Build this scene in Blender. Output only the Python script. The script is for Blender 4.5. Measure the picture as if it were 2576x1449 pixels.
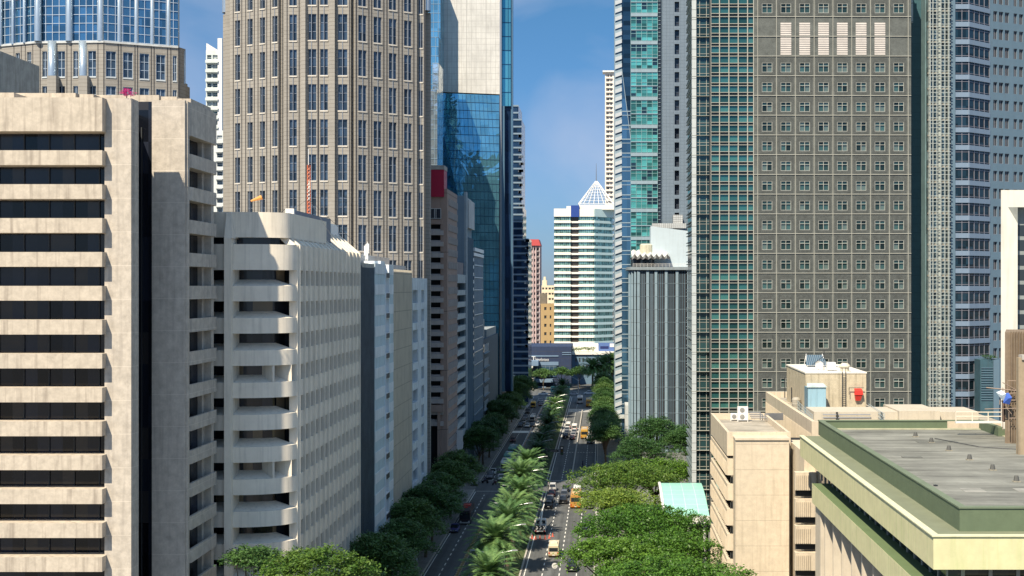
import bpy, math, random
from mathutils import Vector, Matrix
random.seed(7)
for o in list(bpy.data.objects): bpy.data.objects.remove(o)
SC = bpy.context.scene
COL = SC.collection
R = math.radians
# ------------------------------------------------------------ camera
F = 3144.5; U0 = 1514.0; V0 = 720.0; HC = 50.0      # focal length and vanishing point, in 2576-wide picture units
cam = bpy.data.cameras.new('camera'); camo = bpy.data.objects.new('camera', cam); COL.objects.link(camo)
camo.location = (0, 0, HC); camo.rotation_euler = (R(90), 0, 0)
cam.sensor_width = 36; cam.lens = 36*F/2576
cam.shift_x = -(U0-1288)/2576; cam.shift_y = -(724.5-V0)/2576
cam.clip_start = 1; cam.clip_end = 20000
SC.camera = camo
# ------------------------------------------------------------ light
SUN = Vector((.37, .72, -1.0)).normalized()          # direction the sunlight travels
el = math.asin(-SUN.z); az = math.atan2(-SUN.x, -SUN.y)   # azimuth of the sun measured from +Y towards +X
sl = bpy.data.lights.new('sun', 'SUN'); sl.energy = 4.9; sl.angle = R(.5); sl.color = (1, .87, .68)
so = bpy.data.objects.new('sun', sl); COL.objects.link(so)
so.rotation_euler = SUN.to_track_quat('-Z', 'Y').to_euler(); so.location = (-100, -200, 300)
W = bpy.data.worlds.new('World'); SC.world = W; W.use_nodes = True
nt = W.node_tree; nt.nodes.clear()
def N(nt, t, **k):
    n = nt.nodes.new(t)
    for a, b in k.items(): setattr(n, a, b)
    return n
sky = N(nt, 'ShaderNodeTexSky', sky_type='NISHITA', sun_disc=False, sun_elevation=el, sun_rotation=az,
        altitude=300, air_density=1.3, dust_density=.15, ozone_density=4.0)
tc = N(nt, 'ShaderNodeTexCoord')
tint = N(nt, 'ShaderNodeMix', data_type='RGBA', blend_type='MULTIPLY'); tint.inputs[0].default_value = 1
tint.inputs[7].default_value = (.31, .56, .76, 1)
cl = N(nt, 'ShaderNodeTexNoise'); cl.inputs['Scale'].default_value = 5.5; cl.inputs['Detail'].default_value = 5
cl.inputs['Distortion'].default_value = .5
mp = N(nt, 'ShaderNodeMapping'); mp.inputs['Scale'].default_value = (1, 1, 1.4); mp.inputs['Location'].default_value = (.35, .1, .2)
cr = N(nt, 'ShaderNodeValToRGB'); cr.color_ramp.elements[0].position = .40; cr.color_ramp.elements[1].position = .78
mixc = N(nt, 'ShaderNodeMix', data_type='RGBA'); mixc.inputs[7].default_value = (3.6, 3.9, 4.9, 1)
bg = N(nt, 'ShaderNodeBackground'); bg.inputs['Strength'].default_value = .10
wo = N(nt, 'ShaderNodeOutputWorld')
L = nt.links.new
L(sky.outputs[0], tint.inputs[6])
sp0 = N(nt, 'ShaderNodeSeparateXYZ'); L(tc.outputs['Generated'], sp0.inputs[0])
mr0 = N(nt, 'ShaderNodeMapRange'); mr0.inputs['From Max'].default_value = .22; L(sp0.outputs[2], mr0.inputs[0])
tm = N(nt, 'ShaderNodeMix', data_type='RGBA'); tm.inputs[6].default_value = (.23, .35, .66, 1); tm.inputs[7].default_value = (.25, .43, .58, 1)
L(mr0.outputs[0], tm.inputs[0]); L(tm.outputs[2], tint.inputs[7]); L(tc.outputs['Generated'], mp.inputs[0]); L(mp.outputs[0], cl.inputs['Vector'])
L(cl.outputs[0], cr.inputs[0])
mm = N(nt, 'ShaderNodeMath', operation='MULTIPLY'); mm.inputs[1].default_value = .62
L(cr.outputs[0], mm.inputs[0]); L(mm.outputs[0], mixc.inputs[0])
L(tint.outputs[2], mixc.inputs[6])
# unseen bright sky overhead, added as fill light; none towards the horizon
spx = N(nt, 'ShaderNodeSeparateXYZ'); L(tc.outputs['Generated'], spx.inputs[0])
mrz = N(nt, 'ShaderNodeMapRange', interpolation_type='SMOOTHSTEP'); mrz.inputs['From Min'].default_value = .30; mrz.inputs['From Max'].default_value = .65; mrz.inputs['To Max'].default_value = .30
L(spx.outputs[2], mrz.inputs[0])
hi = N(nt, 'ShaderNodeMix', data_type='RGBA'); hi.inputs[7].default_value = (3.8, 5.8, 8.0, 1)
L(mrz.outputs[0], hi.inputs[0]); L(mixc.outputs[2], hi.inputs[6]); L(hi.outputs[2], bg.inputs[0]); L(bg.outputs[0], wo.inputs[0])
SC.view_settings.view_transform = 'Standard'; SC.view_settings.look = 'None'
SC.view_settings.exposure = 0.7; SC.view_settings.gamma = 1
SC.render.engine = 'CYCLES'
SC.cycles.max_bounces = 6; SC.cycles.diffuse_bounces = 2; SC.cycles.glossy_bounces = 3; SC.cycles.transmission_bounces = 3
# ------------------------------------------------------------ geometry helpers
def PX(u, Y): return (u-U0)*Y/F
def PZ(v, Y): return HC-(v-V0)*Y/F
def proj(p): return U0+F*p[0]/p[1], V0-F*(p[2]-HC)/p[1]
class Fr:
    """wall frame: s runs along the wall, d points out of it towards the street"""
    def __init__(s, P0, P1):
        s.O = Vector((P0[0], P0[1], 0)); e = Vector((P1[0]-P0[0], P1[1]-P0[1], 0)); s.L = e.length; s.e = e/s.L
        n = Vector((s.e.y, -s.e.x, 0)); s.n = n
    def P(s, a, d, z): return s.O+s.e*a+s.n*d+Vector((0, 0, z))
    def V(s, a, d, z): return s.e*a+s.n*d+Vector((0, 0, z))
    def S(s, u):       # where the sight line of picture column u meets this wall
        k = (u-U0)/F   # X = k*Y
        den = s.e.x-k*s.e.y
        return (k*s.O.y-s.O.x)/den
def front(Y, u0, u1): return Fr((PX(u0, Y), Y), (PX(u1, Y), Y))
def street(X, Y0, Y1):                       # left side of the street, facing +X
    return Fr((X, Y0), (X, Y1))
class MB:
    def __init__(s): s.v = []; s.f = []; s.m = []
    def face(s, pts, m=0):
        b = len(s.v); s.v += [tuple(p) for p in pts]; s.f.append(tuple(range(b, b+len(pts)))); s.m.append(m)
    def hexa(s, c, m=0):
        b = len(s.v); s.v += [tuple(p) for p in c]
        for q in ((0,3,2,1),(4,5,6,7),(0,1,5,4),(1,2,6,5),(2,3,7,6),(3,0,4,7)):
            s.f.append(tuple(b+i for i in q)); s.m.append(m)
    def box(s, x0, x1, y0, y1, z0, z1, m=0):
        s.hexa([(x0,y0,z0),(x1,y0,z0),(x1,y1,z0),(x0,y1,z0),(x0,y0,z1),(x1,y0,z1),(x1,y1,z1),(x0,y1,z1)], m)
    def fbox(s, fr, a0, a1, z0, z1, d0, d1, m=0):
        P = fr.P
        s.hexa([P(a0,d1,z0),P(a1,d1,z0),P(a1,d0,z0),P(a0,d0,z0),P(a0,d1,z1),P(a1,d1,z1),P(a1,d0,z1),P(a0,d0,z1)], m)
    def lbox(s, fr, a0, a1, z0, z1, d0, d1, m=0):   # same, without the frame's origin
        P = fr.V
        s.hexa([P(a0,d1,z0),P(a1,d1,z0),P(a1,d0,z0),P(a0,d0,z0),P(a0,d1,z1),P(a1,d1,z1),P(a1,d0,z1),P(a0,d0,z1)], m)
    def prism(s, poly, z0, z1, m=0, top=None):
        n = len(poly); b = len(s.v)
        s.v += [(p[0], p[1], z0) for p in poly]+[(p[0], p[1], z1) for p in poly]
        for i in range(n):
            j = (i+1) % n; s.f.append((b+i, b+j, b+n+j, b+n+i)); s.m.append(m)
        s.f.append(tuple(b+n+i for i in range(n))); s.m.append(m if top is None else top)
        s.f.append(tuple(b+i for i in reversed(range(n)))); s.m.append(m)
    def extr(s, pts, vec, m=0):
        n = len(pts); b = len(s.v); vec = Vector(vec)
        s.v += [tuple(p) for p in pts]+[tuple(Vector(p)+vec) for p in pts]
        for i in range(n):
            j = (i+1) % n; s.f.append((b+i, b+j, b+n+j, b+n+i)); s.m.append(m)
        s.f.append(tuple(b+n+i for i in range(n))); s.m.append(m)
        s.f.append(tuple(b+i for i in reversed(range(n)))); s.m.append(m)
    def tube(s, p, q, r0, r1=None, n=8, m=0, cap=True):
        r1 = r0 if r1 is None else r1
        p = Vector(p); q = Vector(q); d = (q-p).normalized()
        a = d.orthogonal().normalized(); c = d.cross(a); b = len(s.v)
        for (o, r) in ((p, r0), (q, r1)):
            for i in range(n):
                t = 2*math.pi*i/n; s.v.append(tuple(o+a*(r*math.cos(t))+c*(r*math.sin(t))))
        for i in range(n):
            j = (i+1) % n; s.f.append((b+i, b+j, b+n+j, b+n+i)); s.m.append(m)
        if cap:
            s.f.append(tuple(b+n+i for i in range(n))); s.m.append(m)
            s.f.append(tuple(b+i for i in reversed(range(n)))); s.m.append(m)
    def path(s, pts, r, n=6, m=0):
        for i in range(len(pts)-1):
            ra = r[i] if isinstance(r, list) else r; rb = r[i+1] if isinstance(r, list) else r
            s.tube(pts[i], pts[i+1], ra, rb, n, m)
    def lathe(s, c, prof, n=16, m=0):
        b = len(s.v); k = len(prof)
        for (r, z) in prof:
            for i in range(n):
                t = 2*math.pi*i/n; s.v.append((c[0]+r*math.cos(t), c[1]+r*math.sin(t), c[2]+z))
        for a in range(k-1):
            for i in range(n):
                j = (i+1) % n; s.f.append((b+a*n+i, b+a*n+j, b+(a+1)*n+j, b+(a+1)*n+i)); s.m.append(m)
        s.f.append(tuple(b+(k-1)*n+i for i in range(n))); s.m.append(m)
    def mesh(s, name, mats, off=None):
        me = bpy.data.meshes.new(name)
        v = s.v if off is None else [(a-off[0], b-off[1], c-off[2]) for a, b, c in s.v]
        me.from_pydata(v, [], s.f)
        for m in (mats if isinstance(mats, (list, tuple)) else [mats]): me.materials.append(m)
        if any(s.m): me.polygons.foreach_set('material_index', s.m)
        me.update(); return me
WL = {}    # world location of every object made here
def wl(o): return WL.get(o.name, Vector((0, 0, 0))) if o else Vector((0, 0, 0))
def link(o, parent, at):
    COL.objects.link(o); WL[o.name] = Vector(at)
    if parent: o.parent = parent; o.location = Vector(at)-wl(parent)
    else: o.location = at
    return o
def thing(name, label, cat, loc=(0, 0, 0), group=None, rz=0):
    o = bpy.data.objects.new(name, None); link(o, None, loc); o.rotation_euler.z = rz
    o['label'] = label; o['category'] = cat; o.empty_display_size = .5
    if group: o['group'] = group
    return o
def part(name, mb, mats, parent, at=None, kind=None, label=None, smooth=False):
    """world-coordinate mesh hung under its parent (or, with at, a mesh local to at)"""
    if isinstance(mb, MB): me = mb.mesh(name, mats, None if at is not None else wl(parent))
    else: me = mb
    o = bpy.data.objects.new(name, me)
    link(o, parent, at if at is not None else wl(parent))
    if kind: o['kind'] = kind
    if label: o['label'] = label
    if smooth: me.polygons.foreach_set('use_smooth', [True]*len(me.polygons))
    return o
def solo(name, mb, mats, label, cat, group=None, loc=(0, 0, 0), smooth=False):
    me = mb.mesh(name, mats, loc); o = bpy.data.objects.new(name, me); link(o, None, loc)
    o['label'] = label; o['category'] = cat
    if group: o['group'] = group
    if smooth: me.polygons.foreach_set('use_smooth', [True]*len(me.polygons))
    return o
def struct(name, mb, mats):
    me = mb.mesh(name, mats); o = bpy.data.objects.new(name, me); link(o, None, (0, 0, 0)); o['kind'] = 'structure'; return o
def copy_tree(o, parent=None):
    c = o.copy(); COL.objects.link(c); c.parent = parent
    for ch in list(o.children): copy_tree(ch, c)
    return c
def place(o, loc, rz=0, label=None, group=None):
    o.location = loc; o.rotation_euler.z = rz
    if label: o['label'] = label
    if group: o['group'] = group
    return o
def repeat(name, proto, mats, parent, pts, limit=100):
    """one part per point sharing the proto's mesh; past the limit the rest is one part"""
    me = proto.mesh(name, mats)
    def key(p):
        u, v = proj(p); vis = -20 < u < 2596 and -30 < v < 1470
        return (0 if vis else 1, p[1])
    pts = sorted([Vector(p) for p in pts], key=key)
    for p in pts[:limit]: part(name, me, None, parent, at=p)
    rest = pts[limit:]
    if rest:
        mb = MB()
        for p in rest:
            b = len(mb.v); mb.v += [tuple(Vector(q)+p) for q in proto.v]
            mb.f += [tuple(b+i for i in f) for f in proto.f]; mb.m += proto.m
        part(name, mb, mats, parent, kind='stuff')
def wall(mb, fr, a0, a1, z0, z1, cols, rows, d0, d1, m=0, dp=0.0):
    """wall slab from z0 to z1 with rectangular openings cols x rows"""
    cs = sorted(cols); rs = sorted(rows); p = a0
    for c in cs:
        if c[0] > p: mb.fbox(fr, p, c[0], z0, z1, d0, d1+dp, m)
        p = c[1]
    if a1 > p: mb.fbox(fr, p, a1, z0, z1, d0, d1+dp, m)
    for c in cs:
        q = z0
        for r in rs:
            if r[0] > q: mb.fbox(fr, c[0], c[1], q, r[0], d0, d1, m)
            q = max(q, r[1])
        if z1 > q: mb.fbox(fr, c[0], c[1], q, z1, d0, d1, m)
def winproto(fr, w, h, t, nx, ny, dg=-.25, ft=.12, ratios=None):
    """window: glass (material 0) and frame bars (material 1); origin at the sill's middle"""
    mb = MB(); mb.lbox(fr, -w/2, w/2, 0, h, dg-.06, dg, 0)
    mb.lbox(fr, -w/2, w/2, 0, t, dg+.004, dg+ft, 1); mb.lbox(fr, -w/2, w/2, h-t, h, dg+.004, dg+ft, 1)
    mb.lbox(fr, -w/2, -w/2+t, t, h-t, dg+.004, dg+ft, 1); mb.lbox(fr, w/2-t, w/2, t, h-t, dg+.004, dg+ft, 1)
    for i in range(1, nx):
        a = -w/2+w*i/nx; mb.lbox(fr, a-t/2, a+t/2, t, h-t, dg+.004, dg+ft, 1)
    zs = ratios or [i/ny for i in range(1, ny)]
    for r in zs:
        z = h*r
        mb.lbox(fr, -w/2+t, w/2-t, z-t/2, z+t/2, dg+.004, dg+ft-.02, 1)
    return mb
# ------------------------------------------------------------ materials
def newmat(name):
    m = bpy.data.materials.new(name); m.use_nodes = True; t = m.node_tree
    b = t.nodes['Principled BSDF']; return m, t, b
def rgb(c, k=1): return (c[0]*k, c[1]*k, c[2]*k, 1)
def plain(name, col, rough=.7, metal=0, var=.18, scale=.6, bump=0, spec=.4, aniso=(1, 1, 1), detail=6):
    m, t, b = newmat(name); g = N(t, 'ShaderNodeNewGeometry')
    mp = N(t, 'ShaderNodeMapping'); mp.inputs['Scale'].default_value = aniso
    n = N(t, 'ShaderNodeTexNoise'); n.inputs['Scale'].default_value = scale; n.inputs['Detail'].default_value = detail
    n.inputs['Roughness'].default_value = .65
    t.links.new(g.outputs['Position'], mp.inputs[0]); t.links.new(mp.outputs[0], n.inputs['Vector'])
    r = N(t, 'ShaderNodeValToRGB'); r.color_ramp.elements[0].position = .3; r.color_ramp.elements[1].position = .7
    r.color_ramp.elements[0].color = rgb(col, 1-var); r.color_ramp.elements[1].color = rgb(col, 1+var)
    t.links.new(n.outputs[0], r.inputs[0]); t.links.new(r.outputs[0], b.inputs['Base Color'])
    b.inputs['Roughness'].default_value = rough; b.inputs['Metallic'].default_value = metal
    b.inputs['Specular IOR Level'].default_value = spec
    if bump:
        bp = N(t, 'ShaderNodeBump'); bp.inputs['Strength'].default_value = bump; bp.inputs['Distance'].default_value = .05
        t.links.new(n.outputs[0], bp.inputs['Height']); t.links.new(bp.outputs[0], b.inputs['Normal'])
    return m
def line_mask(t, src, axis, pitch, off, w):
    """1 on a joint line of width w every pitch metres along the axis"""
    x = src.outputs[axis] if isinstance(axis, int) else src
    a = N(t, 'ShaderNodeMath', operation='SUBTRACT'); a.inputs[1].default_value = off; t.links.new(x, a.inputs[0])
    d = N(t, 'ShaderNodeMath', operation='DIVIDE'); d.inputs[1].default_value = pitch; t.links.new(a.outputs[0], d.inputs[0])
    f = N(t, 'ShaderNodeMath', operation='FRACT'); t.links.new(d.outputs[0], f.inputs[0])
    l = N(t, 'ShaderNodeMath', operation='LESS_THAN'); l.inputs[1].default_value = w/pitch; t.links.new(f.outputs[0], l.inputs[0])
    return l.outputs[0]
def clad(name, col, joints=(), jcol=(.05, .05, .05), jmix=.7, rough=.75, metal=0, stain=.25, streak=.2, speck=0, scale=.5, bump=.25, spec=.3, dirt=(.12, .10, .08), wear=None, wearamt=.5):
    """stone / concrete / tile cladding: mottling, rain streaks, joint lines (axis, pitch, offset, width)"""
    m, t, b = newmat(name); k = t.links.new
    g = N(t, 'ShaderNodeNewGeometry'); sp = N(t, 'ShaderNodeSeparateXYZ'); k(g.outputs['Position'], sp.inputs[0])
    n = N(t, 'ShaderNodeTexNoise'); n.inputs['Scale'].default_value = scale; n.inputs['Detail'].default_value = 9; n.inputs['Roughness'].default_value = .7
    k(g.outputs['Position'], n.inputs['Vector'])
    r = N(t, 'ShaderNodeValToRGB'); r.color_ramp.elements[0].position = .3; r.color_ramp.elements[1].position = .7
    r.color_ramp.elements[0].color = rgb(col, 1-stain); r.color_ramp.elements[1].color = rgb(col, 1+stain*.6)
    k(n.outputs[0], r.inputs[0]); out = r.outputs[0]
    if streak:
        mp = N(t, 'ShaderNodeMapping'); mp.inputs['Scale'].default_value = (1.6, 1.6, .10); k(g.outputs['Position'], mp.inputs[0])
        n2 = N(t, 'ShaderNodeTexNoise'); n2.inputs['Scale'].default_value = 1.3; n2.inputs['Detail'].default_value = 6; k(mp.outputs[0], n2.inputs['Vector'])
        r2 = N(t, 'ShaderNodeValToRGB'); r2.color_ramp.elements[0].position = .50; r2.color_ramp.elements[1].position = .74
        k(n2.outputs[0], r2.inputs[0]); q = N(t, 'ShaderNodeMath', operation='MULTIPLY'); q.inputs[1].default_value = streak; k(r2.outputs[0], q.inputs[0])
        mx = N(t, 'ShaderNodeMix', data_type='RGBA'); k(q.outputs[0], mx.inputs[0]); k(out, mx.inputs[6]); mx.inputs[7].default_value = rgb(dirt); out = mx.outputs[2]
    if wear:      # long directional stains (puddle marks, tyre tracks)
        mp = N(t, 'ShaderNodeMapping'); mp.inputs['Scale'].default_value = wear; k(g.outputs['Position'], mp.inputs[0])
        n4 = N(t, 'ShaderNodeTexNoise'); n4.inputs['Scale'].default_value = 1; n4.inputs['Detail'].default_value = 7; n4.inputs['Roughness'].default_value = .7; k(mp.outputs[0], n4.inputs['Vector'])
        r4 = N(t, 'ShaderNodeValToRGB'); r4.color_ramp.elements[0].position = .35; r4.color_ramp.elements[1].position = .68
        r4.color_ramp.elements[0].color = (1-wearamt,)*3+(1,); r4.color_ramp.elements[1].color = (1+wearamt*.8,)*3+(1,)
        mx = N(t, 'ShaderNodeMix', data_type='RGBA', blend_type='MULTIPLY'); mx.inputs[0].default_value = 1
        k(n4.outputs[0], r4.inputs[0]); k(out, mx.inputs[6]); k(r4.outputs[0], mx.inputs[7]); out = mx.outputs[2]
    if speck:
        n3 = N(t, 'ShaderNodeTexNoise'); n3.inputs['Scale'].default_value = 14; n3.inputs['Detail'].default_value = 3; k(g.outputs['Position'], n3.inputs['Vector'])
        mx = N(t, 'ShaderNodeMix', data_type='RGBA', blend_type='MULTIPLY'); mx.inputs[0].default_value = speck
        r3 = N(t, 'ShaderNodeValToRGB'); r3.color_ramp.elements[0].position = .35; r3.color_ramp.elements[1].position = .65
        r3.color_ramp.elements[0].color = (.3, .3, .3, 1); r3.color_ramp.elements[1].color = (1.5, 1.5, 1.5, 1)
        k(n3.outputs[0], r3.inputs[0]); k(out, mx.inputs[6]); k(r3.outputs[0], mx.inputs[7]); out = mx.outputs[2]
    for (ax, pitch, off, w) in joints:
        lm = line_mask(t, sp, ax, pitch, off, w)
        q = N(t, 'ShaderNodeMath', operation='MULTIPLY'); q.inputs[1].default_value = jmix; k(lm, q.inputs[0])
        mx = N(t, 'ShaderNodeMix', data_type='RGBA'); k(q.outputs[0], mx.inputs[0]); k(out, mx.inputs[6]); mx.inputs[7].default_value = rgb(jcol); out = mx.outputs[2]
    k(out, b.inputs['Base Color']); b.inputs['Roughness'].default_value = rough; b.inputs['Metallic'].default_value = metal
    b.inputs['Specular IOR Level'].default_value = spec
    if bump:
        bp = N(t, 'ShaderNodeBump'); bp.inputs['Strength'].default_value = bump; bp.inputs['Distance'].default_value = .08
        k(n.outputs[0], bp.inputs['Height']); k(bp.outputs[0], b.inputs['Normal'])
    return m
def glass(name, col, metal=.0, rough=.08, cell=None, off=(0, 0, 0), var=.4, joints=(), jcol=(.02, .03, .04), wavy=0, wscale=.25, spec=.5, blind=0, blindcol=(.35, .4, .38)):
    """window glass: pane-to-pane variation in white-noise cells, optional wavy reflections, thin joints"""
    m, t, b = newmat(name); k = t.links.new
    g = N(t, 'ShaderNodeNewGeometry'); sp = N(t, 'ShaderNodeSeparateXYZ'); k(g.outputs['Position'], sp.inputs[0])
    base = N(t, 'ShaderNodeRGB'); base.outputs[0].default_value = rgb(col); out = base.outputs[0]; wnv = None
    if cell:
        a = N(t, 'ShaderNodeVectorMath', operation='SUBTRACT'); a.inputs[1].default_value = off; k(g.outputs['Position'], a.inputs[0])
        s = N(t, 'ShaderNodeVectorMath', operation='DIVIDE'); s.inputs[1].default_value = cell; k(a.outputs[0], s.inputs[0])
        fl = N(t, 'ShaderNodeVectorMath', operation='FLOOR'); k(s.outputs[0], fl.inputs[0])
        wn = N(t, 'ShaderNodeTexWhiteNoise', noise_dimensions='3D'); k(fl.outputs[0], wn.inputs['Vector'])
        mr = N(t, 'ShaderNodeMapRange'); mr.inputs['To Min'].default_value = 1-var; mr.inputs['To Max'].default_value = 1+var; k(wn.outputs['Value'], mr.inputs[0])
        mx = N(t, 'ShaderNodeMix', data_type='RGBA', blend_type='MULTIPLY'); mx.inputs[0].default_value = 1
        k(out, mx.inputs[6]); k(mr.outputs[0], mx.inputs[7]); out = mx.outputs[2]
        if blind:
            gt = N(t, 'ShaderNodeMath', operation='LESS_THAN'); gt.inputs[1].default_value = blind
            sc = N(t, 'ShaderNodeSeparateColor'); k(wn.outputs['Color'], sc.inputs[0]); k(sc.outputs[1], gt.inputs[0])
            mx = N(t, 'ShaderNodeMix', data_type='RGBA'); k(gt.outputs[0], mx.inputs[0]); k(out, mx.inputs[6]); mx.inputs[7].default_value = rgb(blindcol); out = mx.outputs[2]
    for (ax, pitch, o_, w) in joints:
        lm = line_mask(t, sp, ax, pitch, o_, w)
        mx = N(t, 'ShaderNodeMix', data_type='RGBA'); k(lm, mx.inputs[0]); k(out, mx.inputs[6]); mx.inputs[7].default_value = rgb(jcol); out = mx.outputs[2]
    k(out, b.inputs['Base Color']); b.inputs['Roughness'].default_value = rough; b.inputs['Metallic'].default_value = metal
    b.inputs['Specular IOR Level'].default_value = spec
    if wavy:
        n = N(t, 'ShaderNodeTexNoise'); n.inputs['Scale'].default_value = wscale; n.inputs['Detail'].default_value = 3; n.inputs['Distortion'].default_value = .6
        k(g.outputs['Position'], n.inputs['Vector'])
        bp = N(t, 'ShaderNodeBump'); bp.inputs['Strength'].default_value = wavy; bp.inputs['Distance'].default_value = 1.0
        k(n.outputs[0], bp.inputs['Height']); k(bp.outputs[0], b.inputs['Normal'])
    return m
def leafmat(name, col, col2, trans=.35):
    m, t, b = newmat(name); k = t.links.new
    g = N(t, 'ShaderNodeNewGeometry'); r = N(t, 'ShaderNodeValToRGB')
    n = N(t, 'ShaderNodeTexNoise'); n.inputs['Scale'].default_value = .45; n.inputs['Detail'].default_value = 3; k(g.outputs['Position'], n.inputs['Vector'])
    ad = N(t, 'ShaderNodeMath', operation='MULTIPLY_ADD'); ad.inputs[1].default_value = .55; k(g.outputs['Random Per Island'], ad.inputs[0])
    sb = N(t, 'ShaderNodeMath', operation='MULTIPLY_ADD'); sb.inputs[1].default_value = 1.3; sb.inputs[2].default_value = -.45; k(n.outputs[0], sb.inputs[0]); k(sb.outputs[0], ad.inputs[2])
    r.color_ramp.elements[0].position = .1; r.color_ramp.elements[1].position = .9
    r.color_ramp.elements[0].color = rgb(col); r.color_ramp.elements[1].color = rgb(col2)
    oi = N(t, 'ShaderNodeObjectInfo'); hs = N(t, 'ShaderNodeHueSaturation')      # each tree its own tone
    mh = N(t, 'ShaderNodeMapRange'); mh.inputs['To Min'].default_value = .478; mh.inputs['To Max'].default_value = .512; k(oi.outputs['Random'], mh.inputs[0]); k(mh.outputs[0], hs.inputs['Hue'])
    mv = N(t, 'ShaderNodeMapRange'); mv.inputs['To Min'].default_value = 1.2; mv.inputs['To Max'].default_value = .72; k(oi.outputs['Random'], mv.inputs[0]); k(mv.outputs[0], hs.inputs['Value'])
    k(ad.outputs[0], r.inputs[0]); k(r.outputs[0], hs.inputs['Color']); k(hs.outputs[0], b.inputs['Base Color'])
    b.inputs['Roughness'].default_value = .45; b.inputs['Specular IOR Level'].default_value = .35
    tr = N(t, 'ShaderNodeBsdfTranslucent'); k(hs.outputs[0], tr.inputs[0]); mx = N(t, 'ShaderNodeMixShader'); mx.inputs[0].default_value = trans
    k(b.outputs[0], mx.inputs[1]); k(tr.outputs[0], mx.inputs[2]); k(mx.outputs[0], t.nodes['Material Output'].inputs[0])
    return m
def paint(name, col, rough=.35, metal=0): return plain(name, col, rough, metal, .06, 1.5)
XB = -36.6     # building line on the left of the street
M = {}
M['asphalt'] = clad('asphalt', (.105, .112, .115), stain=.22, streak=0, scale=.25, rough=.85, bump=.1, wear=(.9, .02, 1), wearamt=.3)
M['ground'] = clad('ground_concrete', (.16, .16, .15), joints=((0, 3, 0, .06), (1, 3, 0, .06)), stain=.3, streak=0, jmix=.4)
M['pave'] = clad('pavement_slabs', (.22, .22, .21), joints=((0, 1.2, 0, .05), (1, 1.2, 0, .05)), stain=.3, streak=0, jmix=.5)
M['mark'] = plain('road_paint', (.72, .72, .68), .6, var=.15, scale=2)
M['kerb'] = plain('kerb_concrete', (.42, .40, .36), .8, scale=1)
M['soil'] = plain('median_soil', (.06, .085, .03), .9, var=.5, scale=1.5)
M['white'] = paint('white_paint', (.75, .75, .73)); M['black'] = paint('black_paint', (.02, .02, .022), .4)
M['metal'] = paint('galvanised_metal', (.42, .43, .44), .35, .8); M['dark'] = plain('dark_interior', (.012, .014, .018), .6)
M['darkmetal'] = paint('dark_metal', (.05, .055, .06), .5, .3)
M['rubber'] = paint('rubber', (.015, .015, .015), .8)
M['bark'] = plain('bark', (.11, .085, .06), .9, var=.4, scale=3)
# ------------------------------------------------------------ ground, road, pavements
def sheet(name, x0, x1, y0, y1, z, mat):
    mb = MB(); mb.face([(x0,y0,z),(x1,y0,z),(x1,y1,z),(x0,y1,z)]); return struct(name, mb, mat)
sheet('ground', -3000, 3000, -600, 6000, 0, M['ground'])
sheet('left_carriageway', -31.3, -21.0, -50, 700, .02, M['asphalt'])
sheet('right_carriageway', -14.0, -1.2, -50, 700, .02, M['asphalt'])
sheet('cross_road', -120, 120, 566, 598, .03, M['asphalt'])
sheet('side_street', -31, 14, 307, 319, .03, M['asphalt'])
mb = MB()
for (a, b) in ((-50, 306.6), (319.4, 565.5)):
    mb.box(-36.5, -31.3, a, b, -.2, .16, 0); mb.box(-31.3, -31.05, a, b, -.2, .17, 1)
struct('left_pavement', mb, [M['pave'], M['kerb']])
mb = MB()
for (a, b) in ((-50, 306.6), (319.4, 565.5)):
    mb.box(-1.2, 17, a, b, -.2, .16, 0); mb.box(-1.45, -1.2, a, b, -.2, .17, 1)
struct('right_pavement', mb, [M['pave'], M['kerb']])
mb = MB()
for (a, b) in ((-50, 304.), (321, 565.)):
    mb.box(-20.7, -14.3, a, b, -.2, .2, 0); mb.box(-21, -20.7, a, b, -.2, .26, 1); mb.box(-14.3, -14.0, a, b, -.2, .26, 1)
struct('median_strip', mb, [M['soil'], M['kerb']])
mb = MB()
def strip(x0, x1, y0, y1, z=.034): mb.face([(x0,y0,z),(x1,y0,z),(x1,y1,z),(x0,y1,z)])
y = 150
while y < 560:
    if not 300 < y < 322:
        for x in (-10.35, -7.4 if y < 300 else -50, -4.4, -28.15):
            if x > -49: strip(x-.09, x+.09, y, y+1.9)
    y += 4.1
for (x, a, b) in ((-30.7, 150, 304), (-30.7, 322, 565), (-24.95, 322, 565), (-13.45, 150, 304), (-13.45, 322, 565), (-1.9, 322, 565)):
    strip(x-.08, x+.08, a, b)
for yy in (304.6, 321.): strip(-13.3, -1.9, yy, yy+.3); strip(-30.6, -21.4, yy, yy+.3)
for i in range(14): strip(-13.2+i*.84, -12.75+i*.84, 375.6, 376.1)
for yc in (428, 497):
    for i in range(5): strip(-13.2, -1.9, yc+i*2.6, yc+i*2.6+1.1)
strip(-30.6, -21.6, 426, 432)
struct('road_markings', mb, M['mark'])
# low concrete divider between the inner lanes and the bus lane
mb = MB(); mb.box(-8.0, -7.65, 331, 500, .02, .55); mb.box(-8.2, -7.45, 322, 331, .03, .12)
solo('lane_divider', mb, M['kerb'], 'low concrete divider between the car lanes and the bus lane of the right road', 'divider')
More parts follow.
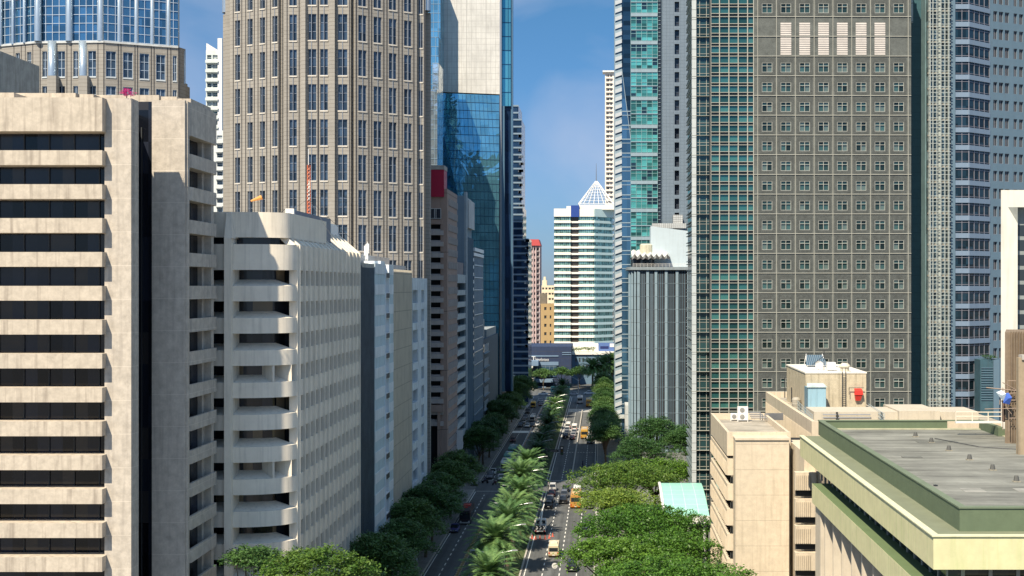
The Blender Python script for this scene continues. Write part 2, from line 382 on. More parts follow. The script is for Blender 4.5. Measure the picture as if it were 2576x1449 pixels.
# ------------------------------------------------------------ L2: concrete office block with deep window bands
def concrete_block():
    t = thing('concrete_office', 'raw beige concrete office block with deep dark window bands at the far left', 'building', (-55, 135, 0))
    ST = 3.46; Yf = 127.2
    con = clad('beige_concrete', (.53, .47, .385), stain=.22, streak=.8, scale=1.3, bump=.5, dirt=(.26, .22, .18))
    slab = clad('seamed_concrete', (.52, .47, .40), joints=((2, ST, PZ(414, 128.2), .05),), jcol=(.7, .64, .55), jmix=.6, stain=.26, streak=.5, scale=1.1, bump=.6, dirt=(.28, .25, .22))
    dg = glass('black_window_glass', (.012, .015, .024), cell=(1.3, 9, 3.46), var=.8, rough=.12, spec=.4, blind=.22, blindcol=(.035, .034, .036))
    xr = PX(257, Yf); xa = PX(263, 128.3); xa2 = PX(330, 128.3); xb = PX(382, 135.2); xb2 = PX(465, 135.2); Xs = PX(480, 136.5)
    mb = MB(); mb.box(-80, xa+.01, 129.6, 150, 0, PZ(262, Yf), 0)
    part('wall', mb, dg, t, label='dark glass behind the window bands')
    zt = PZ(245, Yf)
    for k in range(-1, 19):      # each spandrel band
        z1 = PZ(378+85.3*k, Yf); z0 = PZ(415+85.3*k, Yf)
        if k == -1: z1, z0 = zt, PZ(330, Yf)
        if z0 < 0: break
        mb = MB(); mb.box(-78, xr, Yf, 129.6, z0, z1); part('spandrel', mb, con, t)
        if k < 12:
            mb = MB()
            for i in range(9):
                x = xa-1.0-i*2.6; mb.box(x-.04, x+.04, 129.45, 129.59, z0-1.95, z0)
            part('grille', mb, M['darkmetal'], t)
    mb = MB(); mb.box(xa, xa2, 128.3, 130.2, 0, PZ(247, 128.3)); mb.box(xa2, xa2+.06, 129.0, 130.2, 0, PZ(249, 128.3)); part('pier', mb, slab, t)
    mb = MB(); mb.box(xb, xb2, 135.2, 136.1, 0, PZ(252, 135.2)); mb.box(xb2, xb2+.2, 135.5, 136.1, 0, PZ(254, 135.2)); part('pier', mb, slab, t)
    mb = MB(); mb.box(xa+.02, xb, 136.2, 139, 0, PZ(255, 136)); part('wall', mb, dg, t, label='dark glass slot between the two concrete piers')
    mb = MB(); x0 = xa2+.36
    for k in range(22):
        z = PZ(315+42.1*k, 136)
        mb.box(x0, xb, 136.08, 136.2, z-.09, z+.09)
    mb.box(xb-1.5, xb-1.38, 136.05, 136.2, 0, PZ(320, 136)); mb.box(xb-.25, xb-.1, 136.05, 136.2, 0, PZ(320, 136)); mb.box(x0, xb, 135.98, 136.07, PZ(316, 136), PZ(256, 136), 1)
    part('slot_frame', mb, [M['darkmetal'], paint('maroon_panel', (.10, .03, .035), .3)], t)
    # right-hand side with balconies
    mb = MB(); mb.box(Xs-6, Xs-1.5, 137.5, 145.9, 0, PZ(262, 136.9)); part('wall', mb, dg, t)
    mb = MB(); mb.box(Xs-3, Xs-1.0, 143.4, 146.1, 0, PZ(262, 136.9)); mb.box(Xs-2.2, Xs-.2, 144.3, 145.2, 0, PZ(262, 136.9)); part('wall', mb, slab, t)
    for k in range(-1, 18):
        z1 = PZ(387+83.0*k, 136.5); z0 = PZ(421+83.0*k, 136.5)
        if k == -1: z1, z0 = PZ(257, 136.5), PZ(341, 136.5)
        mb = MB(); mb.box(Xs-4, Xs-.31, 136.7, 146.4, z0, z0+.25); mb.prism([(Xs-4, 136.2), (Xs-.3, 136.2), (Xs, 136.8), (Xs, 145.6), (Xs-.3, 145.6), (Xs-.3, 136.9), (Xs-.5, 136.55), (Xs-4, 136.55)], z0, z1)
        part('balcony', mb, slab, t)
        if k >= 0 or True:
            mb = MB()
            for i in range(7): mb.box(Xs-1.49, Xs-1.38, 137.6+i*.5, 137.72+i*.5, z0-2.1, z0)
            part('grille', mb, M['darkmetal'], t)
    # roof
    mb = MB(); zr = PZ(247, 130); mb.box(-79, xr-.3, 127.6, 140, zr-1.2, zr-.6); part('roof', mb, con, t)
    mb = MB()
    for (u0, u1, v, Y) in ((-10, 35, 233, 131), (36, 190, 234, 134), (200, 235, 237, 134), (243, 400, 239, 137), (405, 445, 243, 137), (446, 480, 248, 137)):
        mb.box(PX(u0, Y), PX(u1, Y), Y, Y+7, PZ(262, Y), PZ(v, Y))
    part('roof_upstand', mb, con, t)
concrete_block()
# ------------------------------------------------------------ L5: curved corner bank building
def curved_block():
    t = thing('bank_building', 'pale beige office block with a rounded corner of curved balcony bands and finned side', 'building', (-45, 165, 0))
    con = clad('smooth_beige_render', (.82, .75, .63), stain=.10, streak=.28, scale=.4, bump=.15, dirt=(.22, .21, .19))
    dg = glass('dark_office_glass', (.02, .024, .032), cell=(1.1, 1.1, 3.8), var=.7, rough=.12, blind=.16, blindcol=(.16, .13, .09))
    H0 = PZ(614, 147)
    Xp0, Xp1 = PX(565, 146.4), PX(582, 146.4)
    n = 20; cx, cy = Xp1, 150.7
    def arc(off, n=20):
        pts = []
        for i in range(n+1):
            a = R(84)*i/n; r1 = (XB-.1-Xp1)-off; r2 = 3.75-off
            pts.append((Xp1+r1*math.sin(a)/math.sin(R(84)), cy+.05-r2*(math.cos(a))))
        return pts
    outer = arc(0); inner = arc(.3)
    core = arc(2.6)
    xl = PX(537, 147)-8
    mb = MB(); mb.prism([(xl, 149.6)]+[(p[0], p[1]) for p in core]+[(XB-.9, 153), (XB-.9, 188.2), (xl, 188.2)], 0, H0-1)
    part('wall', mb, dg, t, label='dark glazing set back behind the balcony bands')
    for k in range(0, 13):
        so = PZ(719+81.3*(k-1), 147); sb = PZ(758+81.3*(k-1), 147)   # top and underside of a curved band
        if k == 0: so = H0
        if k == 0: sb = PZ(679, 147)
        if sb < 0: break
        mb = MB()
        for i in range(n):
            a, b = outer[i], outer[i+1]; c, d = inner[i], inner[i+1]
            mb.hexa([(a[0],a[1],sb),(b[0],b[1],sb),(d[0],d[1],sb),(c[0],c[1],sb),(a[0],a[1],so),(b[0],b[1],so),(d[0],d[1],so),(c[0],c[1],so)])
            if k > 0:  # sloping ledge up to the glass
                e, f = core[i], core[i+1]; zi = so+.75
                mb.face([(c[0],c[1],so-.01),(d[0],d[1],so-.01),(f[0],f[1],zi),(e[0],e[1],zi)])
                mb.face([(c[0],c[1],sb),(d[0],d[1],sb),(f[0],f[1],sb),(e[0],e[1],sb)])
        part('balcony_band', mb, con, t, smooth=False)
        mb = MB(); mb.box(xl, Xp0, 147, 149.6, sb, so)
        if k: mb.hexa([(xl,147.3,so),(Xp0,147.3,so),(Xp0,149.6,so),(xl,149.6,so),(xl,147.3,so+.02),(Xp0,147.3,so+.02),(Xp0,149.6,so+.7),(xl,149.6,so+.7)])
        part('spandrel', mb, con, t)
        if k in (3, 6, 9):
            mb = MB()
            for i in (10, 16):
                a = outer[i]; c = core[i]
                mb.hexa([(a[0]-.12,a[1]+.1,sb-1.95),(a[0]+.12,a[1]+.1,sb-1.95),(c[0]+.12,c[1],sb-1.95),(c[0]-.12,c[1],sb-1.95),(a[0]-.12,a[1]+.1,sb),(a[0]+.12,a[1]+.1,sb),(c[0]+.12,c[1],sb),(c[0]-.12,c[1],sb)])
            part('divider_wall', mb, con, t)
    mb = MB(); mb.box(Xp0, Xp1, 146.2, 149.6, 0, PZ(600, 147)); 
    mb.hexa([(Xp0,146.2,PZ(600,147)),(Xp1+.15,146.2,PZ(600,147)),(Xp1+.15,149.6,PZ(600,147)),(Xp0,149.6,PZ(600,147)),(Xp0+.05,147.0,PZ(533,147)),(Xp1-.2,147.0,PZ(533,147)),(Xp1-.2,149.6,PZ(533,147)),(Xp0+.05,149.6,PZ(533,147))])
    part('pier', mb, con, t)
    mb = MB(); mb.box(XB-1.0, XB, 150.35, 150.75, 0, H0); part('pier', mb, con, t)
    # street side
    fr = street(XB, 150.7, 188.4); ys = [150.9+2.68*i-150.7 for i in range(15)]
    zs = [(PZ(719+81.3*k, 147), PZ(679+81.3*k, 147)) for k in range(12)]
    mb = MB()
    lv = [H0]+[z for p in zs for z in (p[1], p[0])]+[0]
    for i in range(0, len(lv)-1, 2): mb.fbox(fr, 0, fr.L, lv[i+1], lv[i], -.9, -.06)
    part('wall', mb, con, t)
    win = winproto(fr, 2.4, 1.85, .07, 2, 1, dg=-.8)
    pts = [fr.P((ys[i]+ys[i+1])/2, 0, z[0]) for i in range(14) for z in zs]
    repeat('window', win, [dg, M['darkmetal']], t, pts)
    for i, y in enumerate(ys):
        mb = MB(); mb.fbox(fr, y-.14, y+.14, 0, H0, -.9, .22); part('fin', mb, con, t)
    for k in (0, 3, 6, 9):
        mb = MB(); z = zs[k]
        for i in range(14): mb.fbox(fr, ys[i]+1.15, ys[i]+1.4, z[0], z[1], -.9, -.1)
        part('fin', mb, con, t)
    # crown
    zt = PZ(533, 147.6); zb = PZ(597, 147.6)
    cap = [(p[0], p[1]) for p in arc(.6)]
    mb = MB(); mb.prism([(xl, 147.6)]+cap[:-2]+[(cap[-3][0], 170), (xl, 170)], zb, zt); part('parapet', mb, con, t)
    mb = MB(); mb.prism([(xl, 148.4)]+[(p[0], p[1]) for p in arc(1.6)][:-2]+[(-39, 170), (xl, 170)], H0-1, zb); part('window_band', mb, dg, t)
    xin = XB-4.2; Z1 = PZ(545, 152)
    mb = MB(); a, b = 149.8, 188.3
    mb.hexa([(XB-1.2,a,H0),(XB-.1,a,H0),(XB-.1,b,H0),(XB-1.2,b,H0),(xin-1,a+.8,Z1),(xin,a+.8,Z1),(xin,b,Z1),(xin-1,b,Z1)])
    mb.box(xl, XB-1.0, 150.5, b, H0-.5, H0); part('roof', mb, con, t, label='inclined crown wall facing the street')
    for y in ys:
        mb = MB(); Y = y+150.7
        mb.hexa([(XB-.6,Y-.12,H0),(XB+.2,Y-.12,H0),(XB+.2,Y+.12,H0),(XB-.6,Y+.12,H0),(xin-.6,Y-.12,Z1),(xin+.35,Y-.12,Z1),(xin+.35,Y+.12,Z1),(xin-.6,Y+.12,Z1)])
        part('crown_rib', mb, con, t)
    mb = MB(); mb.box(-43, -39.6, 176, 188, H0, H0+4.2); part('plant_room', mb, M['white'], t)
    return t
curved_block()
# rooftop sign board on the curved building
def text_mesh(s, size, depth=.05, font=None):
    c = bpy.data.curves.new('t', 'FONT'); c.body = s; c.size = size; c.extrude = depth; c.align_x = 'LEFT'
    o = bpy.data.objects.new('t', c); COL.objects.link(o); dg = bpy.context.evaluated_depsgraph_get()
    me = bpy.data.meshes.new_from_object(o.evaluated_get(dg)); bpy.data.objects.remove(o); bpy.data.curves.remove(c); return me
def lettering(s, size, loc, rot, mat, parent, sx=1, depth=.05):
    me = text_mesh(s, size, depth); me.transform(Matrix.Diagonal((sx, 1, 1, 1)) if sx != 1 else Matrix()); me.transform(rot.to_matrix().to_4x4())
    me.materials.clear(); me.materials.append(mat)
    return part('lettering', me, None, parent, at=loc)
from mathutils import Euler
t = thing('rooftop_sign', 'long dark rooftop sign board with tall white letters on the rounded corner building', 'sign', (-37.6, 160, 55))
mb = MB(); mb.box(-38.3, -37.95, 153.5, 175.0, 55.6, 59.4); part('board', mb, paint('navy_board', (.04, .05, .10)), t)
mb = MB(); mb.box(-38.7, -37.7, 152.9, 153.5, 55.3, 59.5); part('end_panel', mb, M['white'], t)
mb = MB()
for i in range(9):
    y = 154+i*2.6; mb.tube((-38.8, y, 54), (-38.8, y, 59), .06); mb.tube((-38.8, y, 59), (-41, y, 55), .05); mb.tube((-37.9, y, 55.4), (-38.9, y+2.4, 55.0), .04)
mb.tube((-37.9, 153, 55.4), (-37.9, 175, 55.4), .09)
for i in range(6): mb.tube((-39.6-.0, 152.9, 55.2+i*.7), (-38.8, 152.9, 55.9+i*.7), .04); mb.tube((-38.8, 152.9, 55.2+i*.7), (-39.6, 152.9, 55.9+i*.7), .04)
part('support_frame', mb, M['darkmetal'], t)
lettering('Philippine Bank', 3.3, (-37.93, 154.2, 56.2), Euler((R(90), 0, R(90))), M['white'], t, sx=.86, depth=.12)
# antenna mast, windsock, cables
t = thing('radio_mast', 'orange and white lattice radio mast on the rounded corner building roof', 'mast', (PX(776, 168), 168, 53))
mb = MB(); cx = PX(776, 168); zb, zt = 54, PZ(415, 168)
for i in range(3):
    a = i*2.094; mb.tube((cx+.28*math.cos(a), 168+.28*math.sin(a), zb), (cx+.22*math.cos(a), 168+.22*math.sin(a), zt), .045, m=0)
k = 0; z = zb
while z < zt-.5:
    for i in range(3):
        a = i*2.094; b = a+2.094; mb.tube((cx+.27*math.cos(a), 168+.27*math.sin(a), z), (cx+.27*math.cos(b), 168+.27*math.sin(b), z+.5), .03, n=4, m=k//5 % 2)
    z += .5; k += 1
part('lattice', mb, [paint('mast_orange', (.55, .14, .06)), M['white']], t)
mb = MB(); mb.tube((cx, 168, zt), (cx, 168, PZ(375, 168)), .05); part('aerial', mb, M['white'], t)
mb = MB()
for (dx, dy) in ((-9, 0), (6, 4), (5, -6)): mb.tube((cx, 168, PZ(500, 168)), (cx+dx, 168+dy, 55.5), .025, n=4)
part('guy_wire', mb, M['darkmetal'], t)
t = thing('windsock', 'faded orange windsock on a thin pole above the rounded corner building', 'windsock', (PX(657, 158), 158, 58))
px = PX(657, 158); mb = MB(); mb.tube((px, 158, 58), (px, 158, PZ(490, 158)), .05); part('pole', mb, M['metal'], t)
mb = MB(); mb.tube((px+.1, 158, PZ(496, 158)), (px-1.25, 157.8, PZ(506, 158)), .30, .10, n=12, cap=False); part('sock', mb, plain('sock_cloth', (.75, .34, .10), .8), t)
# bougainvillea on the concrete block's roof: made with the plants below
# ------------------------------------------------------------ L1 / L4: the two stone and glass towers
def stone_tower(name, label, facets, modH, wtop, top_v, Yc, stonecol, base=(0,), zcut=None, blue=None):
    pass
def stone_mat(name, z0):
    return clad(name, (.31, .295, .265), joints=((2, .80, z0, .10),), jcol=(.15, .13, .11), jmix=.6, stain=.14, streak=.12, scale=.35, bump=.1, dirt=(.2, .17, .14))
tg = glass('tower_window_glass', (.05, .08, .12), metal=.35, rough=.06, cell=(1.0, 1.0, 1.8), var=.55, wavy=.12, wscale=.5)
tf = paint('window_frame_grey', (.26, .30, .36), .4, .3)
gro = plain('dark_groove', (.04, .04, .045), .6)
def brown_tower():
    Y = 258.; t = thing('stone_tower', 'tall tan stone tower with stacked tall windows behind the rounded corner building', 'building', (PX(830, 275), 275, 0))
    sm = stone_mat('tan_stone_cladding', .2); MOD = 88*Y/F; WT = PZ(37.5, Y); WH = 65.7*Y/F; zt = WT+4*MOD
    rows = [(WT-i*MOD-WH, WT-i*MOD) for i in range(-3, 12)]
    FC = [((579, 263.8), (700, 258), [298, 397, 495, 594], 17), ((700, 258), (805, 258), [738], 19), ((805, 258), (838, 256.9), [], 0), ((838, 256.9), (1000, 257.4), [], 0),]
    # facets given as plan corners in picture columns and depth, with window columns (centre, width)
    z2u = lambda z: 503.1+z*.3174
    FC = [
     ((578, 264.2), (700, 258.6), [(z2u(c), 16.5) for c in (298, 397, 495, 594)]),
     ((714, 257.6), (757, 257.6), [(z2u(738), 19)]),
     ((757, 256.6), (768, 256.2), []),
     ((768, 257.0), (800, 257.0), [(z2u(885), 23.5)]),
     ((800, 257.0), (828, 257.0), [(z2u(983), 19.5)]),
     ((828, 256.2), (842, 256.2), []),
     ((842, 257.2), (882, 257.2), [(z2u(1130), 24)]),
     ((893, 257.4), (1049, 264.6), [(z2u(1288), 22), (z2u(1408), 21.5), (z2u(1528), 21), (z2u(1648), 21)]),
     ((1049, 265.6), (1066, 265.6), [(z2u(1750), 10)]),
    ]
    body = MB()
    plan = [(PX(564, 272), 272), (PX(579, 266), 266), (PX(700, 260.4), 260.4), (PX(885, 259.4), 259.4), (PX(1047, 266.6), 266.6), (PX(1064, 268), 268), (PX(1077, 270), 270), (PX(1077, 300), 300), (PX(564, 272), 300)]
    body.prism(plan, 0, zt); part('wall', body, sm, t)
    for (a, b, cols) in FC:
        fr = front(1, 0, 1); fr = Fr((PX(a[0], a[1]), a[1]), (PX(b[0], b[1]), b[1]))
        cs = []
        for (u, w) in cols:
            s = fr.S(u); ww = w*a[1]/F; cs.append((s-ww/2, s+ww/2))
        mb = MB(); wall(mb, fr, 0, fr.L, 0, zt, cs, rows, -3, 0, 0)
        for (p, q) in cs:
            mb.fbox(fr, p-.55, p-.37, 0, zt, 0, .05, 1); mb.fbox(fr, q+.37, q+.55, 0, zt, 0, .05, 1)
            for r in rows: mb.fbox(fr, p-.05, q+.05, r[0]-.28, r[0]-.01, 0, .14, 2)
            mb.fbox(fr, (p+q)/2-.05, (p+q)/2+.05, 0, zt, -.2, .12, 3)
        part('facade', mb, [sm, gro, plain('pale_sill', (.55, .52, .46)), tf], t)
        if cs:
            wd = cs[0][1]-cs[0][0]; pr = winproto(fr, wd, WH, .09, 2, 3, dg=-.35)
            vis = [r for r in rows if r[1] > PZ(730, 262)]
            repeat('window', pr, [tg, tf], t, [fr.P((p+q)/2, 0, r[0]) for (p, q) in cs for r in vis], 14)
    # recessed bays between the facets
    for (u0, u1, Y0) in ((700, 714, 259.4), (882, 893, 258.6)):
        mb = MB(); mb.box(PX(u0, Y0), PX(u1, Y0), Y0, Y0+2, 0, zt); part('pier', mb, sm, t)
    mb = MB(); mb.box(PX(561, 266), PX(575, 266), 266, 280, 0, PZ(37, 266)); mb.box(PX(566, 265), PX(579, 265), 265.2, 266, 0, zt-3); mb.box(PX(1066, 268), PX(1082, 268), 268, 269.3, 0, PZ(32, 268)); part('corner_block', mb, sm, t)
    cy = paint('pale_cylinder_metal', (.45, .52, .58), .25, .6)
    for (u, v) in ((567, 33), (902, -6), (800+105, -5), (1070, 30)):
        pass
    for (u, v) in ((571, 33), (911-1, 12), (1072, 28)):
        mb = MB(); mb.lathe((PX(u, 267), 267, PZ(v, 267)), [(1.0, 0), (1.0, 12)], 14)
        part('column', mb, cy, t, smooth=False)
    return t
def facetset(): pass
brown_tower()
def blue_tower():
    Y = 262.; t = thing('blue_glass_tower', 'blue glass tower with round metal columns above tan stone floors, behind the concrete block', 'building', (PX(230, 275), 275, 0))
    sm = stone_mat('tower_stone_base', .35); MOD = 88*Y/F; WH = 64.5*Y/F; WT = PZ(127.5, Y)
    z2u = lambda z: z*.1855
    bg_ = glass('blue_curtain_glass', (.09, .22, .34), metal=.75, rough=.07, cell=(1.45, 1.45, 1.82), off=(.3, 0, PZ(105, Y)), var=.35, wavy=.05)
    fr_m = paint('pale_mullion', (.62, .70, .76), .3, .4); cy = paint('round_column_metal', (.46, .55, .62), .25, .6)
    zt = PZ(104, Y)
    plan = [((-60, 269)), ((88, 262.8)), ((262, 262)), ((448, 268)), ((462, 270))]
    P = [(PX(u, y), y) for u, y in plan]
    mb = MB(); mb.prism([(x, y+1.2) for x, y in P]+[(PX(460, 300), 300), (P[0][0], 300)], 0, zt+.1); part('wall', mb, sm, t)
    FC = [(P[0], P[1], [(240, 75), (395, 78)]), (P[1], P[2], [(605, 66), (830, 104), (1025, 66), (1248, 110)]), (P[2], P[3], [(1505, 128), (1735, 124), (1958, 122), (2180, 120), (2370, 50)])]
    rows = [(WT-i*MOD-WH, WT-i*MOD) for i in range(0, 4)]
    for (a, b, cols) in FC:
        f = Fr(a, b); cs = []
        for (c, w) in cols:
            s = f.S(z2u(c)); ww = z2u(w)*a[1]/F; cs.append((s-ww/2, s+ww/2))
        mb = MB(); wall(mb, f, 0, f.L, 40, zt, cs, rows, -1.2, 0)
        for (p, q) in cs:
            for r in rows: mb.fbox(f, p-.05, q+.05, r[0]-.28, r[0]-.01, 0, .12, 1)
            for g in (p-.5, q+.35): mb.fbox(f, g, g+.14, 40, zt, 0, .05, 2)
        part('facade', mb, [sm, plain('tower_sill', (.5, .55, .58)), gro], t)
        for (p, q) in cs:
            pr = winproto(f, q-p, WH, .09, 2, 3, dg=-.35)
            repeat('window', pr, [tg, fr_m], t, [f.P((p+q)/2, 0, r[0]) for r in rows[:3]])
        # curtain wall above
        z1 = zt+26
        mb = MB(); mb.fbox(f, 0, f.L, zt, z1, -1.2, -.35, 0); part('curtain_wall', mb, bg_, t)
        mb = MB(); z = zt+.2
        while z < z1: mb.fbox(f, 0, f.L, z, z+.10, -.35, -.22); z += MOD/4
        s = .7
        while s < f.L: mb.fbox(f, s, s+.10, zt, z1, -.35, -.20); s += 1.45
        part('mullion_grid', mb, fr_m, t)
        mb = MB(); mb.fbox(f, 0, f.L, zt-.3, zt+.08, -.6, .25); part('ledge', mb, plain('tower_ledge', (.5, .52, .52)), t)
    for (c, w, v0, dy) in ((515, 80, 104, 0), (940, 82, 104, 0), (1365, 80, 104, 0), (1620, 52, 107, 0), (1850, 54, 111, 0), (2065, 54, 114, 0), (2285, 52, 117, 0), (2350, 50, 119, 1), (2408, 44, 121, 2.5), (5, 50, 116, 0), (330, 34, 108, 0), (175, 34, 112, 0)):
        u = z2u(c); yy = 262.4+dy+(max(0, u-262)*.033 if u > 262 else max(0, 88-u)*.045)
        mb = MB(); mb.lathe((PX(u, yy), yy, PZ(v0, yy)), [(z2u(w)*yy/F/2*1.15, 0), (z2u(w)*yy/F/2*1.15, 28)], 18)
        part('column', mb, cy, t, smooth=True)
    for (c, w) in ((708, 100), (1130, 110)):
        u = z2u(c); mb = MB(); mb.lathe((PX(u, 262.4), 262.4, PZ(191, 262)), [(.9, 0), (.9, PZ(104, 262)-PZ(191, 262)+.1)], 18); part('column', mb, cy, t, smooth=True)
        mb = MB(); mb.box(PX(u-11, 261), PX(u+11, 261), 260.7, 262.4, 40, PZ(191, 261)); part('pier', mb, sm, t)
    for (u, v0, v1, w) in ((456, 206, 122, 6), (463.5, 212, 128, 6)):
        yy = 271; mb = MB(); mb.lathe((PX(u, yy), yy, PZ(v0, yy)), [(w*yy/F/2*1.1, 0), (w*yy/F/2*1.1, PZ(v1, yy)-PZ(v0, yy))], 14); part('column', mb, cy, t, smooth=True)
    mb = MB(); mb.box(PX(438, 271), PX(466, 271.5), 271.5, 273, 40, PZ(208, 271)); mb.box(PX(440, 271), PX(470, 273), 273, 275, 40, PZ(213, 271)); mb.box(PX(440, 272), PX(459, 276), 273.5, 276, 40, PZ(118, 272)); part('corner_block', mb, sm, t)
    # glass bay higher up, set back
blue_tower()
mb = MB(); mb.box(PX(-30, 200), PX(0, 200), 200, 214, 30, PZ(128, 200))
mb.prism([(PX(-30, 200), 200), (PX(0, 200), 200), (PX(34, 206), 206), (PX(34, 206), 215), (PX(-30, 200), 215)], 30, PZ(135, 200))
solo('grey_concrete_building', mb, clad('weathered_green_concrete', (.33, .35, .33), stain=.3, streak=.5, scale=.5), 'grey weathered concrete building corner showing at the far left edge above the concrete block', 'building')
# ------------------------------------------------------------ L3 thin white condominium between the towers
def condo(name, label, u0, u1, v0, Y, fl, depth, wcol, gcol, win, side=None, base_v=None, balc=True, wfrac=.45, seed=1):
    t = thing(name, label, 'building', (PX((u0+u1)/2, Y), Y+depth/2, 0))
    x0, x1 = PX(u0, Y), PX(u1, Y); zt = PZ(v0, Y)
    wm = clad(name+'_wall', wcol, stain=.1, streak=.15, scale=.2, bump=0)
    gm = glass(name+'_glass', gcol, cell=(1.6, 1.6, fl), var=.5, rough=.15, blind=.2, blindcol=tuple(min(1, c*.7) for c in wcol))
    n = int((zt-PZ(1000, Y))/fl)+1
    zs = [zt-1.2-fl*(i+1) for i in range(n) if zt-1.2-fl*(i+1) > 0]
    mb = MB(); mb.box(x0+.5, x1-.5, Y+.6, Y+depth, 0, zt-.2); part('wall', mb, wm, t)
    rows = [(z+fl*(1-wfrac)*.75, z+fl*(1-wfrac)*.75+fl*wfrac) for z in zs]
    fr = Fr((x0, Y), (x1, Y)); cols = [(fr.S(a), fr.S(b)) for a, b in win]
    mb = MB(); wall(mb, fr, 0, fr.L, 0, zt, cols, rows, -.6, 0); part('facade', mb, wm, t)
    pts = []
    for (a, b) in cols:
        pr = winproto(fr, b-a, fl*wfrac, .12, max(1, round((b-a)/1.6)), 2, dg=-.45)
        repeat('window', pr, [gm, wm], t, [fr.P((a+b)/2, 0, r[0]) for r in rows], 45)
    if side:
        fs = Fr((x1, Y), (x1+side[0], Y+side[1])) if side[0] else Fr((x1, Y), (x1, Y+side[1]))
        cc = side[2]; c2 = [(fs.S(a), fs.S(b)) for a, b in cc]
        mb = MB(); wall(mb, fs, 0, fs.L, 0, zt, c2, rows, -.6, 0); part('facade', mb, wm, t)
        for (a, b) in c2:
            pr = winproto(fs, b-a, fl*wfrac, .12, 1, 2, dg=-.4)
            repeat('window', pr, [gm, wm], t, [fs.P((a+b)/2, 0, r[0]) for r in rows], 45)
    if balc:
        for z in zs[:40]:
            mb = MB(); mb.fbox(fr, cols[0][0]-.3, cols[-1][1]+.3, z-.1, z+.1, 0, 1.1); mb.fbox(fr, cols[0][0]-.3, cols[-1][1]+.3, z+.1, z+.85, 1.0, 1.1); part('balcony', mb, wm, t)
    return t, fr, zt
t, fr, zt = condo('condominium_tower', 'slim white and pale green residential tower in the gap left of the tan stone tower', 518, 556, 126, 420, 3.15, 20, (.62, .68, .66), (.05, .10, .11), [(521, 532), (535, 548)], balc=True)
mb = MB(); mb.extr([(PX(519, 420), 420, PZ(126, 420)), (PX(548, 420), 420, PZ(126, 420)), (PX(519, 420), 420, PZ(108, 420))], (0, 3, 0)); mb.box(PX(551, 421), PX(562, 421), 419.4, 430, 0, PZ(97, 420)); part('roof', mb, M['white'], t)
condo('apartment_tower', 'lower white apartment tower just in front of the slim green and white tower', 537, 562, 328, 400, 2.9, 14, (.66, .70, .70), (.05, .08, .10), [(546, 559)], balc=True)
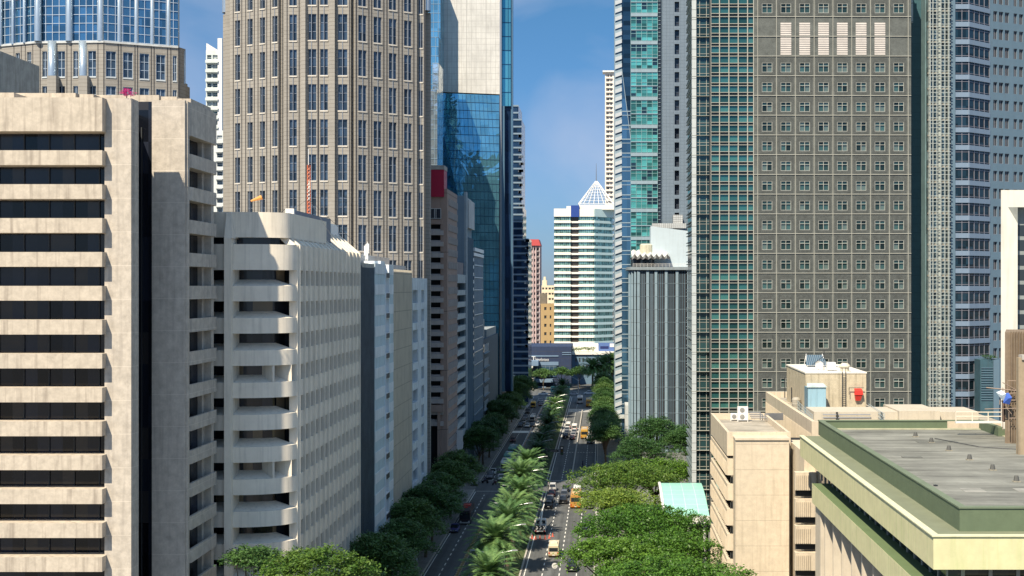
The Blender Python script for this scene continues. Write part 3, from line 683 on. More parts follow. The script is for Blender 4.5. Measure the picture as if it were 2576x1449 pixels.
# ------------------------------------------------------------ row of street buildings on the left (facades on the building line)
def left_row():
    X = XB
    # a: dark ribbed annex
    a = street(X, 189, 201.2); z = PZ(664, 189)
    t = thing('ribbed_annex', 'narrow dark blue ribbed metal building beside the rounded corner building', 'building', (-45, 195, 0))
    dk = clad('dark_ribbed_steel', (.07, .10, .13), stain=.3, streak=.4, scale=.4, rough=.5, dirt=(.03, .04, .05))
    mb = MB(); mb.box(X-16, X-.5, 188.6, 201.1, 0, z); part('wall', mb, dk, t)
    mb = MB()
    for i in range(17): mb.fbox(a, .2+i*.72, .45+i*.72, 0, z+.2, -.5, 0)
    part('ribs', mb, dk, t)
    # b: white corrugated
    b = street(X, 201.3, 219.4); z = PZ(662, 201)
    t = thing('white_corrugated_building', 'white corrugated facade with faint pale blue floor bands left of the beige ribbed building', 'building', (-45, 210, 0))
    wb = clad('white_corrugated', (.74, .80, .83), joints=((1, .55, 0, .09),), jcol=(.25, .33, .38), jmix=.6, stain=.12, streak=.35, scale=.4, dirt=(.25, .3, .33))
    wb2 = clad('pale_blue_corrugated', (.52, .66, .72), joints=((1, .55, 0, .09),), jcol=(.2, .29, .34), jmix=.6, stain=.12, streak=.3, scale=.4)
    mb = MB(); mb.box(X-16, X-.4, 201.25, 219.4, 0, z-.2); part('wall', mb, wb, t)
    zz = z; i = 0; L1 = 9.3
    while zz > 6:
        mb = MB(); mb.fbox(b, 0, L1, zz-1.7, zz, -.4, .1); mb.fbox(b, L1+3.4, b.L, zz-1.7, zz, -.4, .05); part('panel_band', mb, wb, t)
        mb = MB(); mb.fbox(b, 0, L1, zz-3.4, zz-1.72, -.4, .02); mb.fbox(b, L1+3.4, b.L, zz-3.4, zz-1.72, -.4, .0); part('panel_band', mb, wb2, t)
        mb = MB(); mb.fbox(b, L1+.2, L1+3.2, zz-2.4, zz-1.4, -.3, .25); mb.fbox(b, L1+.35, L1+1.6, zz-2.3, zz-1.5, .25, .35, 1); mb.fbox(b, L1+1.8, L1+3.05, zz-2.3, zz-1.5, .25, .35, 1); part('aircon_grille', mb, [M['white'], M['darkmetal']], t)
        zz -= 3.4; i += 1
    mb = MB(); mb.fbox(b, L1+.0, L1+.3, 0, z, -.4, .2); mb.fbox(b, L1+3.1, L1+3.4, 0, z, -.4, .2); part('pilaster', mb, wb, t)
    mb = MB(); mb.box(X-30, X-3.5, 189.5, 236, z-2, z+1.6); mb.box(X-30, X-4.5, 236, 262, z-3, z+.5); part('penthouse', mb, clad('penthouse_sheet', (.62, .60, .57), joints=((1, 1, 0, .1),), stain=.1, streak=.5), t)
    mb = MB(); mb.box(X-3, X-.2, 208, 212, z, z+.5); part('roof_ledge', mb, wb, t)
    mb = MB()
    for (yy, h) in ((204, 3.2), (205.2, 2.6), (206, 3.6)): mb.tube((X-2, yy, z), (X-2, yy, z+h), .05); mb.box(X-2.2, X-1.75, yy-.15, yy+.15, z+h-1.9, z+h-.3)
    solo('rooftop_antennas', mb, M['white'], 'cluster of white rooftop antenna panels on the white corrugated building', 'antenna')
    # awning at the foot
    t = thing('red_awning', 'dark shopfront canopy with a red end flap at the foot of the white corrugated building', 'canopy', (X, 215, 5))
    mb = MB(); mb.extr([(X+.1, 205, 5.6), (X+3.4, 205, 4.6), (X+3.4, 205, 4.8), (X+.1, 205, 5.8)], (0, 22, 0)); part('canopy_roof', mb, M['darkmetal'], t)
    mb = MB(); mb.box(X+.3, X+3.5, 226, 227.1, 3.2, 6.2); mb.extr([(X+3.45, 221, 3.6), (X+3.6, 221, 3.6), (X+3.6, 221, 5.6), (X+3.45, 221, 5.6)], (0, 6, 0)); part('flap', mb, paint('awning_red', (.42, .03, .04), .6), t)
    mb = MB()
    for i in range(9): mb.box(X+3.0, X+3.2, 205.3+i*2.6, 205.5+i*2.6, .16, 4.7)
    part('posts', mb, M['white'], t)
    mb = MB(); mb.box(X+.02, X+.2, 205, 227, .16, 4.4); part('shopfront', mb, glass('shop_glass', (.05, .03, .035), cell=(2, 2, 5), var=.8), t)
    # c: beige ribbed
    c = street(X, 219.6, 241.6); z = PZ(679, 230)
    t = thing('beige_ribbed_building', 'beige vertical ribbed facade between the white corrugated and the square window buildings', 'building', (-45, 230, 0))
    bb = clad('beige_ribbed', (.64, .58, .46), joints=((2, 3.4, 1.2, .12),), jcol=(.30, .27, .21), stain=.12, streak=.3, scale=.3)
    mb = MB(); mb.box(X-14, X-.45, 219.6, 241.6, 0, z-.1); part('wall', mb, bb, t)
    mb = MB(); i = 0
    while .55*i < c.L-.3: mb.fbox(c, .05+.55*i, .30+.55*i, 3, z, -.45, -.05); i += 1
    part('ribs', mb, bb, t)
    # d: white with deep square windows
    d = street(X, 241.8, 262); z = PZ(699, 243)
    t = thing('white_square_window_building', 'stained white building with big square window openings beside the tan balcony tower', 'building', (-45, 252, 0))
    wd = clad('stained_white_render', (.68, .75, .78), stain=.2, streak=.6, scale=.5, dirt=(.2, .24, .26))
    rows = [(z-4.9-3.9*i, z-2.4-3.9*i) for i in range(13) if z-4.9-3.9*i > 1]
    mb = MB(); wall(mb, d, 0, d.L, 0, z, [(d.S(1038.5), d.S(1051)), (d.S(1060), d.S(1067))], rows, -1.4, 0); part('facade', mb, wd, t)
    mb = MB(); mb.box(X-14, X-1.5, 241.8, 262, 0, z-.3); part('wall', mb, M['dark'], t)
    dgl = glass('square_window_glass', (.06, .08, .10), cell=(1, 1.2, 3.9), var=.6)
    for (u0, u1) in ((1038.5, 1051), (1060, 1067)):
        s0, s1 = d.S(u0), d.S(u1); repeat('window', winproto(d, s1-s0, 2.5, .1, 3, 1, dg=-1.2), [dgl, M['metal']], t, [d.P((s0+s1)/2, 0, r[0]) for r in rows])
left_row()
def tan_tower():
    X = XB; Y0, Y1 = 296., 316.3; zt = PZ(475, Y0)
    t = thing('tan_balcony_tower', 'tan street tower with white stepped balcony blocks down its left corner', 'building', (-42, 306, 0))
    tn = clad('tan_render', (.40, .29, .24), joints=((2, 14, 2, .15),), stain=.1, streak=.25, scale=.25, dirt=(.2, .15, .12))
    wh = clad('pale_tan_balcony', (.52, .47, .44), stain=.1, streak=.2)
    xl = PX(1080, Y0); xm = PX(1108, Y0); FL = 28.2*Y0/F   # one balcony storey
    mb = MB(); mb.box(xm, X, Y0, Y1, 0, zt); part('wall', mb, tn, t)
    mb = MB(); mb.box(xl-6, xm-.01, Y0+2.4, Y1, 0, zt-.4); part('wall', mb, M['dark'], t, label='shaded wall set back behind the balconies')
    mb = MB(); mb.box(xl-6, xm-.02, Y0-.1, Y0+2.4, PZ(527, Y0), zt-.2); mb.box(xl-6, xm+.6, Y0-.15, Y0+2.4, PZ(564, Y0), PZ(552, Y0)); part('parapet', mb, tn, t)
    for k in range(24):
        z = PZ(576+28.2*k, Y0)
        if z < 16: break
        mb = MB(); mb.box(xl-2, xm-.03, Y0+.2, Y0+2.3, z-FL*.45, z); mb.box(xl-2, xm+.75, Y0-.6, Y0+.2, z-FL*.55, z-FL*.15); part('balcony', mb, wh, t)
    mb = MB(); mb.box(xl-6, xm+.9, Y0-1.3, Y0+2.4, PZ(1035, Y0), PZ(1018, Y0)); mb.box(xm-.6, xm, Y0-1, Y0, 0, PZ(1035, Y0)); part('portal', mb, tn, t)
    fr = street(X, Y0, Y1); rows = [(zt-3.8-3.02*i, zt-2.2-3.02*i) for i in range(24) if zt-4-3.02*i > 5]
    s0 = fr.S(1128); s1 = fr.S(1149)
    mb = MB()
    for r in rows:
        for i in range(9): mb.fbox(fr, s0+i*(s1-s0)/8.6, s0+i*(s1-s0)/8.6+.5, r[0], r[1], 0, .35)
    part('window_fins', mb, wh, t)
    gl = glass('tan_tower_glass', (.03, .035, .05))
    repeat('window_band', winproto(fr, s1-s0, 1.6, .08, 8, 1, dg=.04, ft=.06), [gl, M['darkmetal']], t, [fr.P((s0+s1)/2, 0, r[0]) for r in rows])
    ft = Fr((xl, Y0-.1), (xm, Y0-.1)); repeat('window', winproto(ft, 1.6, 2.4, .1, 1, 1, dg=.04, ft=.06), [gl, M['white']], t, [ft.P(ft.S(1089), 0, PZ(551, Y0)+.1), ft.P(ft.S(1101), 0, PZ(551, Y0)+.1)])
    t = thing('red_rooftop_box', 'big plain crimson box on the roof of the tan balcony tower', 'sign', (PX(1100, 297), 300, zt-3))
    mb = MB(); mb.box(PX(1083, 295.5), PX(1117, 295.5), 295.3, 301, PZ(495, 295.5), PZ(427, 295.5)); part('box', mb, paint('crimson_panel', (.42, .01, .05), .5), t)
    mb = MB(); mb.box(PX(1082, 295.5), PX(1118, 295.5), 295.2, 301.1, PZ(426.6, 295.5), PZ(416, 295.5)); part('cap', mb, M['kerb'], t)
tan_tower()
t = thing('wall_sign', 'small white vertical sign box low on the side of the tan balcony tower', 'sign', (XB+.5, 312, 11))
mb = MB(); mb.box(XB+.4, XB+1.9, 311.6, 312.0, 9.5, 14); part('panel', mb, M['white'], t)
mb = MB(); mb.box(XB+.004, XB+.4, 311.7, 311.9, 10.2, 10.4); mb.box(XB+.004, XB+.4, 311.7, 311.9, 13.2, 13.4); part('bracket', mb, M['darkmetal'], t)
def grey_bank():
    X = XB
    t = thing('banded_car_park', 'low building with white sloping parapet bands right of the tan balcony tower', 'building', (-42, 326, 0))
    wh = clad('white_parapet', (.50, .55, .55), stain=.15, streak=.3); Y0, Y1 = 316.5, 336; zt = PZ(690, Y0)
    mb = MB(); mb.box(X-12, X-1.6, Y0, Y1, 0, zt-1); part('wall', mb, M['dark'], t)
    fr = street(X, Y0, Y1); z = zt; i = 0
    while z > 4:
        mb = MB(); mb.fbox(fr, 0, fr.L, z-(2.2 if i == 0 else 1.35), z, -1.6, 0); part('parapet', mb, wh, t); z -= (4.0 if i == 0 else 3.1); i += 1
    mb = MB(); mb.box(X-8, X-.5, Y0+1, Y1-1, zt, zt+3.2); part('plant_room', mb, clad('pinkish_panel', (.30, .26, .26)), t)
    Y0, Y1 = 336.2, 355; zt = PZ(492, Y0)
    t = thing('grey_blue_tower', 'plain grey blue slab tower with a pale rooftop billboard facing the street', 'building', (-42, 345, 0))
    gb = clad('grey_blue_render', (.22, .30, .36), stain=.1, streak=.15, scale=.2)
    mb = MB(); mb.box(X-10, X-.4, Y0, Y1, 0, zt); part('wall', mb, gb, t)
    fr = street(X, Y0, Y1); mb = MB(); mb.fbox(fr, -.3, 2.6, 0, zt+1, -.4, .2); part('pier', mb, clad('pale_grey_pier', (.36, .42, .45)), t)
    gl = glass('green_grey_glass', (.10, .16, .19), metal=.4, joints=((2, 3.4, 0, .3),), cell=(2, 2, 3.4), var=.3)
    mb = MB(); mb.fbox(fr, 2.6, fr.L, 0, zt-11, -.4, 0); part('curtain_wall', mb, gl, t)
    mb = MB(); i = 0
    for i in range(9): mb.fbox(fr, 3.6+i*1.8, 3.8+i*1.8, 0, zt-11, 0, .2)
    part('mullion_grid', mb, gb, t)
    mb = MB(); mb.fbox(fr, 4, fr.L-.5, zt-8.5, zt-.8, -.3, .5); solo('billboard', mb, clad('billboard_sheet', (.62, .62, .60), stain=.2, scale=.15), 'pale blank billboard panel high on the grey blue slab tower', 'billboard')
    Y0, Y1 = 355.2, 384.6; zt = PZ(622, Y0)
    t = thing('glass_street_block', 'blue grey glass street block with a white cornice, beyond the grey blue tower', 'building', (-42, 370, 0))
    fr = street(X, Y0, Y1); gl = glass('street_block_glass', (.12, .20, .28), metal=.45, rough=.1, cell=(2, 3.2, 3.6), var=.4)
    mb = MB(); mb.box(X-12, X-.5, Y0, Y1, 0, zt-.5); part('wall', mb, gb, t)
    mb = MB(); mb.fbox(fr, 3, fr.L, 0, zt-2.5, -.5, -.1); part('curtain_wall', mb, gl, t)
    gr = paint('bright_mullion', (.40, .47, .52), .3, .4); mb = MB(); z = 2
    while z < zt-2.5: mb.fbox(fr, 3, fr.L, z, z+.25, -.1, .1); z += 3.6
    for i in range(8): mb.fbox(fr, 3+i*3.7, 3.25+i*3.7, 0, zt-2.5, -.1, .12)
    part('mullion_grid', mb, gr, t)
    mb = MB(); mb.fbox(fr, 0, fr.L, zt-2.4, zt-1.5, -.5, .3); mb.fbox(fr, 2.9, fr.L, zt-1, zt, -.5, .3); part('cornice', mb, M['white'], t)
    mb = MB()
    for i in range(26): mb.fbox(fr, .3, 2.6, zt-4-i*2.1, zt-3-i*2.1, -.4, .02)
    part('window_strip', mb, glass('silver_strip_glass', (.6, .65, .68), metal=.9, rough=.12, cell=(1, 1, 1), var=.5), t)
    Y0, Y1 = 385, 440; zt = PZ(855, Y0)
    t = thing('dark_corner_block', 'low dark block with slanted glass corner at the foot of the big blue glass tower', 'building', (-42, 410, 0))
    mb = MB(); mb.box(X-14, X, Y0, Y1, 0, zt); part('wall', mb, clad('dark_blue_render', (.09, .13, .17), stain=.2), t)
    fr = street(X, Y0, Y1)
    for k in range(6):
        mb = MB(); z = zt-4.2-4.4*k
        if z < 3: break
        mb.fbox(fr, 1.2, 17, z, z+2.6, .004, .12, 0); mb.fbox(fr, 1.0, 17.2, z-.35, z-.01, .004, .6, 1)
        for j in range(4): mb.fbox(fr, 4.2+j*3.4, 4.6+j*3.4, z, z+2.6, .12, .3, 2)
        part('window_band', mb, [glass('block_glass%d' % k, (.03, .05, .07)), gb, M['white']], t)
    mb = MB(); mb.box(X-8, X-1, 388, 400, zt, zt+6); mb.box(X-10, X-.5, 402, 438, zt, zt+2.6)
    part('roof_room', mb, clad('roof_room_grey', (.30, .34, .36)), t)
    mb = MB()
    for i in range(5): mb.box(X-1.6, X-1.1, 389+i*2.4, 390+i*2.4, zt+2, zt+5)
    part('roof_louvres', mb, M['white'], t)
    zt = 13
    t = thing('low_white_block', 'small pale block by the pavement under the dark slab of the big blue glass tower', 'building', (-38, 480, 0))
    mb = MB(); mb.box(X-6, X+1.5, 445, 500, 0, zt-4); mb.box(X-5, X+.5, 500, 520, 0, zt); part('wall', mb, clad('pale_plinth', (.5, .5, .45)), t)
grey_bank()
def big_glass():
    t = thing('big_glass_tower', 'big blue glass tower with cream cloud reflection painted on its upper face, tilted lower face', 'building', (-50, 480, 0))
    Y = 450.
    cream = clad('cream_cloud_reflection', (.62, .61, .57), joints=((0, 1.75, .2, .13), (2, 2.1, .5, .15), (0, 7.0, .2, .3)), jcol=(.36, .35, .33), jmix=.6, stain=.24, streak=.25, scale=.12, rough=.35, bump=.05, spec=.6)  # cloud reflection on pale glass, put into the cream base colour
    blue = glass('tilted_blue_glass', (.17, .45, .58), metal=.8, rough=.04, cell=(2.8, 50, 4), off=(1.1, 0, 0), var=.15, wavy=.35, wscale=.09)
    dblue = glass('dark_blue_glass', (.015, .04, .10), metal=.3, rough=.15, cell=(1.6, 1.8, 3.8), var=.4)
    teal = glass('teal_side_glass', (.10, .36, .46), metal=.6, rough=.08, cell=(2.4, 2, 5), var=.2)
    xl, xr = PX(1109, Y), PX(1257, Y); zu = PZ(-60, Y)
    mb = MB(); mb.extr([(xl, Y, PZ(231, Y)), (xr, Y, PZ(237, Y)), (xr, Y, zu), (xl, Y, zu)], (0, 30, 0)); part('upper_face', mb, cream, t)
    # lower tilted face
    def q(u, v, y): return (PX(u, y), y, PZ(v, y))
    mb = MB(); pts = [q(1110, 234, 449.9), q(1256, 240, 449.9), q(1254, 1010, 441), q(1192, 1010, 441), q(1152, 490, 446.9), q(1110, 318, 448.9)]
    mb.face(list(reversed(pts))); part('lower_face', mb, blue, t)
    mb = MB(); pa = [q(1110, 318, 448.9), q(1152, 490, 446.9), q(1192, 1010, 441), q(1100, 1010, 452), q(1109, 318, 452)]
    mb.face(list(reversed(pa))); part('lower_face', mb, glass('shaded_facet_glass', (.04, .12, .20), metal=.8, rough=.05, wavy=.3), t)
    mb = MB()
    for i in range(34):        # tilted floor lines
        v = 255+20.5*i; y = 449.9-8.9*(v-237)/773-.12
        u0 = 1110 if v < 318 else (1110+(v-318)*.244 if v < 490 else 1152+(v-490)*.0769)
        a = Vector(q(u0, v, y)); b = Vector(q(1256-(v-240)*.0026, v+5*(1-i/30), y)); mb.tube(a, b, .10, n=4)
    for i in range(15):
        ua = 1112+i*10.2; ub = ua+14 if i < 14 else ua
        y = 449.7; v1 = 420
        a = Vector(q(ua, 236+i*.3, 449.7)); b = Vector(q(ub, 470, 447.1)); c = Vector(q(min(1254, ub+8), 1005, 441-.1))
        if ub < 1254 and ub > 1152: mb.tube(a, b, .05, n=4); mb.tube(b, c, .05, n=4)
        elif ub <= 1152:
            k = (1152-ub)/42; vv = 318+(490-318)*(ub-1110)/42*.9; b = Vector(q(ua+(ub-ua)*(vv-236)/234, vv, 449.7-2.6*(vv-236)/234)); mb.tube(a, b, .05, n=4)
    part('mullion_grid', mb, paint('dark_mullion', (.03, .07, .12), .4, .3), t)
    mb = MB(); mb.box(PX(1100, 455), xr-.3, 455, 500, 0, PZ(238, 455)); part('wall', mb, dblue, t)
    mb = MB(); mb.box(xr, xr+.7, Y-.3, 470, 0, zu); part('edge_fin', mb, M['metal'], t)
    mb = MB(); mb.box(xr+.71, PX(1285, 452), 452, 461, PZ(268, 452), zu); part('side_wall', mb, teal, t)
    mb = MB(); z = PZ(268, 452)
    while z < zu: mb.box(xr+.71, PX(1285, 452), 451.85, 452.0, z, z+.18); z += 5.05
    mb.box(PX(1278, 451.8), PX(1278.6, 451.8), 451.8, 452, PZ(268, 452), zu); part('mullion_grid', mb, dblue, t)
    mb = MB(); mb.box(xr+.71, PX(1286, 453), 453, 461, 12, PZ(268, 453)); part('side_wall', mb, dblue, t)
    mb = MB(); mb.box(PX(1285, 452), PX(1289.5, 452), 452.5, 455.5, 12, zu); mb.box(xr+.71, xr+1.7, 450.5, 453, 12, PZ(268, 452)); part('edge_fin', mb, clad('blue_grey_fin', (.10, .19, .28), stain=.05, streak=0, rough=.4, metal=.3), t)
    # stepped wing at its left
    wg = glass('wing_glass', (.22, .48, .60), metal=.8, rough=.08, cell=(1.7, 1.7, 3.2), var=.3)
    pale = glass('wing_pale_glass', (.60, .70, .74), metal=.8, rough=.12, cell=(1.7, 1.7, 3.2), var=.3, wavy=.3)
    for (u0, u1, v0, y, m) in ((1066, 1108, -60, 440, wg), (1083, 1103, 92, 425, wg), (1080, 1100, 224, 405, pale), (1088, 1103, 158, 415, pale)):
        mb = MB(); mb.box(PX(u0, y), PX(u1, y), y, y+12, 0, PZ(v0, y)); part('wing', mb, m, t)
        mb = MB(); z = PZ(v0, y)-.3
        while z > PZ(700, y): mb.box(PX(u0, y), PX(u1, y), y-.12, y, z, z+.16); z -= 3.2
        x = PX(u0, y)
        while x < PX(u1, y): mb.box(x, x+.12, y-.15, y-.004, PZ(700, y), PZ(v0, y)); x += 1.7
        part('mullion_grid', mb, paint('wing_mullion', (.25, .35, .42), .4, .3), t)
big_glass()
def simple_glass_tower():
    t = thing('dark_stepped_tower', 'dark blue stepped tower with thin pale floor lines right of the big blue glass tower', 'building', (-33, 545, 0))
    g = glass('navy_glass', (.02, .05, .11), metal=.35, rough=.15, cell=(2, 2, 3), var=.5)
    ln = clad('pale_floor_line', (.20, .28, .36), stain=.1, streak=0)
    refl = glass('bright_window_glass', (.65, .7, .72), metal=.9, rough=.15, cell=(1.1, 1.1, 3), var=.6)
    Y = 530.
    for (u0, u1, v0, y) in ((1285, 1304, 264, 532), (1285, 1312, 299, 530.5), (1285, 1315, 520, 530), (1285, 1329, 600, 529)):
        mb = MB(); x0, x1 = PX(u0, y), PX(u1, y); zt = PZ(v0, y); mb.box(x0, x1, y, y+25, 0, zt); part('volume', mb, g, t)
        mb = MB(); z = zt
        while z > 8: mb.box(x0, x1+.1, y-.2, y, z-.7, z); z -= 2.97
        part('floor_bands', mb, ln, t)
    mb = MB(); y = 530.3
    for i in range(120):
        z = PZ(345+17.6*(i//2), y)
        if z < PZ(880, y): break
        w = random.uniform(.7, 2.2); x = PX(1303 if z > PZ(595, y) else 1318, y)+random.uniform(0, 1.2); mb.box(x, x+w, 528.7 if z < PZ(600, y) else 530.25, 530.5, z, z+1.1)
    part('glint', mb, refl, t, kind='stuff')  # glints of reflected light put in as bright random bars
simple_glass_tower()
def far_group():
    # pinkish tower with red roof
    pk = clad('pink_render', (.42, .30, .30), stain=.05, streak=.1); wn = glass('far_glass', (.04, .05, .06))
    def block(name, label, u0, u1, v0, Y, col, wins, fl, depth, fh=.5, zb=0, side=0, wm=wn, scol=None):
        t = thing(name, label, 'building', (PX((u0+u1)/2, Y), Y+depth/2, 0)); m = clad(name+'_wall', col, stain=.06, streak=.15, scale=.1)
        x0, x1 = PX(u0, Y), PX(u1, Y); zt = PZ(v0, Y); fr = Fr((x0, Y), (x1, Y)); cols = [(fr.S(a), fr.S(b)) for a, b in wins]
        rows = []; z = zt-fl*.4-fl*fh
        while z > max(PZ(900, Y), 2): rows.append((z, z+fl*fh)); z -= fl
        mb = MB(); wall(mb, fr, 0, fr.L, zb, zt, cols, rows, -.8, 0); mb.box(x0, x1, Y+.8, Y+depth, zb, zt-.1); part('wall', mb, m, t)
        for (a, b) in cols: repeat('window', winproto(fr, b-a, fl*fh, .1, 2 if b-a > 2 else 1, 1, dg=-.5), [wm, m], t, [fr.P((a+b)/2, 0, r[0]) for r in rows], 45)
        return t, m, zt, rows
    t, m, zt, rows = block('pink_tower', 'pinkish ribbed apartment tower with a red roof right of the dark stepped tower', 1326, 1359, 618, 900, (.46, .34, .34), [(1329, 1333), (1336, 1340), (1343.5, 1346.5), (1350.5, 1355.5)], 4.0, 20)
    mb = MB(); Y = 899
    for u in (1334, 1341.3, 1348.2, 1357): mb.box(PX(u-.8, Y), PX(u+.8, Y), Y, 899.9, 0, zt)
    part('rib', mb, clad('pale_pink_rib', (.62, .52, .52)), t)
    for r in rows[:30]:
        mb = MB(); mb.box(PX(1350, Y), PX(1356, Y), Y-.6, 899.9, r[0]-.9, r[0]); part('balcony', mb, clad('far_balcony', (.3, .28, .28)), t)
    mb = MB(); mb.extr([(PX(1327, 898), 898, zt), (PX(1360, 898), 898, zt), (PX(1355, 898), 898, PZ(602, 898)), (PX(1330, 898), 898, PZ(602, 898))], (0, 22, 0)); part('roof', mb, paint('red_roof', (.5, .08, .08), .6), t)
    t, m, zt, rows = block('cream_tower', 'small far cream tower with a turret behind the tan far building', 1360, 1398, 718, 1000, (.72, .62, .44), [(1364, 1369), (1372, 1377), (1380, 1386), (1388, 1393)], 4.2, 15, fh=.4)
    mb = MB(); mb.box(PX(1364, 1000), PX(1375, 1000), 1001, 1012, zt, PZ(705, 1000)); mb.box(PX(1367, 1000), PX(1372, 1000), 1003, 1008, zt, PZ(696, 1000)); part('turret', mb, m, t)
    t, m, zt, rows = block('tan_far_building', 'tan building with small dark windows left of the white banded tower', 1360, 1394, 764, 850, (.42, .30, .15), [(1369, 1375), (1383, 1387)], 5.7, 20, fh=.38)
    mb = MB(); mb.box(PX(1358, 850), PX(1375, 850), 852, 860, zt-1, PZ(738, 850)); part('roof_room', mb, clad('roof_room_brown', (.18, .16, .13)), t)
    # white banded tower with the pyramid
    t = thing('white_banded_tower', 'white and teal banded office tower with an open white steel pyramid on its roof', 'building', (PX(1470, 795), 795, 0))
    wb = clad('white_band', (.80, .78, .70), stain=.04, streak=.08, scale=.1, bump=0); wb2 = clad('shade_band', (.55, .72, .72), stain=.04, streak=.05, scale=.1, bump=0)
    tg1 = glass('teal_pale_glass', (.22, .40, .38), metal=.5, rough=.12, cell=(1.2, 1.2, 4), var=.5, joints=((0, 1.3, 0, .2),)); dk = glass('brown_dark_glass', (.05, .045, .04))
    A = (PX(1394, 780), 780); B = (PX(1436, 780), 780); C_ = (PX(1455, 780), 780); D = (PX(1494, 780), 780); E = (PX(1540, 792), 792); G = (PX(1549, 812), 812)
    fA, fB, fC, fD, fE = Fr(A, B), Fr(B, C_), Fr(C_, D), Fr(D, E), Fr(E, G); FL = 16.02*780/F; zt = PZ(525, 780); zb = PZ(880, 780)
    mb = MB(); mb.prism([A, (B[0], 781.2), (C_[0], 781.2), D, E, G, (G[0], 830), (A[0], 830)], 10, zt-.2); part('wall', mb, dk, t)
    for f, mat in ((fA, wb), (fC, wb), (fD, wb2), (fE, wb)):
        mb = MB(); mb.fbox(f, -.1, f.L+.1, PZ(545, 780), zt, -.5, .9); part('parapet', mb, mat, t)
    for k in range(21):
        z0 = PZ(545+16.02*(k+1), 780)
        for f, mat in ((fA, wb), (fC, wb), (fD, wb2), (fE, wb)):
            mb = MB(); mb.fbox(f, 0, f.L, z0, z0+FL*.40, -.3, .9); part('spandrel', mb, mat, t)
            mb = MB(); mb.fbox(f, .2, f.L-.2, z0+FL*.40, z0+FL, -.2, .1); part('window_band', mb, tg1, t)
        mb = MB(); mb.fbox(fB, 0, fB.L, z0, z0+FL*.3, -1, -.2); part('spandrel', mb, wb, t)
    mb = MB(); mb.box(PX(1436, 778), PX(1457, 778), 778.5, 784, PZ(546, 780), PZ(517, 780)); part('roof_room', mb, paint('deep_blue_panel', (.03, .07, .28), .4), t)
    mb = MB(); mb.box(PX(1457, 781), PX(1550, 790), 784, 810, zt-.3, PZ(515, 784)); mb.box(PX(1425, 781), PX(1436, 781), 782, 800, zt-.3, PZ(519, 784)); part('roof_room', mb, wb, t)
    mb = MB(); Yp = 797; cx = PX(1500, Yp); zb_, za = PZ(515, Yp), PZ(456, Yp); hw = 11.2
    corners = [(cx-hw, Yp-hw), (cx+hw, Yp-hw), (cx+hw, Yp+hw), (cx-hw, Yp+hw)]
    for i in range(4):
        a, b = corners[i], corners[(i+1) % 4]
        for j in range(7):
            f = j/7; p = (a[0]+(b[0]-a[0])*f, a[1]+(b[1]-a[1])*f, zb_); mb.tube(p, (cx+(p[0]-cx)*.05, Yp+(p[1]-Yp)*.05, za), .17, n=4)
        for k in range(8):
            s = 1-k/8; z = zb_+(za-zb_)*k/8; mb.tube((cx+(a[0]-cx)*s, Yp+(a[1]-Yp)*s, z), (cx+(b[0]-cx)*s, Yp+(b[1]-Yp)*s, z), .15, n=4)
    part('steel_pyramid', mb, M['white'], t)
    mb = MB(); mb.tube((cx, Yp, za-1), (cx, Yp, PZ(411, Yp)), .38, .12); part('spire', mb, M['metal'], t)
    # navy block with sign
    t = thing('navy_corner_block', 'low navy blue block with a white lettered sign closing the end of the street', 'building', (PX(1378, 640), 640, 0))
    Y = 622.; nv = clad('navy_panel', (.028, .045, .095), joints=((2, 3.5, 0, .15),), stain=.15, streak=.1); x0, x1 = PX(1319, Y), PX(1437, Y)
    mb = MB(); mb.box(PX(1296, Y), x1, Y, 660, 0, PZ(872, Y)); part('wall', mb, nv, t)
    pal = clad('grey_blue_band', (.16, .24, .34), stain=.1, streak=.1)
    mb = MB(); mb.box(PX(1322, Y), PX(1405, Y), Y-.3, Y, PZ(897, Y), PZ(894, Y)); mb.box(PX(1414, Y), x1, Y-.3, Y, PZ(888, Y), PZ(886, Y)); mb.box(PX(1414, Y), x1, Y-.3, Y, PZ(893, Y), PZ(891, Y)); mb.box(PX(1340, Y), PX(1405, Y), Y-.5, Y, PZ(919, Y), PZ(910, Y)); part('band', mb, pal, t)
    gy = glass('block_end_glass', (.05, .10, .17), metal=.3, joints=((0, 2, 0, .15), (2, 2, 0, .15)), jcol=(.25, .3, .35))
    mb = MB(); mb.box(PX(1345, Y), PX(1400, Y), Y-.35, Y-.01, PZ(948, Y), PZ(919.4, Y)); mb.box(PX(1360, Y), PX(1385, Y), Y-2.5, Y-.36, PZ(946, Y), PZ(926, Y)); part('window_band', mb, gy, t)
    mb = MB(); mb.box(PX(1344, Y), PX(1392, Y), Y-5, Y, PZ(960, Y), PZ(952, Y)); mb.box(PX(1344, Y), PX(1374, Y), Y-6, Y, PZ(976, Y), PZ(971, Y)); mb.box(PX(1344, Y), PX(1392, Y), Y-5, Y, PZ(985, Y), PZ(979, Y)); part('ledge', mb, pal, t)
    lettering('T', 3.4, (PX(1337, Y), Y-.6, PZ(908, Y)), Euler((R(90), 0, 0)), M['white'], t, depth=.1)
    lettering('Teleperformance', 2.3, (PX(1345, Y), Y-.7, PZ(908, Y)), Euler((R(90), 0, 0)), M['white'], t, sx=.44, depth=.1)
    t = thing('terrace_podium', 'small sunlit terrace pavilion with pale frames in front of the navy block', 'building', (PX(1320, 605), 605, 0))
    Y = 604.; wc = clad('pale_terrace', (.62, .60, .50), stain=.1, streak=.1)
    mb = MB(); mb.box(PX(1285, Y), PX(1342, Y), Y, 621, 0, PZ(953, Y)); part('wall', mb, wc, t)
    mb = MB(); mb.box(PX(1296, Y), PX(1341, Y), Y+4, 621, PZ(953, Y), PZ(926, Y)); part('glazing', mb, glass('terrace_glass', (.04, .05, .05)), t)
    mb = MB()
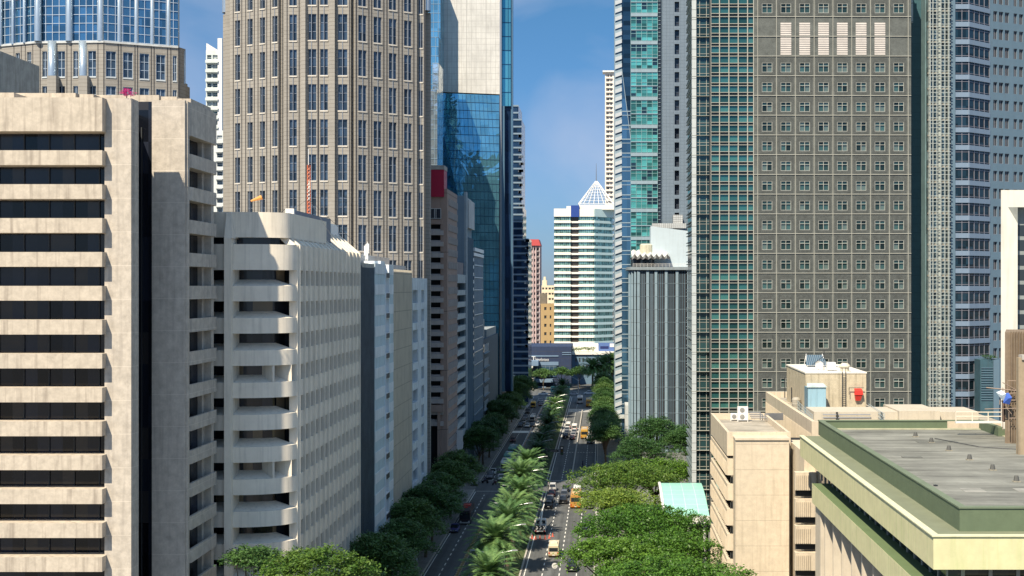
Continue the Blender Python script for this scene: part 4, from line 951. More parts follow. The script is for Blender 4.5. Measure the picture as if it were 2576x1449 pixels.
    for u in (1299, 1311, 1323, 1335): mb.box(PX(u, Y), PX(u+2, Y), Y+.5, Y+1.2, PZ(953, Y), PZ(926, Y))
    mb.box(PX(1297, Y), PX(1340, Y), Y+.4, Y+5, PZ(926, Y), PZ(922.5, Y)); part('frame', mb, wc, t)
    mb = MB(); mb.box(PX(1285, Y), PX(1352, Y), Y+8, 621.5, PZ(923, Y), PZ(911, Y)); part('roof', mb, pal, t)
    # grey-blue low block
    t, m, zt, rows = block('grey_office_block', 'low grey blue office block with two rows of small windows under the white banded tower', 1438, 1549, 892, 640, (.12, .20, .28), [(1447+9.5*i, 1450.5+9.5*i) for i in range(11)], 9e9, 30)
    wg = Fr((PX(1438, 640), 640), (PX(1549, 640), 640)); pts = [wg.P(wg.S(1449+9*i), 0, PZ(v, 640)) for i in range(11) for v in (910, 928, 944)]
    repeat('window', winproto(wg, .8, 2.0, .08, 1, 1, dg=.05, ft=.08), [wn, M['metal']], t, pts)
    mb = MB(); mb.box(PX(1438, 638), PX(1550, 638), 639.2, 672, zt+.01, zt+1.6); mb.box(PX(1438, 648), PX(1550, 648), 648, 672, zt+1.6, zt+4.2); part('roof_terrace', mb, wb, t)
    t = thing('blue_billboard', 'blue rooftop billboard with a white patch above the low grey blue office block', 'billboard', (PX(1525, 642), 642, zt+1.6))
    mb = MB(); mb.box(PX(1505, 642), PX(1549, 642), 641.6, 642, zt+1.7, zt+6.0); part('board', mb, paint('billboard_blue', (.10, .17, .38), .5), t)
    mb = MB(); mb.box(PX(1534, 642), PX(1546, 642), 641.5, 641.59, zt+3.8, zt+5.6); mb.box(PX(1510, 642), PX(1531, 642), 641.5, 641.59, zt+2.9, zt+4.2, 1); part('patch', mb, [M['white'], paint('billboard_navy', (.02, .03, .12), .5)], t)
far_group()
# ------------------------------------------------------------ right side of the street
def granite_tower():
    t = thing('granite_tower', 'huge grey granite office tower with white grid lines, cross windows and a teal glass corner', 'building', (PX(2000, 260), 270, 0))
    Y = 254.; LP = 49.62*Y/F; L0 = PZ(42, Y); zt = L0+LP*3
    PW = 47.3*Y/F; xg = PX(1906, Y)
    gran = clad('grey_granite', (.122, .134, .126), stain=.34, streak=.12, speck=.55, scale=.9, bump=.1, dirt=(.06, .06, .055), rough=.6)
    gl = glass('small_window_glass', (.035, .075, .075), metal=.25, rough=.12, cell=(PW/2, 3, LP/2), off=(xg, 0, L0), var=.75, blind=.16, blindcol=(.12, .17, .16))
    wh = paint('white_window_frame', (.40, .41, .37), .4); lin = paint('grid_line', (.38, .38, .33), .45)
    x0, x1, xt = PX(1788, Y), PX(2292, Y), PX(1895, Y)
    fr = Fr((x0, Y), (x1, Y)); k0 = fr.S(1906)
    WW, WH = 26.*Y/F, 24.*Y/F
    cols = [(k0+PW*i+PW/2-WW/2, k0+PW*i+PW/2+WW/2) for i in range(8)]
    lv = [L0-LP*j for j in range(-3, 30) if L0-LP*j > 0]
    rows = [(z+9.2*Y/F, z+9.2*Y/F+WH) for z in lv]
    special = (1, 2)
    rws = [r for z, r in zip(lv, rows) if not (L0-LP*2.5 < z < L0-LP*.5)]
    mb = MB(); s0 = fr.S(1896)
    wall(mb, fr, s0, fr.L, 0, zt, cols, rws, -1.5, 0); part('granite_wall', mb, gran, t)
    # slightly recessed darker square round each window is a separate slab ring
    darkg = clad('dark_granite', (.088, .097, .092), stain=.3, streak=.1, speck=.5, scale=1.2, bump=.05, rough=.6)
    rb = MB()
    rb.lbox(fr, -WW/2-.5, WW/2+.5, WH, WH+.95, .004, .04); rb.lbox(fr, -WW/2-.5, WW/2+.5, -.45, 0, .004, .04)
    rb.lbox(fr, -WW/2-.5, -WW/2, 0, WH, .004, .04); rb.lbox(fr, WW/2, WW/2+.5, 0, WH, .004, .04)
    pts = [fr.P((c[0]+c[1])/2, 0, r[0]) for r in rws for c in cols]
    repeat('window_surround', rb, [darkg], t, pts)
    pr = winproto(fr, WW, WH, .08, 2, 1, dg=-.22, ft=.24, ratios=[.66]); repeat('window', pr, [gl, wh], t, pts)
    mb = MB(); mb.box(x0, x1, Y+1.5, Y+30, 0, zt); part('wall', mb, M['dark'], t)
    # louvred plant floors
    lou = plain('louvre_white', (.46, .43, .40), .5, var=.1)
    lm = MB(); zl0, zl1 = PZ(138.5, Y), PZ(57, Y); lw = 27.*Y/F
    z = 0
    while z < zl1-zl0: lm.hexa([fr.V(-lw/2, .03, z), fr.V(lw/2, .03, z), fr.V(lw/2, .01, z), fr.V(-lw/2, .01, z), fr.V(-lw/2, .10, z+.05), fr.V(lw/2, .10, z+.05), fr.V(lw/2, .01, z+.40), fr.V(-lw/2, .01, z+.40)]); z += .44
    lm.lbox(fr, -lw/2, lw/2, 0, zl1-zl0, .005, .02)
    repeat('louvre_panel', lm, [lou], t, [fr.P((cols[i][0]+cols[i][1])/2, 0, zl0) for i in range(1, 7)])
    mb = MB()
    for i in range(9): mb.fbox(fr, k0+PW*i-.055, k0+PW*i+.055, 0, zt, .04, .14)
    for z in lv: mb.fbox(fr, s0, fr.L, z-.06, z+.06, .045, .16)
    part('grid_line', mb, lin, t)
    # teal glass grid
    tg = glass('teal_glass', (.035, .125, .125), metal=.45, rough=.10, cell=(46.8/2*Y/F, 3, LP/2), off=(x0, 0, L0), var=.45, wavy=.05, blind=.10, blindcol=(.07, .22, .20))
    dk = plain('spandrel_glass', (.03, .035, .035), .2, var=.3)
    mb = MB(); mb.fbox(fr, 0, s0, 0, zt, -1.5, -.2); part('curtain_wall', mb, tg, t)
    mb = MB()
    for z in lv:
        mb.fbox(fr, 0, s0-.1, z+.05, z+8*Y/F, -.2, -.14); mb.fbox(fr, 0, s0-.1, z+24.8*Y/F, z+32*Y/F, -.2, -.14)
    part('spandrel', mb, dk, t)
    mb = MB()
    for u in (1788, 1810, 1833.5, 1857, 1880.5): s = fr.S(u); mb.fbox(fr, max(0, s-.09), s+.09, 0, zt, -.2, .1)
    mb.fbox(fr, s0-.12, s0+.05, 0, zt, .041, .13)
    for z in lv:
        for dz in (0, 8, 24.8, 32): mb.fbox(fr, 0, s0-.12, z+dz*Y/F-.05, z+dz*Y/F+.05, -.2, .12)
    part('mullion_grid', mb, lin, t)
    # corner column and glass strip left of it
    xc0, xc1 = PX(1741, Y), PX(1752, Y)
    colm = clad('white_column_panel', (.48, .52, .52), joints=((2, LP/2, 0, .12),), stain=.08, streak=.1, rough=.4)
    mb = MB(); mb.box(xc0, xc1, Y+.4, Y+1.6, 0, zt+6); part('corner_column', mb, colm, t)
    dgl = glass('dark_teal_glass', (.03, .07, .075), metal=.4, rough=.1, cell=(2.2, 3, LP/2), off=(xc1, 0, L0), var=.5)
    mb = MB(); mb.box(xc1, x0-.01, Y+1.0, Y+3, 0, zt+6); part('curtain_wall', mb, dgl, t)
    mb = MB()
    for x in (PX(1760, Y+1), PX(1777, Y+1)): mb.box(x-.045, x+.045, Y+.85, Y+1, 0, zt)
    for z in lv:
        for dz in (0, 8, 24.8, 32): mb.box(xc0-.05, x0-.25, Y+.35 if dz == 0 else Y+.9, Y+1, z+dz*Y/F-.035, z+dz*Y/F+.035)
    part('mullion_grid', mb, lin, t)
    mb = MB(); mb.box(x0-.25, x0, Y+.1, Y+1, 0, zt); part('edge_fin', mb, M['darkmetal'], t)
    # street-facing side with projecting shades
    mb = MB(); mb.box(xc0+.3, xc1, Y+1.6, Y+17, 0, zt); part('side_wall', mb, dgl, t)
    shm = paint('shade_fin', (.20, .25, .26), .4, .3)
    pts = [Vector((xc0+.3, 0, z+dz*Y/F)) for z in lv for dz in (0, 8, 24.8, 32)]
    sh = MB(); sh.box(-.75, 0, Y+.9, Y+16.8, -.06, .06)
    me = MB()
    for p in pts: me.box(xc0-.12, xc0+.3, Y+.9, Y+16.8, p.z-.05, p.z+.05)
    part('sun_shade_rows', me, shm, t, kind='stuff')
granite_tower()
def right_far():
    # dark teal recess, lattice, banded blue-white tower
    t = thing('dark_teal_slab', 'plain dark teal slab in the recess between the granite tower and the white lattice', 'building', (PX(2313, 262), 266, 0))
    Y = 262.; mb = MB(); mb.box(PX(2288, Y), PX(2336, Y), Y, Y+12, 0, PZ(-90, Y))
    part('wall', mb, clad('teal_slab_panel', (.045, .115, .14), joints=((2, 1.8, 0, .08),), jcol=(.025, .06, .08), stain=.12, streak=.1, rough=.5), t)
    mb = MB(); mb.box(PX(2286, Y), PX(2296, Y), Y-.3, Y, PZ(58, Y), PZ(-90, Y)); part('pale_strip', mb, clad('pale_strip_panel', (.45, .55, .58), joints=((2, 3.9, 0, .15),)), t)
    mb = MB(); mb.box(PX(2329, 258), PX(2336, 258), 258.5, 262, 0, PZ(-90, Y)); part('edge_fin', mb, clad('teal_edge', (.16, .26, .28)), t)
    t = thing('white_lattice_bay', 'tall white steel lattice screen in front of a glass stair bay', 'lattice bay', (PX(2363, 256), 262, 0))
    Y = 256.; gl = glass('stair_glass', (.16, .22, .23), metal=.35, rough=.15, cell=(1.1, 3, 1.9), var=.6); lw = paint('lattice_white', (.38, .42, .40), .4)
    x0, x1 = PX(2337, Y), PX(2391, Y)
    mb = MB(); mb.box(x0, x1+.3, Y+1.2, Y+8, 20, PZ(-90, Y)); part('curtain_wall', mb, gl, t)
    MOD = 49.3/1.0*Y/F*.985
    mb = MB(); z = 20
    zz = PZ(0, Y)
    pitch = 39.3*Y/F
    zk = PZ(21, Y)+pitch*2
    while zk > 18:
        for dz in (0, .55, 1.2, 2.05): mb.box(x0-.1, x1+.1, Y, Y+.16, zk-dz-.05, zk-dz+.05)
        mb.box(x0, x1, Y+.9, Y+1.2, zk-.5, zk-.15, 1)
        zk -= pitch
    for u in (2340, 2347, 2357, 2367, 2377, 2387): x = PX(u, Y); mb.box(x-.075, x+.075, Y-.03, Y+.2, 18, PZ(-90, Y))
    for u in (2341, 2365, 2389): x = PX(u, Y); mb.box(x-.2, x+.2, Y+.5, Y+1.0, 18, PZ(-90, Y))
    part('lattice', mb, [lw, clad('warm_slab_edge', (.30, .28, .24))], t)
    # blue-white banded tower
    t = thing('banded_glass_tower', 'blue white panelled tower with wide dark ribbon windows round its angled corner at the right', 'building', (PX(2480, 270), 275, 0))
    Y = 258.; FL = 44.3*Y/F
    pan = clad('pale_blue_panel', (.12, .19, .25), joints=((2, FL/3, .3, .07), (0, 1.9, 0, .07)), jcol=(.13, .19, .24), jmix=.6, stain=.08, streak=.12, rough=.45)
    bnd = clad('bright_band_panel', (.19, .26, .35), joints=((0, 1.6, .2, .06),), jcol=(.25, .3, .36), stain=.05, streak=.08, rough=.4)
    dg = glass('ribbon_glass', (.012, .03, .045), metal=.30, rough=.08, cell=(1.7, 2, FL), off=(.4, 0, 0), var=.6, wavy=.15)
    fm = paint('ribbon_frame', (.30, .30, .34), .4, .3)
    A = (PX(2391, Y), Y); B = (PX(2402, Y), Y); C_ = (PX(2438, Y), Y); D = (PX(2490, 262.5), 262.5); E = (D[0]+30, D[1]+14)
    zt = PZ(-80, Y); zb = 12
    mb = MB(); mb.prism([(A[0], Y+.5), (B[0], Y+.6), (C_[0]-.1, Y+.6), (D[0]-.3, D[1]+.6), (E[0], E[1]+.6), (E[0], 300), (PX(2391, 300), 300)], 0, zt); part('wall', mb, pan, t)
    mb = MB(); mb.box(A[0], B[0], Y-.3, Y+.5, 0, zt); part('pier', mb, pan, t)
    fC, fD, fE = Fr(B, C_), Fr(C_, D), Fr(D, E)
    v0 = 63
    for k in range(-2, 27):
        zb0 = PZ(v0+44.3*k+4, Y); zw = PZ(v0+44.3*k-8-24, Y)
        zbt = PZ(v0+44.3*k-8, Y)
        for f in (fC, fD):
            mb = MB(); mb.fbox(f, 0, f.L, zb0, zbt, -.5, .12); part('spandrel', mb, bnd, t)
            mb = MB(); mb.fbox(f, .02, f.L-.02, zbt, zbt+32.1*Y/F, -.5, -.15, 0)
            mb.fbox(f, .02, f.L-.02, zbt+.28, zbt+.36, -.15, -.04, 1); mb.fbox(f, .02, f.L-.02, zbt+2.2, zbt+2.27, -.15, -.04, 1)
            n = 2 if f is fC else 4
            for i in range(n+1): s = .08+(f.L-.16)*i/n; mb.fbox(f, s-.05, s+.05, zbt, zbt+32.1*Y/F, -.14, -.03, 1)
            part('ribbon_window', mb, [dg, fm], t)
    # right facet: punched triple windows
    g = []
    s = fE.S(2497)
    cols = []
    for (ua, ub) in ((2499, 2509), (2513, 2524), (2528, 2539), (2550, 2559), (2564, 2574)): cols.append((fE.S(ua), fE.S(ub)))
    rows = [(PZ(v0+44.3*k-4, 265), PZ(v0+44.3*k-30, 265)) for k in range(-2, 20)]
    mb = MB(); wall(mb, fE, 0, fE.L-1, zb, zt, cols, rows, -.6, 0); part('facade', mb, pan, t)
    for (a, b) in cols: repeat('window', winproto(fE, b-a, 26*265/F, .08, 2, 1, dg=-.4), [dg, fm], t, [fE.P((a+b)/2, 0, r[0]) for r in rows], 20)
    # louvre plant wall low on the right
    mb = MB(); mb.box(PX(2466, 255), PX(2509, 255), 255, 262, 5, PZ(905, 255)); mb.box(PX(2500, 254.5), PX(2514, 254.5), 254.6, 262, 5, PZ(905, 255), 1)
    z = PZ(925, 255)
    for i in range(14): mb.box(PX(2468, 255), PX(2499, 255), 254.85, 255, z-i*.5-.12, z-i*.5, 1)
    part('plant_screen', mb, [clad('dark_teal_screen', (.05, .11, .14)), pan], t)
right_far()
def right_mid():
    # tower with teal glass (R2) and grey tiled tower (R3)
    t = thing('teal_glass_tower', 'tall tower with teal glass floors and white floor bands left of the grey tiled tower', 'building', (PX(1600, 410), 415, 0))
    Y = 400.; z2 = lambda z: 1540.9+z*.217; FL = 35.05*Y/F; zt = PZ(-80, Y)
    tg = glass('bright_teal_glass', (.07, .29, .29), metal=.30, rough=.15, cell=(61.5*.217*Y/F, 3, FL/2), off=(PX(z2(212), Y), 0, PZ(.217*190, Y)), var=.75, blind=.12, blindcol=(.02, .05, .08))
    dk = glass('deep_blue_glass', (.015, .045, .085), metal=.4, rough=.08, cell=(2.3, 3, 1.5), var=.6, wavy=.2)
    pl = clad('pale_blue_grey_panel', (.27, .36, .42), stain=.08, streak=.15, rough=.5); fm = paint('teal_tower_frame', (.25, .45, .46), .4, .2)
    mb = MB(); mb.box(PX(z2(40), Y)+.4, PX(z2(575), Y), Y+1.2, Y+25, 0, zt); part('wall', mb, M['dark'], t)
    mb = MB(); mb.box(PX(z2(25), Y), PX(z2(105), Y), Y, Y+20, 0, zt); part('side_wall', mb, pl, t)
    wf = Fr((PX(z2(25), Y), Y), (PX(z2(105), Y), Y)); s0, s1 = wf.S(z2(48)), wf.S(z2(92)); zs = [PZ(.217*(58+93.2*i), Y) for i in range(-2, 55)]
    mbp = MB(); mbp.hexa([wf.V(-1.05, .08, 0), wf.V(1.05, .08, .75), wf.V(1.05, .004, .75), wf.V(-1.05, .004, 0), wf.V(-1.05, .08, 1.2), wf.V(1.05, .08, 1.95), wf.V(1.05, .004, 1.95), wf.V(-1.05, .004, 1.2)])
    mbp.hexa([wf.V(-1.05, .08, -.45), wf.V(1.05, .08, .3), wf.V(1.05, .004, .3), wf.V(-1.05, .004, -.45), wf.V(-1.05, .08, 0-.01), wf.V(1.05, .08, .74), wf.V(1.05, .004, .74), wf.V(-1.05, .004, -.01)], 1)
    repeat('window', mbp, [clad('reflecting_pane', (.48, .52, .55), stain=.1, streak=0), dk], t, [wf.P((s0+s1)/2, 0, z) for z in zs if z > 6], 60)
    mb = MB(); mb.box(PX(z2(106), Y), PX(z2(211), Y), Y+.3, Y+1.2, 0, zt); part('curtain_wall', mb, dk, t)
    blu = glass('sky_blue_glass', (.07, .17, .28), metal=.6, rough=.1, cell=(2, 3, 4.4), var=.3)
    def q(zx, zy): return (PX(z2(zx), Y+.1), Y+.1, PZ(.217*zy, Y+.1))
    mb = MB(); mb.extr([q(106, 800), q(210, 1620), q(210, 6500), q(106, 6500)][::-1], (0, .19, 0)); part('slanted_facet', mb, blu, t)
    mb = MB(); z = PZ(280, Y)
    mb.tube(q(106, 790), q(212, 1625), .12, n=4)
    while z > 8: mb.box(PX(z2(106), Y), PX(z2(211), Y), Y+.0, Y+.09, z-.15, z+.15); mb.box(PX(z2(106), Y), PX(z2(211), Y), Y+.0, Y+.09, z-1.35, z-1.15); z -= FL
    part('mullion_grid', mb, pl, t)
    f = Fr((PX(z2(212), Y), Y), (PX(z2(523), Y), Y))
    mb = MB(); mb.fbox(f, 0, f.L, 0, zt, -1.2, -.15); part('curtain_wall', mb, tg, t)
    mb = MB()
    for i in range(6): s = f.L*i/5; mb.fbox(f, s-.06, s+.06, 0, zt, -.15, .0)
    k = -3
    while PZ(.217*(190+162*k), Y) > 5:
        z = PZ(.217*(190+162*k), Y)
        mb.fbox(f, 0, f.L, z-1.1, z-.98, -.15, -.01); mb.fbox(f, 0, f.L, z-FL+1.2, z-FL+1.32, -.15, -.01); k += 1
    part('mullion_grid', mb, fm, t)
    k = -3
    while PZ(.217*(190+162*k), Y) > 5:
        z = PZ(.217*(190+162*k), Y); h = 1.05 if k % 2 == 0 else .25
        mb = MB(); mb.fbox(f, 0, f.L, z, z+h, -.1, .12); part('floor_band', mb, pl, t); k += 1
    mb = MB(); mb.box(PX(z2(524), Y), PX(z2(570), Y), Y+.5, Y+1.2, 0, zt)
    z = 10
    part('dark_slot', mb, plain('slot_dark', (.02, .03, .05), .3), t)
    mb = MB()
    while z < zt: mb.box(PX(z2(532), Y), PX(z2(556), Y), Y+.3, Y+.5, z, z+.15); z += 1.25
    part('rung', mb, pl, t)
    t = thing('grey_tiled_tower', 'grey tiled tower with one column of recessed dark windows beside the granite tower', 'building', (PX(1693, 395), 402, 0))
    Y = 395.; FL = 35.3*Y/F
    gt = clad('grey_tile', (.17, .22, .27), joints=((0, 1.13, 0, .08), (2, FL/4, .5, .08)), jcol=(.08, .11, .14), jmix=.7, stain=.08, streak=.1, rough=.5)
    f = Fr((PX(1666, Y), Y), (PX(1740, Y), Y)); s0, s1 = f.S(1697), f.S(1708.7); rows = [(PZ(.217*(140+163*k), Y), PZ(.217*(20+163*k), Y)) for k in range(-2, 24)]
    mb = MB(); wall(mb, f, 0, f.L, 0, zt, [(s0, s1)], rows, -1.5, 0); mb.box(PX(1666, Y), PX(1740, Y), Y+1.5, Y+14, 0, zt); part('facade', mb, gt, t)
    repeat('window', winproto(f, s1-s0, 26*Y/F, .08, 1, 3, dg=-1.2), [glass('slot_window_glass', (.04, .05, .07)), M['darkmetal']], t, [f.P((s0+s1)/2, 0, r[0]) for r in rows])
    mb = MB(); mb.box(PX(1694, 390), PX(1718, 390), 391, 394.8, PZ(572, 390), PZ(540, 390)); mb.box(PX(1640, 390), PX(1726, 390), 390, 391, PZ(574, 390), PZ(562, 390))
    part('cooling_tower', mb, clad('cooling_louvre', (.5, .52, .52), joints=((0, .6, 0, .15), (2, .6, 0, .15)), jcol=(.15, .15, .15)), t)
    # R4: columned building with zigzag canopy
    t = thing('columned_building', 'rounded building with white vertical columns, dark fins and a zigzag white roof canopy', 'building', (PX(1655, 385), 388, 0))
    Y = 376.; z4 = lambda z: 1509.4+.4126*z; v4 = lambda z: 534.6+.4126*z
    xr = PX(1740, Y); xa = PX(1606, Y); zt = PZ(v4(350), Y)
    wc = clad('white_column', (.24, .33, .39), joints=((2, 3.9, 0, .12),), stain=.1, streak=.3, rough=.5); dk = glass('fin_gap_glass', (.03, .04, .05), cell=(1, 3, 3.9), var=.5)
    # plan: flat front, rounded left corner
    rad = (xa-PX(1584, Y))
    cp = [(xa-rad*math.sin(a), Y+rad*1.6-rad*1.6*math.cos(a)) for a in [R(90)*i/8 for i in range(8, -1, -1)]]
    mb = MB(); mb.prism([(cp[0][0]+.5, Y+22), (cp[0][0]+.5, cp[0][1])]+[(x+.4, y+.5) for x, y in cp[1:]]+[(xr, Y+.5), (xr, Y+22)], 0, zt); part('wall', mb, dk, t)
    run = cp+[(PX(u, Y), Y) for u in (1629, 1650, 1675.5, 1703, 1732)]
    fin = clad('dark_fin', (.09, .10, .12), stain=.1, streak=.1); fin2 = clad('blue_grey_fin_b', (.15, .23, .29), stain=.1, streak=.1)
    for i, (x, y) in enumerate(run):
        if i < 9 and i % 2: continue
        w = .42 if i >= 8 else .3; mb = MB(); mb.box(x-w, x+w, y-.6, y+.8, 0, zt); part('column', mb, wc, t)
    k = 0
    for i in range(8, len(run)-1):
        x0, x1 = run[i][0]+.62, run[i+1][0]-.62; n = 6
        for j in range(n):
            x = x0+(x1-x0)*(j+.7)/(n+.4); mb = MB(); mb.box(x-.07, x+.07, Y-.25, Y+.5, 0, zt); part('fin', mb, fin if j % 2 else fin2, t)
    for i in range(8):
        (x, y), (x2, y2) = run[i], run[i+1]; mb = MB(); mx, my = (x+x2)/2, (y+y2)/2; mb.box(mx-.12, mx+.12, my-.25, my+.5, 0, zt); part('fin', mb, fin2, t)
    mb = MB(); z = 4
    while z < zt: mb.box(xa, xr, Y-.1, Y+.05, z, z+.14); z += 3.9
    part('floor_line', mb, wc, t)
    mb = MB(); mb.prism([(cp[0][0]-.8, Y+22), (cp[0][0]-.8, cp[0][1]-.3)]+[(x-.7, y-.8) for x, y in cp[1:-1]]+[(xa, Y-1.1), (xr, Y-1.1), (xr, Y+22)], zt, PZ(v4(342), Y)+.5); part('cornice', mb, clad('grey_cornice', (.25, .30, .33), stain=.2, streak=.3), t)
    zr = PZ(v4(342), Y)+.5
    mb = MB(); mb.extr([(PX(z4(312), Y), Y+3, zr-.2), (PX(1740, Y), Y+3, zr-.2), (PX(1740, Y), Y+3, PZ(v4(112), Y)), (PX(z4(312), Y), Y+3, PZ(v4(80), Y))][::-1], (0, 9, 0)); part('roof_block', mb, clad('white_roof_block', (.50, .60, .66), stain=.04, streak=.1), t)
    mb = MB(); cx, cy = PX(z4(262), Y), Y+3.5; mb.lathe((cx, cy, zr), [(3.6, 0), (3.6, PZ(v4(285), Y)-zr), (3.9, PZ(v4(285), Y)-zr+.5)], 24); part('round_room', mb, dk, t)
    mb = MB(); mb.lathe((PX(z4(287), Y+1), Y+4.2, PZ(v4(235), Y)-1), [(2.1, 0), (2.1, 2.9), (1.7, 3.3)], 14); part('water_tank', mb, clad('cream_tank', (.55, .54, .42)), t)
    mb = MB(); za, zb_ = PZ(v4(272), Y), PZ(v4(243), Y); n = 14
    xs = [PX(z4(193+231*i/n), Y) for i in range(n+1)]
    for i in range(n):      # folded plate: ridges and valleys
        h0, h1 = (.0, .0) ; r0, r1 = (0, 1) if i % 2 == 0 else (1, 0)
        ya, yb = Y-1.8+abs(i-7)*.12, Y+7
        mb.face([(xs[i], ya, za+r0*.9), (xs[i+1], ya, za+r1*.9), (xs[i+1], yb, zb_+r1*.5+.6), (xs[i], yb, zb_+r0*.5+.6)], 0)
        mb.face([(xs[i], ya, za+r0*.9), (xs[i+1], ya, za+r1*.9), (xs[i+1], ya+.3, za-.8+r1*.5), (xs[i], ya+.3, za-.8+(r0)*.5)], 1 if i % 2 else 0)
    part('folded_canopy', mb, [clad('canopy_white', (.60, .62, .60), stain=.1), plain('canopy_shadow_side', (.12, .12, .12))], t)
    mb = MB()
    for h in (.3, .65, 1.0): mb.box(PX(z4(200), Y), xr, Y-.6, Y-.52, zr+h-.03, zr+h+.03)
    x = PX(z4(200), Y)
    while x < xr: mb.box(x, x+.06, Y-.6, Y-.54, zr, zr+1.0); x += 1.1
    part('railing', mb, M['white'], t)
    # R4b slim block left of it
    t = thing('slim_facade_block', 'slim pale block with a narrow dark slot squeezed left of the columned building', 'building', (PX(1570, 420), 430, 0))
    pc = clad('pale_slim_panel', (.50, .54, .54), joints=((2, 3.6, 0, .1),), stain=.1, streak=.3)
    mb = MB(); mb.box(PX(1561, 415), PX(1590, 415), 415, 440, 6, PZ(755, 415)); mb.box(PX(1558, 440), PX(1575, 440), 440, 470, 0, PZ(800, 440)); mb.box(PX(1551, 470), PX(1565, 470), 470, 520, 0, PZ(765, 470)); part('wall', mb, pc, t)
    mb = MB(); mb.box(PX(1573, 415), PX(1583, 415), 414.85, 415, PZ(1020, 415), PZ(898, 415)); part('dark_slot', mb, M['dark'], t)
    mb = MB(); mb.box(PX(1573, 380), PX(1590, 380), 381, 392, 0, PZ(1020, 381)); part('low_wing', mb, pc, t)
    mb = MB(); mb.box(PX(1527, 400), PX(1575, 400), 399, 412, PZ(1052, 400), PZ(1043, 400)); solo('entrance_canopy', mb, pc, 'flat grey entrance canopy over the right pavement beside the slim pale block', 'canopy')
    t, fr, z = condo('balcony_tower', 'far white residential tower with stacked balconies just left of the teal glass tower', 1522, 1552, 182, 1000, 3.75, 25, (.80, .74, .66), (.10, .10, .10), [(1525, 1533), (1535, 1540)], balc=True, wfrac=.55)
    mb = MB(); mb.box(PX(1516, 999), PX(1545, 999), 998, 1010, z, z+1.2); part('roof', mb, M['white'], t)
right_mid()
